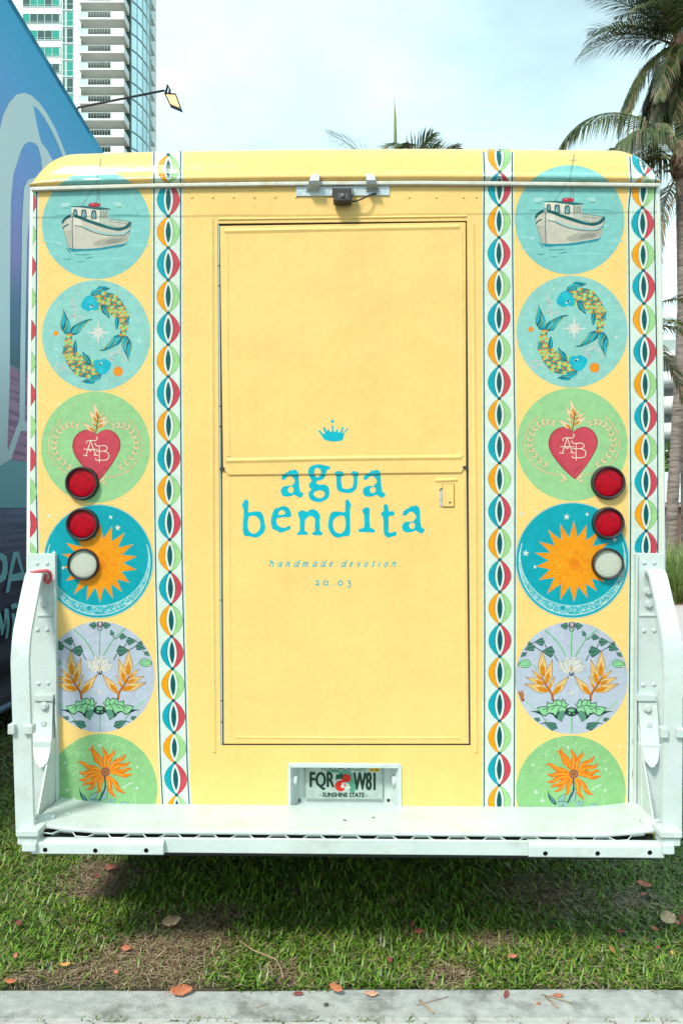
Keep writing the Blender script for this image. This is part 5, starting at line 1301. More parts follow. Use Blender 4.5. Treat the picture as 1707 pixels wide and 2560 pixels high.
for ch, x0, x1 in zip('handmadedevotion', (65, 158, 248, 340, 432, 545, 637, 728, 865, 957, 1042, 1122, 1210, 1280, 1342, 1432), (118, 208, 298, 400, 505, 598, 697, 775, 925, 1000, 1085, 1170, 1245, 1312, 1392, 1485)):
    for st in GL[ch]:
        sc_ = (x1 - x0) - 10
        a.stroke([(x0 + px_ * sc_ + 12 * py_ - 4, 142 - 50 * py_) for px_, py_ in st], 10.5, LT)
    if x0 == 728: a.build('lettering', door, lower_map); a = Art(); a.T = zT
a.build('lettering', door, lower_map)
a = Art(); a.T = zT
for ch, x0, x1 in zip('20.03', (575, 665, 765, 828, 930), (622, 720, 785, 880, 972)):
    for st in GL[ch]: a.stroke([(x0 + px_ * (x1 - x0), 350 - 52 * py_) for px_, py_ in st], 13 if ch != '.' else 18, LT)
a.build('lettering', door, lower_map)
# ------------------------------------------------------------------ ground, kerb, pavement
rng = np.random.default_rng(11); rnd = random.Random(21)
M['soil'] = noise_mat('lawn_soil', (0.030, 0.034, 0.014), (0.085, 0.062, 0.036), 7, 0.95, 0.6, 30, dirt=(0.045, 0.075, 0.02), dscale=3, damt=0.8)
M['kerb'] = noise_mat('kerb_concrete', (0.33, 0.345, 0.325), (0.48, 0.49, 0.465), 26, 0.9, 0.5, 220, dirt=(0.10, 0.095, 0.08), dscale=5, damt=1.0)
M['paver'] = noise_mat('paver_concrete', (0.40, 0.395, 0.37), (0.50, 0.495, 0.47), 14, 0.85, 0.3, 140, dirt=(0.3, 0.28, 0.25), dscale=12, damt=0.4)
M['joint'] = noise_mat('paver_joint', (0.06, 0.055, 0.045), (0.12, 0.11, 0.09), 40, 0.95)
M['path'] = noise_mat('pinkish_paving', (0.44, 0.38, 0.37), (0.52, 0.46, 0.45), 3, 0.85, 0.2, 80)
M['mulch'] = noise_mat('mulch', (0.10, 0.045, 0.028), (0.28, 0.12, 0.08), 12, 0.95, 0.8, 40)
def sheet(name, x0, x1, y0, y1, z, mat):
    me = bpy.data.meshes.new(name); me.from_pydata([(x0, y0, z), (x1, y0, z), (x1, y1, z), (x0, y1, z)], [], [(0, 1, 2, 3)])
    return tag(link(name, me, mat), kind='structure')
sheet('ground', -1500, 1500, -300, 2500, 0.0, M['soil'])
sheet('path', 2.3, 14, 7.35, 14.7, 0.006, M['path'])
sheet('planting_bed', 2.3, 16, 14.7, 19.5, 0.005, M['mulch'])
# kerb: long strip, slightly uneven top
bm = bmesh.new(); rows = []
for i in range(121):
    x = -6 + 12 * i / 120.0
    wob = 0.003 * math.sin(x * 2.1) + 0.002 * math.sin(x * 7.3 + 1); zz = 0.014 + 0.0015 * math.sin(x * 3.3)
    rows.append([bm.verts.new((x, y, z)) for y, z in ((2.678, -0.05), (2.680, 0.006), (2.688, zz), (2.846 + wob, zz - 0.001), (2.862 + wob, zz - 0.009), (2.864 + wob, -0.05))])
for a, b in zip(rows[:-1], rows[1:]):
    for k in range(5): bm.faces.new((a[k], b[k], b[k + 1], a[k + 1]))
tag(link('kerb', bm_mesh(bm, 'kerb', False), M['kerb']), kind='structure')
pave = sheet('pavement', -6, 6, -6, 2.677, 0.004, M['joint'])
bm = bmesh.new(); bm_box(bm, -0.0735, 0.0735, -0.0985, 0.0985, -0.006, 0.0085, 0.004, 1); pv = bm_mesh(bm, 'paver'); pv.materials.append(M['paver'])
for r_ in range(3):
    for i in range(26):
        o = link('paver', pv, None, pave); o.location = (-1.95 + i * 0.152 + (0.076 if r_ % 2 else 0.0) + 0.016, 2.576 - r_ * 0.202, 0.004 + rnd.uniform(-0.001, 0.0012)); o.rotation_euler = (0, 0, rnd.uniform(-0.006, 0.006))

# ------------------------------------------------------------------ lawn
BROWN = [(270, 2190, 0.17, 0.9), (235, 2230, 0.14, 0.7), (470, 2340, 0.20, 1.0), (400, 2390, 0.20, 0.95), (300, 2445, 0.16, 1.0), (200, 2450, 0.12, 0.8), (430, 2460, 0.14, 0.9), (540, 2300, 0.13, 0.8), (1370, 2240, 0.2, 0.75), (1440, 2290, 0.14, 0.6), (1222, 2360, 0.08, 0.7), (1600, 2255, 0.12, 0.6), (700, 2445, 0.07, 0.7), (1130, 2440, 0.09, 0.8), (1460, 2470, 0.08, 0.5), (90, 2460, 0.10, 0.6)]
BW = [(ground(x, y).x, ground(x, y).y, r_, s) for x, y, r_, s in BROWN]
def brownness(x, y):
    m = np.zeros_like(x)
    for bx, by, r_, s in BW: m = np.maximum(m, s * np.exp(-(((x - bx) / (r_ * 1.25)) ** 2 + ((y - by) / r_) ** 2) ** 1.4))
    m += 0.22 * (np.sin(x * 9.1 + np.sin(y * 6.3) * 2) * np.sin(y * 8.7 + np.sin(x * 5.1) * 2))
    return np.clip(m, 0.06, 0.97)
def blades(name, P, kind_straw, lenr, wr, seed):
    r = np.random.default_rng(seed); N = len(P)
    hd = r.uniform(0, 2 * np.pi, N); L = r.uniform(lenr[0], lenr[1], N); wd = np.where(kind_straw, r.uniform(wr[0], wr[1], N) * 0.42, r.uniform(wr[0], wr[1], N)); L = np.where(kind_straw, L * 0.85, L)
    tilt = np.where(kind_straw, r.uniform(1.25, 1.5, N), r.uniform(0.55, 1.40, N))   # from vertical
    bend = r.uniform(0.1, 0.7, N)
    d = np.stack([np.cos(hd), np.sin(hd)], 1); s = np.stack([-np.sin(hd), np.cos(hd)], 1)
    z0 = np.where(kind_straw, r.uniform(0.001, 0.022, N), 0.0)
    mid = np.stack([P[:, 0] + d[:, 0] * np.sin(tilt) * L * 0.5, P[:, 1] + d[:, 1] * np.sin(tilt) * L * 0.5, z0 + np.cos(tilt) * L * 0.5], 1)
    t2 = np.minimum(tilt + bend, 1.75)
    tip = mid + np.stack([d[:, 0] * np.sin(t2) * L * 0.5, d[:, 1] * np.sin(t2) * L * 0.5, np.cos(t2) * L * 0.5], 1)
    tip[:, 2] = np.maximum(tip[:, 2], 0.002)
    bs = np.stack([P[:, 0], P[:, 1], z0], 1); sw = np.stack([s[:, 0], s[:, 1], np.zeros(N)], 1) * wd[:, None] * 0.5
    V = np.stack([bs - sw * 0.7, bs + sw * 0.7, mid + sw, mid - sw, tip], 1).reshape(-1, 3)
    i = np.arange(N)[:, None] * 5
    F1 = np.concatenate([i + 0, i + 1, i + 2, i + 3, i + 3, i + 2, i + 4], 1).ravel()
    lp = np.tile([4, 3], N)
    g = r.random(N)[:, None]
    gc = np.array([0.018, 0.062, 0.005]) * (1 - g) + np.array([0.22, 0.39, 0.045]) * g ** 1.1
    yl = r.random(N) < 0.05; gc[yl] = np.array([0.30, 0.27, 0.05])
    sc = np.array([0.17, 0.10, 0.055]) * (1 - g) + np.array([0.66, 0.52, 0.34]) * g ** 1.3
    c = np.where(kind_straw[:, None], sc, gc)
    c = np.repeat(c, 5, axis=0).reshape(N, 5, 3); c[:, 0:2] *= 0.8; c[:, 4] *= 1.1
    me = np_mesh(name, V, F1, lp, c.reshape(-1, 3))
    return me
M['grass'] = attr_mat('grass_blade', 0.42, 0.15, spec=0.5)
def scatter(N, y0, y1, lo, hi, seed):
    r = np.random.default_rng(seed); y = np.sqrt(r.uniform(y0 ** 2, y1 ** 2, N)); x = r.uniform(-1, 1, N) * (hi * y + 0.1)
    k = np.abs(x) > lo * y - (0 if lo > 0 else 1)
    return np.stack([x[k], y[k]], 1)
P = scatter(250000, 2.845, 4.9, 0.0, 0.62, 1)
edge = 2.868 + 0.012 * np.sin(P[:, 0] * 11) + 0.008 * np.sin(P[:, 0] * 29 + 1)
P = P[P[:, 1] > edge]
b = brownness(P[:, 0], P[:, 1]); r2 = rng.random(len(P)); straw = r2 < (b * 0.88 + 0.06)
keep = ~(~straw & (rng.random(len(P)) < 0.30)) & ~((b > 0.55) & ~straw & (rng.random(len(P)) < 0.6))
keep &= ~((P[:, 1] < 2.93) & (b > 0.6) & (rng.random(len(P)) < 0.55))
P, straw = P[keep], straw[keep]
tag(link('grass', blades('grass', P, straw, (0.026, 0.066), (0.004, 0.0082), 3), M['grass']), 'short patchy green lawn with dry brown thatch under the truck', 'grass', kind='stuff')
P2 = scatter(130000, 4.9, 10.5, 0.12, 0.75, 5)
P2 = P2[~((P2[:, 0] > 2.2) & (P2[:, 1] > 7.3))]
st2 = rng.random(len(P2)) < 0.16
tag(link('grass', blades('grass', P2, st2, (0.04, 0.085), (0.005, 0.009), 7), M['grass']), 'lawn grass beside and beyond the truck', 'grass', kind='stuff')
# tiny weeds in the joint between kerb and pavers
pts = []
for x, s_ in ((-0.97, 0.01), (-0.80, 0.045), (-0.73, 0.03), (-0.53, 0.02), (-0.47, 0.035), (-0.38, 0.04), (-0.22, 0.03), (-0.13, 0.05), (-0.09, 0.02), (0.04, 0.07), (0.12, 0.03), (0.22, 0.02), (0.42, 0.025), (0.54, 0.03), (0.98, 0.04), (1.05, 0.05), (0.86, 0.02)):
    n_ = int(14 + 500 * s_); pts.append(np.stack([x + rng.normal(0, s_ * 0.5, n_), 2.684 + rng.normal(0, 0.004, n_)], 1))
pts = np.concatenate(pts)
wm = blades('joint_weeds', pts, rng.random(len(pts)) < 0.45, (0.008, 0.026), (0.002, 0.004), 9)
for v in wm.vertices: v.co.z += 0.008
tag(link('joint_weeds', wm, M['grass']), 'tiny weeds and moss in the kerb joint', 'weeds', kind='stuff')

# ------------------------------------------------------------------ fallen leaves and twigs
LEAFC = {'tan': ((0.40, 0.24, 0.14), (0.52, 0.33, 0.20)), 'orange': ((0.36, 0.10, 0.045), (0.50, 0.17, 0.07)), 'brick': ((0.42, 0.12, 0.08), (0.55, 0.20, 0.13)), 'red': ((0.16, 0.03, 0.03), (0.26, 0.06, 0.05)), 'yellow': ((0.46, 0.22, 0.05), (0.58, 0.30, 0.08)), 'pale': ((0.46, 0.33, 0.20), (0.58, 0.43, 0.27)), 'peach': ((0.50, 0.25, 0.15), (0.60, 0.34, 0.22))}
LM = {k: noise_mat('dry_leaf_' + k, c[0], c[1], 60, 0.7, 0.4, 90) for k, c in LEAFC.items()}
def fallen_leaf(px, py, size, col, label, z=0.03, asp=0.6, rot=None, on_kerb=False):
    zz = 0.016 if on_kerb else z
    p = ground(px, py, zz); L = size * p.y / F * 0.5 * 2
    bm = bmesh.new(); n = 9; rows = []; lr = random.Random(px * 7 + py)
    for i in range(n):
        t = i / (n - 1.0); w = L * asp * 0.5 * (math.sin(math.pi * (0.04 + 0.92 * t)) ** 0.8) * (1 + lr.uniform(-0.22, 0.22))
        cz = 0.16 * L * (t - 0.5) ** 2 * 4 * lr.uniform(0.5, 1.1)
        rows.append([bm.verts.new((L * (t - 0.5), -w, cz + w * 0.35 * lr.uniform(0.3, 1.3))), bm.verts.new((L * (t - 0.5), 0, cz)), bm.verts.new((L * (t - 0.5), w, cz + w * 0.35 * lr.uniform(0.2, 1.3)))])
    for a, b in zip(rows[:-1], rows[1:]):
        for k in range(2): bm.faces.new((a[k], b[k], b[k + 1], a[k + 1]))
    bm_tube(bm, [(-L * 0.5, 0, 0.04 * L), (-L * 0.62, 0.01 * L, 0.02 * L), (-L * 0.75, 0.04 * L, 0.0)], L * 0.012, 5)
    o = link('fallen_leaf', bm_mesh(bm, 'fallen_leaf', True), LM[col]); o.location = p
    o.rotation_euler = (Matrix.Rotation(lr.uniform(0.30, 0.55), 3, 'X') @ Matrix.Rotation(lr.uniform(-0.15, 0.15), 3, 'Y') @ Matrix.Rotation(rot if rot is not None else lr.uniform(0, 6.28), 3, 'Z')).to_euler(); o.location.z += L * asp * 0.16
    so = o.modifiers.new('thickness', 'SOLIDIFY'); so.thickness = 0.0012
    return tag(o, label, 'leaf', 'fallen leaves on the lawn and kerb')
for a_ in ((430, 2310, 46, 'tan', 'large tan dry leaf lying on the brown thatch patch', 0.035, 0.75, 0.2), (316, 2373, 25, 'orange', 'small orange leaf on brown thatch below the large tan leaf'), (165, 2413, 26, 'yellow', 'yellow-orange leaf lying flat in straw near the kerb', 0.03, 0.4, 0.1),
           (28, 2456, 32, 'orange', 'narrow orange leaf in grass beside the kerb end', 0.03, 0.4, -0.1), (48, 2311, 20, 'red', 'small dark red leaf in green grass off the bumper end'), (40, 2392, 16, 'brick', 'small brick-red leaf scrap in green grass'), (278, 2172, 28, 'brick', 'brick-red leaf under the bumper sleeve by bare thatch'), (243, 2193, 16, 'red', 'dark red scrap under the bumper sleeve in dry straw'),
           (290, 2432, 15, 'brick', 'tiny brick-red leaf on straw by the kerb edge'), (840, 2474, 36, 'orange', 'curled bright orange leaf tucked in grass at the kerb edge', 0.03, 0.55, -0.5), (975, 2402, 16, 'red', 'small red leaf upright in green grass'), (1030, 2313, 16, 'red', 'dark red leaf in shade under the truck'), (1046, 2331, 24, 'red', 'dull red leaf lying flat in shade under the truck'),
           (1609, 2214, 36, 'brick', 'broad dusty pink leaf on thin grass beneath the bumper end', 0.03, 0.5, -0.3), (1608, 2236, 15, 'brick', 'small pink leaf scrap below the broad dusty pink leaf'), (1668, 2302, 40, 'pale', 'pale tan round leaf on the grass', 0.03, 0.85, 0.3), (1688, 2307, 22, 'brick', 'brown leaf touching the pale round leaf'), (1703, 2300, 24, 'red', 'dark red leaf beside the pale round leaf'),
           (1634, 2323, 18, 'brick', 'small brownish leaf in front of the pale round leaf'), (1550, 2330, 18, 'red', 'dark red leaf alone in green grass'), (1643, 2371, 14, 'red', 'tiny red leaf among long grass blades'), (1280, 2393, 26, 'brick', 'narrow red-brown leaf in lit green grass', 0.035, 0.4, 0.1), (1528, 2375, 20, 'orange', 'thin orange leaf standing among grass blades', 0.04, 0.3, 1.9), (1680, 2385, 15, 'yellow', 'small yellow leaf among grass blades')):
    fallen_leaf(*a_)
for a_ in ((454, 2484, 56, 'orange', 'large curled red-orange leaf resting on the concrete kerb', 0.03, 0.62, 0.25, True), (745, 2486, 24, 'red', 'dark red leaf at the grass edge on the kerb', 0.03, 0.45, 0.1, True), (928, 2488, 34, 'peach', 'peach curled leaf on the kerb edge', 0.03, 0.5, -0.1, True), (1264, 2489, 24, 'red', 'dark red leaf hanging over the kerb edge', 0.03, 0.55, 1.1, True), (1394, 2491, 26, 'orange', 'small orange leaf next to twigs on the kerb', 0.03, 0.4, -0.1, True), (1345, 2510, 12, 'orange', 'tiny orange chip on the concrete kerb', 0.03, 0.5, 0.0, True)):
    fallen_leaf(*a_)
M['twig'] = noise_mat('dry_twig', (0.26, 0.16, 0.09), (0.42, 0.29, 0.18), 60, 0.8)
def twig(pts, r_, label, z=0.019):
    w = [ground(x, y, z) for x, y in pts]
    tag(tube('twig', w, r_, M['twig'], None, 6), label, 'twig', 'dry twigs by the kerb')
twig([(1048, 2500), (1062, 2512), (1072, 2520), (1083, 2533)], 0.0030, 'short crooked tan twig lying across the kerb')
twig([(1040, 2511), (1075, 2503), (1120, 2491)], 0.0012, 'thin stalk crossing the crooked tan twig')
twig([(1362, 2491), (1378, 2504), (1394, 2519)], 0.0030, 'brown split twig on the kerb next to an orange leaf')
twig([(1352, 2485), (1390, 2496), (1432, 2508)], 0.0014, 'long pale straw stalk on the kerb')
twig([(640, 2518), (655, 2512), (670, 2509)], 0.0014, 'tiny twig on the kerb by the joint weeds')
twig([(600, 2352), (632, 2375), (690, 2398), (702, 2420), (708, 2445)], 0.0026, 'bent brown twig lying in the lit grass', 0.045)
bm = bmesh.new(); bmesh.ops.create_icosphere(bm, subdivisions=2, radius=0.008); pr = random.Random(4)
for v in bm.verts: v.co *= pr.uniform(0.75, 1.2); v.co.z *= 0.6
peb = link('pebble', bm_mesh(bm, 'pebble', True), noise_mat('pebble', (0.04, 0.035, 0.03), (0.1, 0.09, 0.08), 80, 0.9)); peb.location = ground(815, 2511, 0.018); tag(peb, 'small dark pebble on the concrete kerb', 'pebble')

# ------------------------------------------------------------------ printed fabric hall on the left
WA, WS = -2.306, -0.0257           # its long side: X = WA + WS*depth
def wall_d(px): return -WA / (WS - (px - CX) / F)
def side_pt(px, py, out=0.0):
    d = wall_d(px); p = at_d(px, py, d); return Vector((p.x + out, p.y, p.z))
ZTOP = 5.485; ZBOT = 0.27
hall = empty('event_hall', (WA + WS * 8, 8.0, 0)); HO = hall.location.copy()
tag(hall, 'tall blue fabric event hall printed with a pale arch emblem and letters', 'event hall')
def hlink(o): o.parent = hall; o.location = -HO; return o
def fabric_mat():
    m, n, l, b = new_mat('printed_fabric')
    tc = n.new('ShaderNodeTexCoord'); sp = n.new('ShaderNodeSeparateXYZ'); l.new(tc.outputs['Object'], sp.inputs[0])
    cr = n.new('ShaderNodeValToRGB'); mr = n.new('ShaderNodeMapRange'); mr.inputs['From Min'].default_value = ZBOT; mr.inputs['From Max'].default_value = ZTOP
    l.new(sp.outputs['Z'], mr.inputs['Value']); l.new(mr.outputs['Result'], cr.inputs['Fac'])
    stops = [(0.0, (0.014, 0.020, 0.040)), (0.12, (0.030, 0.034, 0.070)), (0.20, (0.10, 0.09, 0.165)), (0.285, (0.13, 0.17, 0.27)), (0.29, (0.36, 0.18, 0.27)), (0.40, (0.36, 0.22, 0.34)), (0.47, (0.34, 0.18, 0.28)), (0.475, (0.06, 0.15, 0.19)), (0.56, (0.08, 0.19, 0.30)), (0.64, (0.26, 0.25, 0.54)), (0.76, (0.19, 0.33, 0.70)), (0.88, (0.09, 0.38, 0.72)), (1.0, (0.02, 0.37, 0.64))]
    cr.color_ramp.elements[0].position = stops[0][0]; cr.color_ramp.elements[0].color = (*stops[0][1], 1)
    cr.color_ramp.elements[1].position = stops[-1][0]; cr.color_ramp.elements[1].color = (*stops[-1][1], 1)
    for p, c in stops[1:-1]: e = cr.color_ramp.elements.new(p); e.color = (*c, 1)
    mp = n.new('ShaderNodeMapping'); mp.inputs['Scale'].default_value = (1, 0.5, 14); l.new(tc.outputs['Object'], mp.inputs['Vector'])
    ns = n.new('ShaderNodeTexNoise'); ns.inputs['Scale'].default_value = 2.0; ns.inputs['Detail'].default_value = 6; l.new(mp.outputs['Vector'], ns.inputs['Vector'])
    m2 = n.new('ShaderNodeMapRange'); m2.inputs['From Min'].default_value = 0.3; m2.inputs['From Max'].default_value = 0.7; m2.inputs['To Min'].default_value = 0.55; m2.inputs['To Max'].default_value = 1.5; l.new(ns.outputs['Fac'], m2.inputs['Value'])
    lowf = n.new('ShaderNodeMapRange'); lowf.inputs['From Min'].default_value = 0.47; lowf.inputs['From Max'].default_value = 0.49; lowf.inputs['To Min'].default_value = 1.0; lowf.inputs['To Max'].default_value = 0.08; l.new(mr.outputs['Result'], lowf.inputs['Value'])
    mm = n.new('ShaderNodeMix'); mm.data_type = 'RGBA'; mm.blend_type = 'MULTIPLY'; l.new(lowf.outputs['Result'], mm.inputs['Factor']); l.new(cr.outputs['Color'], mm.inputs['A']); l.new(m2.outputs['Result'], mm.inputs['B'])
    l.new(mm.outputs['Result'], b.inputs['Base Color']); b.inputs['Roughness'].default_value = 0.7
    return m
M['fabric'] = fabric_mat()
def hall_x(y, z):
    low = max(0.0, 1.0 - (z - ZBOT) / 1.3)
    return WA + WS * y + 0.02 * low * math.sin(z * 22 + math.sin(y * 1.3) * 2) * low
bm = bmesh.new(); rows = []
for i in range(41):
    y = 3.2 + 10.8 * i / 40; row = []
    for k in range(73):
        z = ZBOT + (ZTOP - ZBOT) * (k / 72.0) ** 1.3
        zz = z + (0.05 * math.sin(y * 1.7) if k == 0 else 0.0)
        row.append(bm.verts.new((hall_x(y, z), y, zz)))
    rows.append(row)
for a, b in zip(rows[:-1], rows[1:]):
    for k in range(72): bm.faces.new((a[k], b[k], b[k + 1], a[k + 1]))
bm.normal_update()
hlink(link('fabric_wall', bm_mesh(bm, 'fabric_wall', True), M['fabric']))
# hem, roof, far and near ends, back wall
hx = lambda y: WA + WS * y
hlink(tube('hem', [(hall_x(3.2 + 10.8 * i / 40, ZBOT) + 0.004, 3.2 + 10.8 * i / 40, ZBOT - 0.005 + 0.05 * math.sin((3.2 + 10.8 * i / 40) * 1.7)) for i in range(41)], 0.028, noise_mat('hem_blue', (0.05, 0.10, 0.17), (0.10, 0.17, 0.26), 8, 0.6)))
hlink(prism('roof_panel', [(hx(3.2), 3.2), (hx(14.0), 14.0), (hx(14.0) - 6, 14.0), (hx(3.2) - 6, 3.2)], ZTOP - 0.06, ZTOP, 'Z', M['fabric']))
hlink(box('end_wall', hx(14.0) - 6, hx(14.0) - 0.05, 13.9, 13.99, ZBOT, ZTOP - 0.06, M['fabric'])); hlink(box('end_wall', hx(3.2) - 6, hx(3.2) - 0.05, 3.22, 3.3, ZBOT, ZTOP - 0.06, M['fabric']))
hlink(box('back_wall', hx(8) - 6.1, hx(8) - 6.0, 3.3, 13.9, ZBOT, ZTOP - 0.06, M['fabric']))
for y in (4.0, 8.0, 12.0):
    for xo in (-0.35, -5.6): hlink(box('leg', hx(y) + xo - 0.05, hx(y) + xo + 0.05, y - 0.05, y + 0.05, 0.0, ZTOP - 0.07, M['dark']))
# print on the wall
VIEWDIR['d'] = Vector((-1, 0, 0))
fa = Art(); PALE = pc(228, 252, 255)
zf4 = Z(0, 0, 4.75)
s4 = lambda L: [zf4(p) for p in L]
arch_out = [(-260, 2600), (-230, 2300), (-150, 1900), (-60, 1650), (0, 1530), (40, 1360), (110, 1220), (200, 1120), (290, 1103), (370, 1130), (470, 1220), (560, 1350), (650, 1510), (720, 1670), (795, 1860), (850, 2050), (900, 2300), (830, 2300), (800, 2050), (750, 1870), (690, 1710), (620, 1560), (530, 1400), (455, 1300), (398, 1252), (420, 1380), (450, 1530), (490, 1690), (560, 1780), (620, 1890), (690, 2050), (640, 2080), (560, 2060), (500, 2000), (490, 1880), (455, 1745), (410, 1700), (350, 1682), (290, 1715), (250, 1790), (218, 1890), (160, 2080), (130, 2400), (120, 3600), (118, 4500), (90, 5300), (-300, 5600)]
fa.poly([(p[0], p[1]) for p in s4(arch_out)], PALE)
# inner strip and foot of the emblem (right of the dark slot) and the pale ground below
fa.poly([(118, 2000 / 4.75), (100, 440), (70, 450), (60, 470), (55, 560), (52, 800), (48, 1068), (62, 1068), (64, 800), (68, 600), (74, 540), (84, 520), (110, 516)], PALE)
fa.poly([(48, 1050), (120, 1075), (120, 1080), (52, 1078), (27, 1150), (22, 1120)], PALE)
fa.poly([(-40, 1140), (24, 1118), (26, 1150), (90, 1158), (140, 1160), (140, 1270), (-40, 1270)], pc(140, 206, 216))
fa.poly([(-40, 1000), (20, 1120), (30, 1145), (-40, 1190)], PALE)
TXT = pc(150, 226, 234)
zt_ = Z(0, 1300, 4.7)
def t_(L): return [zt_(p) for p in L]
fa.poly(t_([(150, 378), (216, 366), (290, 690), (276, 780), (262, 705), (115, 722), (96, 850), (48, 856)]), TXT)
fa.poly(t_([(132, 640), (245, 612), (190, 430)]), pc(56, 58, 92))
fa.poly(t_([(-120, 395), (20, 388), (70, 430), (86, 510), (80, 620), (50, 700), (0, 735), (-60, 745), (-70, 900), (-120, 905)]), TXT)
fa.poly(t_([(-60, 470), (0, 460), (25, 500), (22, 590), (0, 650), (-60, 665)]), pc(56, 58, 92))
fa.poly(t_([(326, 352), (400, 340), (400, 600), (345, 610)]), TXT)
fa.poly(t_([(-40, 1060), (-15, 1055), (18, 1250), (42, 1046), (88, 1038), (82, 1390), (50, 1398), (52, 1130), (15, 1350), (-8, 1355), (-40, 1200)]), TXT)
fa.poly(t_([(122, 992), (192, 972), (190, 1032), (122, 1050)]), TXT)
fa.poly(t_([(120, 1100), (152, 1092), (150, 1362), (118, 1376)]), TXT)
fa.poly(t_([(205, 1130), (215, 1090), (330, 1060), (330, 1330), (300, 1335), (300, 1130)]), TXT)
def fab_map(x, y, off):
    p = side_pt(x, y, 0.0); p = Vector((hall_x(p.y, p.z) + off * 6 + 0.022 * max(0.0, 1 - (p.z - ZBOT) / 1.3), p.y, p.z)); return p
M['fabprint'] = attr_mat('fabric_print', 0.7)
o = fa.build('wall_print', None, fab_map, mat=M['fabprint'], grid=(list(np.arange(-60, 200, 12.0)), list(np.arange(230, 1650, 14.0))), step=0.0001)
hlink(o); o['label'] = 'pale arch emblem and lettering printed on the fabric wall'
VIEWDIR['d'] = Vector((0, 1, 0))
# floodlight on an arm at the top edge
fl = empty('floodlight', side_pt(200, 285)); FO = fl.location.copy(); tag(fl, 'lit black floodlight on a thin arm above the blue hall', 'floodlight')
def flink(o): o.parent = fl; o.location = o.location - FO; return o
dA = wall_d(200); pA = Vector((WA + WS * dA - 0.04, dA, ZTOP - 0.02)); pB = at_d(412, 226, dA)
flink(tube('arm', [pA, at_d(196, 268.5, dA), pB], 0.011, M['black'], None, 8))
cH = at_d(432, 254, dA)
flm, n_, l_, b_ = new_mat('lit_panel'); b_.inputs['Emission Color'].default_value = (1.0, 0.58, 0.20, 1); b_.inputs['Emission Strength'].default_value = 0.8; b_.inputs['Base Color'].default_value = (0.5, 0.3, 0.1, 1)
q4 = [at_d(x, y, dA) for x, y in ((410, 231), (440, 233), (456, 276), (425, 263))]
c4 = sum(q4, Vector()) / 4; nrm = (q4[1] - q4[0]).cross(q4[3] - q4[0]).normalized()
if nrm.y > 0: nrm = -nrm
def slab(name, pts, t0, t1, mat):
    bm = bmesh.new(); A = [bm.verts.new(p + nrm * t0) for p in pts]; B = [bm.verts.new(p + nrm * t1) for p in pts]
    bm.faces.new(A); bm.faces.new(B[::-1])
    for i in range(len(pts)): bm.faces.new((A[i], A[(i + 1) % len(pts)], B[(i + 1) % len(pts)], B[i]))
    return flink(link(name, bm_mesh(bm, name), mat))
slab('lamp_housing', q4, -0.05, 0.0, M['black']); slab('lamp_glass', [c4 + (p - c4) * 0.72 for p in q4], -0.002, 0.003, flm)
flink(tube('bracket', [pB + Vector((0.01, 0, -0.03)), at_d(420, 212, dA), at_d(425, 224, dA), at_d(424, 234, dA)], 0.012, M['black'], None, 6))
# ------------------------------------------------------------------ residential tower far behind
M['stucco'] = noise_mat('white_stucco', (0.76, 0.78, 0.76), (0.84, 0.85, 0.83), 0.3, 0.8)
M['slab_u'] = noise_mat('balcony_concrete', (0.78, 0.78, 0.74), (0.84, 0.84, 0.80), 0.4, 0.85)
M['g_dark'] = noise_mat('dark_window_glass', (0.03, 0.075, 0.07), (0.06, 0.12, 0.11), 0.6, 0.12, spec=0.6)
M['g_teal'] = noise_mat('teal_window_glass', (0.0, 0.26, 0.19), (0.02, 0.36, 0.28), 0.5, 0.2, spec=0.6)
M['g_blue'] = noise_mat('sky_blue_glass', (0.45, 0.72, 0.76), (0.62, 0.86, 0.90), 0.15, 0.12, spec=0.9, metallic=0.45)
M['g_rail'] = noise_mat('rail_glass', (0.52, 0.68, 0.64), (0.60, 0.74, 0.70), 0.5, 0.2)
M['mull'] = noise_mat('pale_mullion', (0.44, 0.56, 0.54), (0.52, 0.63, 0.60), 0.5, 0.5)
M['bars'] = noise_mat('railing_grey', (0.20, 0.28, 0.27), (0.26, 0.34, 0.33), 0.5, 0.5)
def XA(px, d): return (px - CX) / F * d
def ZA_(py, d): return CAMH + (CY - py) / F * d
tw = empty('apartment_tower', (XA(200, 160), 160, 0)); TO = tw.location.copy()
tag(tw, 'tall white residential tower with stacked balconies and curved blue glass side', 'building')
def tl(o): o.parent = tw; o.location = o.location - TO; return o
D0, D1 = 150.0, 153.6
SP_W, SP_B = 3.07, 3.035
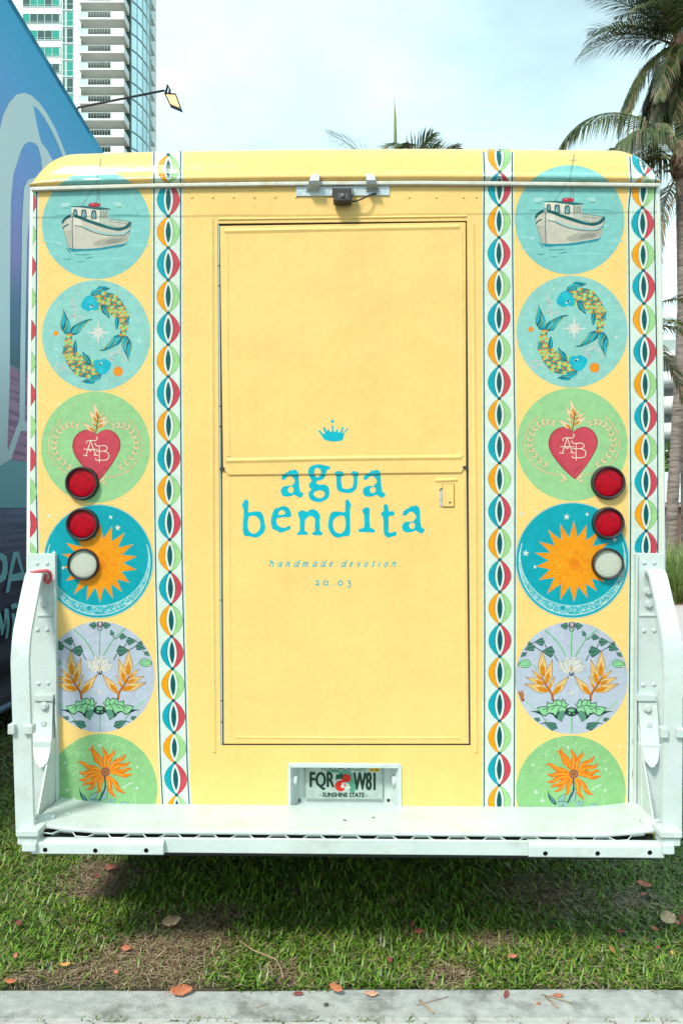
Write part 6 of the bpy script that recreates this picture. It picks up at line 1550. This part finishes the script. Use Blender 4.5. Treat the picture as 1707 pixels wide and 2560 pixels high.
# core volumes
tl(box('wall', XA(-60, D1), XA(187, D1), D1, 175, 0, 118, M['stucco']))
tl(box('wall', XA(187, D1), XA(330, D1 + 1), D1 + 0.9, 175, 0, 118, M['stucco']))
tl(box('pilaster', XA(186, D0 + 1.5), XA(203, D0 + 1.5), D0 + 1.5, D1 + 1, 0, 118, M['stucco']))
zW0 = ZA_(100.6, D1); zB0 = ZA_(132.2, D0)
w0, w1 = XA(58, D1), XA(155, D1)
pane_w = (w1 - w0) / 5.3
def shared_box(name, x0, x1, y0, y1, z0, z1, mat):
    bm = bmesh.new(); bm_box(bm, x0, x1, y0, y1, z0, z1); me = bm_mesh(bm, name); me.materials.append(mat); return me
pane_me = {k: shared_box('pane', 0, pane_w - 0.12, -0.06, -0.02, 0.12, 1.72, M[k]) for k in ('g_dark', 'g_teal')}
def frame_mesh():
    bm = bmesh.new(); W_ = w1 - w0
    bm_box(bm, 0, W_, -0.10, 0.0, 0, 0.11); bm_box(bm, 0, W_, -0.10, 0.0, 1.73, 1.80); bm_box(bm, 0, W_, -0.09, 0.0, 0.40, 0.45)
    for i in range(7):
        x = min(i * pane_w, W_ - 0.1) - 0.03; bm_box(bm, x, x + 0.10, -0.12, 0.0, 0.0, 1.80)
    return bm_mesh(bm, 'window')
fm = frame_mesh(); fm.materials.append(M['mull'])
nw0, nw1 = XA(157.5, D1), XA(185, D1)
nwm = {}
for k in ('g_dark', 'g_teal'): nwm[k] = (shared_box('pane', 0, 0.42, -0.06, -0.02, 0.1, 2.7, M[k]), shared_box('pane', 0.86, nw1 - nw0 - 0.08, -0.06, -0.02, 0.1, 2.7, M[k]))
bm = bmesh.new(); Wn = nw1 - nw0
for x in (-0.1, 0.44, 0.62, Wn - 0.1): bm_box(bm, x, x + 0.2, -0.12, 0, 0, SP_W)
bm_box(bm, -0.1, Wn + 0.1, -0.2, 0, -0.14, 0.10); bm_box(bm, 0, Wn, -0.1, 0, 1.08, 1.16)
nfm = bm_mesh(bm, 'stair_window'); nfm.materials.append(M['mull'])
tr = random.Random(8)
for k in range(-9, 9):
    z = zW0 - k * SP_W
    wdw = link('window', fm, None, tw); wdw.location = Vector((w0, D1, z)) - TO
    for i in range(5):
        q = link('pane', pane_me['g_teal' if tr.random() < 0.42 else 'g_dark'], None, wdw); q.location = (i * pane_w + 0.08, 0, 0)
    nz = zW0 - 0.62 - k * SP_W
    sw = link('stair_window', nfm, None, tw); sw.location = Vector((nw0, D1, nz)) - TO
    g_ = 'g_teal' if tr.random() < 0.6 else 'g_dark'
    for m_ in nwm[g_]: q = link('pane', m_, None, sw)
# balconies
bx0, bx1 = XA(198, D0), XA(310, D0); bxs, bxr0, bxr1 = XA(277.5, D0), XA(221, D0), XA(276.5, D0)
DEP = D1 + 0.6 - D0
slab_me = shared_box('slab', bx0, bx1, 0, DEP, 0.0, 0.28, M['slab_u'])
bm = bmesh.new(); bm_box(bm, bxs, bx1, -0.02, 0.14, -0.03, 1.42); bm_box(bm, bx1 - 0.14, bx1 + 0.02, 0.14, DEP, -0.03, 1.42); bm_box(bm, bx0, bxs, -0.03, 0.1, -0.03, 0.32)
par_me = bm_mesh(bm, 'parapet'); par_me.materials.append(M['stucco'])
bm = bmesh.new()
for i in range(9):
    x = bxr0 + (bxr1 - bxr0) * i / 8.0; bm_box(bm, x - 0.025, x + 0.025, 0.0, 0.06, 0.32, 1.38)
bm_box(bm, bx0, bxs, -0.02, 0.08, 1.34, 1.42)
rail_me = bm_mesh(bm, 'railing'); rail_me.materials.append(M['mull'])
glass_me = shared_box('glass_panel', bx0 + 0.05, bxr0 - 0.05, 0.01, 0.05, 0.34, 1.33, M['g_rail'])
gside_me = shared_box('glass_panel', bx0, bx0 + 0.05, 0.05, DEP, 0.34, 1.33, M['g_rail'])
slid_me = shared_box('sliding_door', XA(214, D1), XA(300, D1), DEP - 0.1, DEP - 0.04, 0.3, 2.75, M['g_dark'])
back_me = shared_box('back_wall', bx0, bx1 - 0.2, DEP - 0.03, DEP + 0.05, 0.28, 3.0, M['stucco'])
for k in range(-6, 10):
    z = zB0 - k * SP_B
    bal = empty('balcony', Vector((0, D0, z)) - TO, 0, tw)
    bal.location = Vector((0, D0, z)) - TO
    for nm, m_ in (('slab', slab_me), ('parapet', par_me), ('railing', rail_me), ('glass_panel', glass_me), ('glass_panel', gside_me), ('sliding_door', slid_me)): link(nm, m_, None, bal)
# recess and curved glass flank
CURV = smooth_pts([(-38.95, 154.3), (-38.0, 156.6), (-37.45, 159.4), (-37.35, 162.0), (-37.75, 165.0)], False, 4)
tl(box('recess', XA(312, D1) - 0.3, CURV[0][0], D1 + 0.3, D1 + 0.9, 0, 118, M['g_dark']))
for k in range(-9, 10):
    zb = zB0 - k * SP_B; ds = []
    for nm, zlo, zhi, off_, mat in (('curtain_glass', 0.10, SP_B - 0.08, 0.0, M['g_blue']), ('floor_edge', -0.10, 0.12, 0.10, M['bars'])):
        bm = bmesh.new(); A = [bm.verts.new((x + off_, y - off_ * 0.4, zb + zlo)) for x, y in CURV]; B = [bm.verts.new((x + off_, y - off_ * 0.4, zb + zhi)) for x, y in CURV]
        for i in range(len(CURV) - 1): bm.faces.new((A[i], A[i + 1], B[i + 1], B[i]))
        me = bm_mesh(bm, nm); o = tl(link(nm, me, mat))
        if nm == 'curtain_glass': host = o
    bm = bmesh.new()
    for i in (0, 3, 6, 9, 12, 15):
        x, y = CURV[i]; bm_box(bm, x - 0.02, x + 0.10, y - 0.06, y + 0.06, zb, zb + SP_B)
    mo = link('mullion', bm_mesh(bm, 'mullion'), M['mull'], host)
    x, y = CURV[-1]; tl(box('far_balcony', x - 0.6, x + 0.35, y - 0.2, y + 2.5, zb - 0.15, zb + 0.95, M['stucco']))
tl(box('tower_flank', -60, -38.9, 155.5, 175, 0, 118.4, M['stucco']))

# ------------------------------------------------------------------ curved-balcony block on the right
M['beige'] = noise_mat('grey_render', (0.34, 0.34, 0.33), (0.42, 0.42, 0.41), 0.4, 0.85)
M['roofg'] = noise_mat('pale_green_roof', (0.34, 0.40, 0.38), (0.42, 0.48, 0.45), 0.6, 0.7)
M['pane_b'] = noise_mat('pale_pane', (0.20, 0.34, 0.36), (0.32, 0.48, 0.50), 0.5, 0.15)
DB = 95.0
ab = empty('apartment_block', (XA(1700, DB + 4), DB + 4, 0)); AO = ab.location.copy(); tag(ab, 'pale apartment block with curved white balconies behind the palm trunk', 'building')
def al(o): o.parent = ab; o.location = o.location - AO; return o
xa, xb = XA(1560, DB), XA(1800, DB)
al(box('wall', xa, xb, DB + 3, DB + 14, 0, ZA_(872, DB), M['beige']))
al(prism('roof', [(xa - 0.5, ZA_(872, DB)), (xb + 0.5, ZA_(872, DB)), (xb - 1.2, ZA_(842, DB)), (XA(1662, DB), ZA_(842, DB)), (XA(1640, DB), ZA_(862, DB))], DB + 1.5, DB + 13, 'Y', M['roofg']))
al(box('eave', xa - 1, xb + 1, DB + 0.6, DB + 14.5, ZA_(886, DB), ZA_(874, DB), M['stucco']))
for (y1, y0) in ((934, 963), (996, 1027), (1061, 1091), (1126, 1156)):
    bb_ = empty('balcony', (0, 0, 0), 0, ab); bb_.location = -AO
    bm = bmesh.new(); A, B, Cc = [], [], []
    for i in range(17):
        x = xa + (xb - xa) * i / 16.0; bul = 1.6 * math.sin(math.pi * ((x - XA(1630, DB)) / 3.9)) if True else 0
        y = DB - 0.2 - max(-0.3, bul)
        A.append(bm.verts.new((x, y, ZA_(y0, DB)))); B.append(bm.verts.new((x, y, ZA_(y1, DB)))); Cc.append(bm.verts.new((x, DB + 3, ZA_(y0, DB))))
    for i in range(16): bm.faces.new((A[i], A[i + 1], B[i + 1], B[i])); bm.faces.new((A[i + 1], A[i], Cc[i], Cc[i + 1]))
    o = link('parapet', bm_mesh(bm, 'parapet', True), M['stucco'], bb_); md = o.modifiers.new('t', 'SOLIDIFY'); md.thickness = 0.15
for x0, x1, y1, y0 in ((1662, 1674, 896, 932), (1676, 1685, 898, 932), (1687, 1700, 898, 932), (1677, 1690, 964, 997), (1676, 1688, 1030, 1062), (1692, 1705, 1030, 1062), (1712, 1735, 896, 932), (1712, 1735, 964, 997), (1640, 1655, 964, 997)):
    wd = al(box('window', XA(x0, DB + 3), XA(x1, DB + 3), DB + 2.9, DB + 3.02, ZA_(y0, DB + 3), ZA_(y1, DB + 3), M['stucco']))
    link('pane', shared_box('pane', XA(x0 + 1.5, DB + 3), XA(x1 - 1.5, DB + 3), DB + 2.86, DB + 2.899, ZA_(y0 - 1.5, DB + 3), ZA_(y1 + 1.5, DB + 3), M['pane_b']), None, wd)
# low pavilion with white fascia
DP = 40.0
pvn = empty('pavilion', (XA(1690, DP), DP, 0)); PO = pvn.location.copy(); tag(pvn, 'low pavilion with plain white fascia and brown columns beyond tall grass', 'building')
def plk(o): o.parent = pvn; o.location = o.location - PO; return o
px_a, px_b = XA(1560, DP), XA(1860, DP)
M['white'] = noise_mat('white_fascia', (0.74, 0.76, 0.77), (0.80, 0.81, 0.82), 0.5, 0.7)
plk(box('fascia', px_a, px_b, DP, DP + 6, ZA_(1256, DP), ZA_(1180, DP), M['white']))
plk(box('trim', px_a, px_b, DP + 0.05, DP + 5.9, ZA_(1267, DP), ZA_(1256, DP) - 0.004, noise_mat('dusty_red_trim', (0.34, 0.22, 0.20), (0.42, 0.28, 0.26), 2, 0.8)))
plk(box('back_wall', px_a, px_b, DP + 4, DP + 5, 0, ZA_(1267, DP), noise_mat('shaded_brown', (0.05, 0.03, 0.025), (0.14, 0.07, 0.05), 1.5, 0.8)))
for px in (1610, 1662, 1703, 1750, 1800): plk(box('column', XA(px, DP) - 0.12, XA(px, DP) + 0.12, DP + 0.3, DP + 0.6, 0, ZA_(1267, DP) - 0.005, noise_mat('brown_column', (0.16, 0.075, 0.05), (0.24, 0.11, 0.07), 3, 0.7)))

# ------------------------------------------------------------------ palms
M['frond'] = attr_mat('palm_frond', 0.45, 0.18, 8, 0.25, spec=0.45)
M['bark'] = None
def bark_mat():
    m, n, l, b = new_mat('palm_bark')
    tc = n.new('ShaderNodeTexCoord'); mp = n.new('ShaderNodeMapping'); mp.inputs['Scale'].default_value = (1, 1, 7); l.new(tc.outputs['Object'], mp.inputs['Vector'])
    ns = n.new('ShaderNodeTexNoise'); ns.inputs['Scale'].default_value = 3.2; ns.inputs['Detail'].default_value = 8; ns.inputs['Roughness'].default_value = 0.7; l.new(mp.outputs['Vector'], ns.inputs['Vector'])
    cr = n.new('ShaderNodeValToRGB'); cr.color_ramp.elements[0].position = 0.35; cr.color_ramp.elements[0].color = (0.10, 0.075, 0.062, 1); cr.color_ramp.elements[1].position = 0.65; cr.color_ramp.elements[1].color = (0.33, 0.27, 0.235, 1)
    l.new(ns.outputs['Fac'], cr.inputs['Fac']); l.new(cr.outputs['Color'], b.inputs['Base Color']); b.inputs['Roughness'].default_value = 0.9
    bp = n.new('ShaderNodeBump'); bp.inputs['Strength'].default_value = 0.8; bp.inputs['Distance'].default_value = 0.03; l.new(ns.outputs['Fac'], bp.inputs['Height']); l.new(bp.outputs['Normal'], b.inputs['Normal'])
    return m
M['bark'] = bark_mat()
M['husk'] = noise_mat('palm_husk', (0.10, 0.055, 0.035), (0.22, 0.13, 0.08), 9, 0.9, 0.6, 20)
def frond_mesh(L, e0, droop, ll, seed, dry=0.0, n=60, pw=1.25, hang=0.6, side_spread=0.9):
    """feather frond growing along +x from the origin"""
    r = np.random.default_rng(seed); V, Fi, lp, Cc = [], [], [], []
    def addv(p, c): V.append(p); Cc.append(c); return len(V) - 1
    steps = 40; pos = np.array([0.0, 0.0, 0.0]); path = []; tang = []
    for i in range(steps + 1):
        t = i / steps; ang = e0 - droop * t ** pw
        d = np.array([math.cos(ang), 0.06 * math.sin(3 * t + seed), math.sin(ang)]); path.append(pos.copy()); tang.append(d / np.linalg.norm(d)); pos = pos + d * L / steps
    path, tang = np.array(path), np.array(tang)
    rc1, rc2 = np.array([0.24, 0.22, 0.05]), np.array([0.10, 0.12, 0.035])
    prev = None
    for i in range(0, steps + 1, 2):
        t = i / steps; w = 0.030 * (1 - t) ** 0.8 * (L / 3.4) + 0.004; c = rc1 * (1 - t) + rc2 * t
        if dry > 0.5: c = np.array([0.25, 0.17, 0.09])
        a = addv(path[i] + np.array([0, -w, 0]), c); b2 = addv(path[i] + np.array([0, 0, w]), c); d2 = addv(path[i] + np.array([0, w, 0]), c)
        if prev is not None:
            for q in ((prev[0], a, b2, prev[1]), (prev[1], b2, d2, prev[2])): Fi.extend(q); lp.append(4)
        prev = (a, b2, d2)
    for i in range(n):
        t = 0.14 + 0.86 * (i + r.uniform(-0.3, 0.3)) / n; t = min(max(t, 0.12), 1.0); f = t * steps; k = min(int(f), steps - 1); p = path[k] + (path[k + 1] - path[k]) * (f - k); T_ = tang[k]
        up = np.cross(T_, np.array([0, 1, 0])); up = up if up[2] > 0 or abs(up[2]) < 1e-6 else -up
        for sd in (-1, 1):
            ln = ll * (math.sin(math.pi * min(1, 0.22 + 0.78 * t)) ** 0.55) * r.uniform(0.82, 1.08) + 0.05
            fw = 0.35 + 0.75 * t
            d = T_ * fw + np.array([0, sd, 0]) * side_spread * r.uniform(0.85, 1.1) + up * r.uniform(0.05, 0.35); d /= np.linalg.norm(d)
            m1 = p + d * ln * 0.45 + np.array([0, 0, -ln * 0.10 * hang]); d2 = d + np.array([0, 0, -hang * r.uniform(0.7, 1.5)]); d2 /= np.linalg.norm(d2)
            tip = m1 + d2 * ln * 0.55
            wv = np.cross(d, up); wv = wv / (np.linalg.norm(wv) + 1e-6) * 0.024 * r.uniform(0.8, 1.25) * (L / 3.4)
            wv = wv * 0.75 + up * 0.006
            g = r.random(); c = np.array([0.018, 0.040, 0.009]) * (1 - g) + np.array([0.105, 0.140, 0.038]) * g
            if r.random() < dry: c = np.array([0.26, 0.19, 0.11]) * r.uniform(0.5, 1.2)
            ct = c if r.random() > 0.25 else np.array([0.22, 0.17, 0.09])
            a, b2, c2, d3, e2 = addv(p - wv * 0.7, c), addv(p + wv * 0.7, c), addv(m1 + wv, c), addv(m1 - wv, c), addv(tip, ct)
            Fi.extend((a, b2, c2, d3)); lp.append(4); Fi.extend((d3, c2, e2)); lp.append(3)
    me = np_mesh('frond', np.array(V), Fi, lp, np.array(Cc)); me.materials.append(M['frond'])
    return me
def palm(label, base, top, rad, fronds, group='palm trees round the truck', trunk_pts=None, husk=True):
    pe = empty('palm_tree', base); tag(pe, label, 'palm tree', group)
    b_, t_ = Vector(base), Vector(top)
    pts = trunk_pts or [b_.lerp(t_, i / 8.0) for i in range(9)]
    pts = [Vector(p) - b_ for p in pts]
    P = []
    for i in range(len(pts) - 1):
        for k in range(10): P.append(pts[i].lerp(pts[i + 1], k / 10))
    P.append(pts[-1])
    rr = [rad * (1.0 + 0.35 * max(0, 1 - i / (len(P) * 0.10)) - 0.12 * i / len(P)) * (1.0 + 0.035 * math.sin(i * 2.4)) for i in range(len(P))]
    bm = bmesh.new(); bm_tube(bm, P, rr, 14); link('trunk', bm_mesh(bm, 'trunk', True), M['bark'], pe)
    tp = t_ - b_
    if husk:
        bm = bmesh.new(); hr = random.Random(len(fronds))
        bm_tube(bm, [tp + Vector((0, 0, -0.35)), tp + Vector((0, 0, -0.1)), tp + Vector((0, 0, 0.15)), tp + Vector((0, 0, 0.5))], [rad * 1.0, rad * 1.75, rad * 1.5, rad * 0.4], 12)
        for k in range(22):
            a = hr.uniform(0, 6.28); q = tp + Vector((math.cos(a) * rad, math.sin(a) * rad, hr.uniform(-0.3, 0.1)))
            bm_tube(bm, [q, q + Vector((math.cos(a) * 0.12, math.sin(a) * 0.12, 0.12)), q + Vector((math.cos(a) * 0.26, math.sin(a) * 0.26, hr.uniform(-0.1, 0.2)))], [0.03, 0.022, 0.008], 5)
        link('husk', bm_mesh(bm, 'husk', True), M['husk'], pe)
    for me, az, dz in fronds:
        fo = link('frond', me, None, pe); fo.location = tp + Vector((0, 0, dz)); fo.rotation_euler = (0, 0, az)
    return pe
PI = math.pi
# near palm on the right, its trunk beside the truck
dN = 18.0
FB = [frond_mesh(3.55, R(64), R(132), 1.0, 1, 0.10, 110, 1.05, 3.0, 0.40), frond_mesh(3.2, R(70), R(105), 0.62, 2, 0.08), frond_mesh(3.1, R(38), R(95), 0.60, 3, 0.12), frond_mesh(2.6, R(-5), R(75), 0.55, 4, 0.45, 46, 0.8, 1.0), frond_mesh(2.3, R(-45), R(45), 0.6, 5, 0.65, 44, 0.8, 1.0, 0.6), frond_mesh(3.0, R(82), R(50), 0.6, 6, 0.05)]
tpts = [at_d(1677, 1472, dN), at_d(1677, 1330, dN), at_d(1681, 1230, dN), at_d(1690, 1090, dN), at_d(1700, 930, dN), at_d(1706, 760, dN), at_d(1706, 600, dN), at_d(1703, 480, dN), at_d(1699, 410, dN)]
tpts[0].z = 0.0
FB.append(frond_mesh(2.9, R(50), R(125), 0.95, 8, 0.12, 100, 1.0, 2.6, 0.5))
fr_ = [(FB[0], R(188), 0.0), (FB[6], R(172), -0.05), (FB[6], R(215), -0.1), (FB[6], R(120), -0.05), (FB[3], R(205), -0.05), (FB[4], R(150), -0.1), (FB[2], R(20), 0.05), (FB[1], R(-50), 0.1), (FB[2], R(110), 0.05), (FB[3], R(60), 0.0), (FB[1], R(85), 0.1), (FB[4], R(-20), -0.1), (FB[3], R(-80), 0.0), (FB[4], R(215), -0.2)]
palm('coconut palm with ringed grey trunk leaning beside the yellow truck', tpts[0], tpts[-1], 0.128, fr_, trunk_pts=tpts)
# taller palm behind it
dT = 23.0
tb = at_d(1718, 1430, dT); tb.z = 0
FT = [frond_mesh(2.9, R(48), R(55), 0.95, 11, 0.04, 70, 1.25, 0.3), frond_mesh(2.8, R(66), R(60), 0.95, 12, 0.05, 70, 1.25, 0.35), frond_mesh(2.6, R(84), R(25), 0.95, 13, 0.02, 64, 1.25, 0.1, 0.6), frond_mesh(2.9, R(22), R(62), 0.9, 14, 0.10, 70, 1.25, 0.7), frond_mesh(2.7, R(-15), R(66), 0.85, 15, 0.25, 64, 0.7, 1.6, 0.6), frond_mesh(2.7, R(-48), R(38), 0.85, 16, 0.35, 60, 0.7, 1.4, 0.5), frond_mesh(2.5, R(-62), R(24), 0.8, 17, 0.5, 60, 0.7, 1.2, 0.4)]
fr_ = []
tr2 = random.Random(77)
for me, az in ((FT[3], 183), (FT[2], 230), (FT[2], 260), (FT[4], 192), (FT[5], 180), (FT[0], 186), (FT[0], 150), (FT[0], 232), (FT[1], 172), (FT[1], 205), (FT[1], 130), (FT[2], 190), (FT[2], 150), (FT[2], 20), (FT[1], 260), (FT[3], 196), (FT[3], 165), (FT[3], 225), (FT[4], 180), (FT[4], 205), (FT[4], 158), (FT[4], 235), (FT[5], 190), (FT[5], 215), (FT[5], 170), (FT[5], 250), (FT[6], 200), (FT[6], 180), (FT[6], 225), (FT[6], 150), (FT[0], 20), (FT[1], 60), (FT[3], 300), (FT[4], 280), (FT[5], 320), (FT[3], 30), (FT[5], 10), (FT[6], 270), (FT[4], 265), (FT[4], 340)):
    fr_.append((me, R(az + tr2.uniform(-6, 6)), tr2.uniform(-0.12, 0.12)))
tt_ = at_d(1694, 118, dT)
palm('taller palm with a dense shaggy crown behind the leaning palm', tb, tt_, 0.15, fr_)
# palm tips above the truck roof
dC = 14.0
cb_ = at_d(985, 1460, dC); cb_.z = 0
ct_ = at_d(985, 466, dC)
FCm = [frond_mesh(1.15, R(66), R(40), 0.5, 21, 0.05, 34, 1.2, 0.25, 0.8), frond_mesh(1.3, R(52), R(48), 0.5, 22, 0.08, 34, 1.2, 0.35, 0.8), frond_mesh(1.45, R(52), R(30), 0.5, 23, 0.1, 44, 1.2, 0.4, 0.8), frond_mesh(1.7, R(25), R(60), 0.5, 24, 0.15)]
fr_ = [(FCm[0], R(5), -0.12), (FCm[1], R(-12), -0.12), (FCm[1], R(20), -0.1), (FCm[0], R(-35), -0.15), (FCm[0], R(60), -0.2), (FCm[1], R(50), -0.15), (FCm[2], R(182), 0.0), (FCm[3], R(0), 0.0), (FCm[3], R(90), 0.0), (FCm[3], R(-90), 0.0), (FCm[3], R(150), -0.1), (FCm[3], R(220), -0.1), (FCm[3], R(45), -0.1), (FCm[3], R(-45), -0.1)]
pe = palm('palm whose frond tips and upright spear show above the truck roof', cb_, ct_, 0.12, fr_)
sp = ct_ - cb_
tube('spear_leaf', [sp + Vector((0, 0, 0.0)), sp + Vector((0.02, 0, 0.7)), sp + Vector((0.015, 0, 1.2)), sp + Vector((0.0, 0, 1.50))], [0.05, 0.034, 0.018, 0.003], noise_mat('spear_green', (0.10, 0.15, 0.04), (0.22, 0.26, 0.09), 30, 0.5), pe, 6)
# low palm half hidden behind the truck's right flank
dR = 13.0
rb = at_d(1585, 1500, dR); rb.z = 0
FR_ = [frond_mesh(1.6, R(45), R(100), 0.36, 31, 0.2, 34), frond_mesh(1.5, R(5), R(70), 0.36, 32, 0.35, 34), frond_mesh(1.4, R(-30), R(55), 0.36, 33, 0.6, 34), frond_mesh(1.7, R(72), R(70), 0.36, 34, 0.1, 34)]
palm('low palm mostly hidden behind the truck with drooping tips beside it', rb, at_d(1585, 812, dR), 0.10, [(FR_[0], R(5), 0.05), (FR_[1], R(-5), -0.02), (FR_[2], R(6), -0.1), (FR_[0], R(120), 0.05), (FR_[1], R(180), 0), (FR_[3], R(240), 0.1), (FR_[2], R(90), -0.1), (FR_[1], R(-70), 0)])

# ------------------------------------------------------------------ fountain grasses, shrubs
def clump(label, px, d, h, spread, seed, n=420, col=((0.12, 0.22, 0.035), (0.34, 0.46, 0.12))):
    r = np.random.default_rng(seed); base = at_d(px, CY, d); base.z = 0
    V, Fi, lp, Cc = [], [], [], []
    for i in range(n):
        a = r.uniform(0, 6.283); rr = spread * 0.25 * math.sqrt(r.random()); p = np.array([rr * math.cos(a), rr * math.sin(a), 0.0])
        a2 = a + r.normal(0, 0.5); e = r.uniform(0.9, 1.5); L = h * r.uniform(0.65, 1.15); w = r.uniform(0.004, 0.009)
        s_ = np.array([-math.sin(a2), math.cos(a2), 0]) * w; c0 = np.array(col[0]); c1 = np.array(col[1]); g = r.random(); c = c0 * (1 - g) + c1 * g
        if r.random() < 0.12: c = np.array([0.34, 0.27, 0.14])
        k0 = len(V); seg = 5; bend = r.uniform(0.5, 1.9)
        for k in range(seg + 1):
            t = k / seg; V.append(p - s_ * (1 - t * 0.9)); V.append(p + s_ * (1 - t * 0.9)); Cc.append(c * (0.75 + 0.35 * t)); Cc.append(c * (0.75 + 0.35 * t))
            an = e - bend * t ** 1.5; p = p + np.array([math.cos(a2) * math.cos(an), math.sin(a2) * math.cos(an), math.sin(an)]) * L / seg
            p[2] = max(p[2], 0.02)
        for k in range(seg): q = k0 + 2 * k; Fi.extend((q, q + 1, q + 3, q + 2)); lp.append(4)
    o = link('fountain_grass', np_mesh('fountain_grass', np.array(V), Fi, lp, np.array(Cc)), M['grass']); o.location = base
    tag(o, label, 'ornamental grass', 'fountain grass clumps along the planting bed')
for i, (px, d, h, s_, lb) in enumerate(((1660, 15.6, 1.10, 1.0, 'fountain grass clump half behind the truck flank'), (1705, 15.3, 0.95, 1.0, 'arching fountain grass clump spilling over the mulch edge'), (1690, 16.6, 1.25, 1.1, 'tall fountain grass clump at the foot of the leaning palm'), (1735, 16.2, 1.2, 1.1, 'fountain grass clump right of the leaning palm foot'), (1640, 16.8, 1.3, 1.1, 'fountain grass clump hidden deepest behind the truck'), (1675, 15.2, 0.7, 0.9, 'short fountain grass tuft at the paving edge'))):
    clump(lb, px, d, h, s_, 40 + i, 520)
def shrub(label, px, py, d, rx, rz, seed, n=700, ls=0.12, col=((0.03, 0.07, 0.015), (0.16, 0.26, 0.06))):
    r = np.random.default_rng(seed); c_ = at_d(px, py, d)
    se = empty('shrub', (c_.x, c_.y, 0)); tag(se, label, 'shrub', 'shrubs by the pavilion')
    V, Fi, lp, Cc = [], [], [], []
    for i in range(n):
        u = r.normal(0, 1, 3); u /= np.linalg.norm(u); rad = r.uniform(0.35, 1.0) ** 0.5; lump = 1 + 0.25 * math.sin(u[0] * 5 + seed) * math.sin(u[2] * 6)
        p = np.array([u[0] * rx, u[1] * rx, u[2] * rz]) * rad * lump + np.array([0, 0, c_.z])
        a = r.normal(0, 1, 3); a /= np.linalg.norm(a); b2 = np.cross(a, r.normal(0, 1, 3)); b2 /= np.linalg.norm(b2)
        L = ls * r.uniform(0.6, 1.3); g = r.random(); c = np.array(col[0]) * (1 - g) + np.array(col[1]) * g
        k = len(V)
        for q in (p - a * L, p + b2 * L * 0.4, p + a * L, p - b2 * L * 0.4): V.append(q); Cc.append(c)
        Fi.extend((k, k + 1, k + 2, k + 3)); lp.append(4)
    link('foliage', np_mesh('foliage', np.array(V), Fi, lp, np.array(Cc)), M['grass'], se)
    tube('stem', [(0, 0, 0), (0.05, 0, c_.z * 0.5), (0, 0, c_.z)], [0.08, 0.06, 0.03], M['twig'], se, 7)
shrub('loose green shrub showing above the pavilion fascia beside the truck', 1662, 1128, 47, 0.75, 0.5, 61)
shrub('dark green shrub just above the white fascia', 1664, 1165, 46.6, 0.8, 0.40, 62)
shrub('green shrub right of the leaning trunk above the fascia', 1707, 1145, 47.5, 0.8, 0.8, 63)
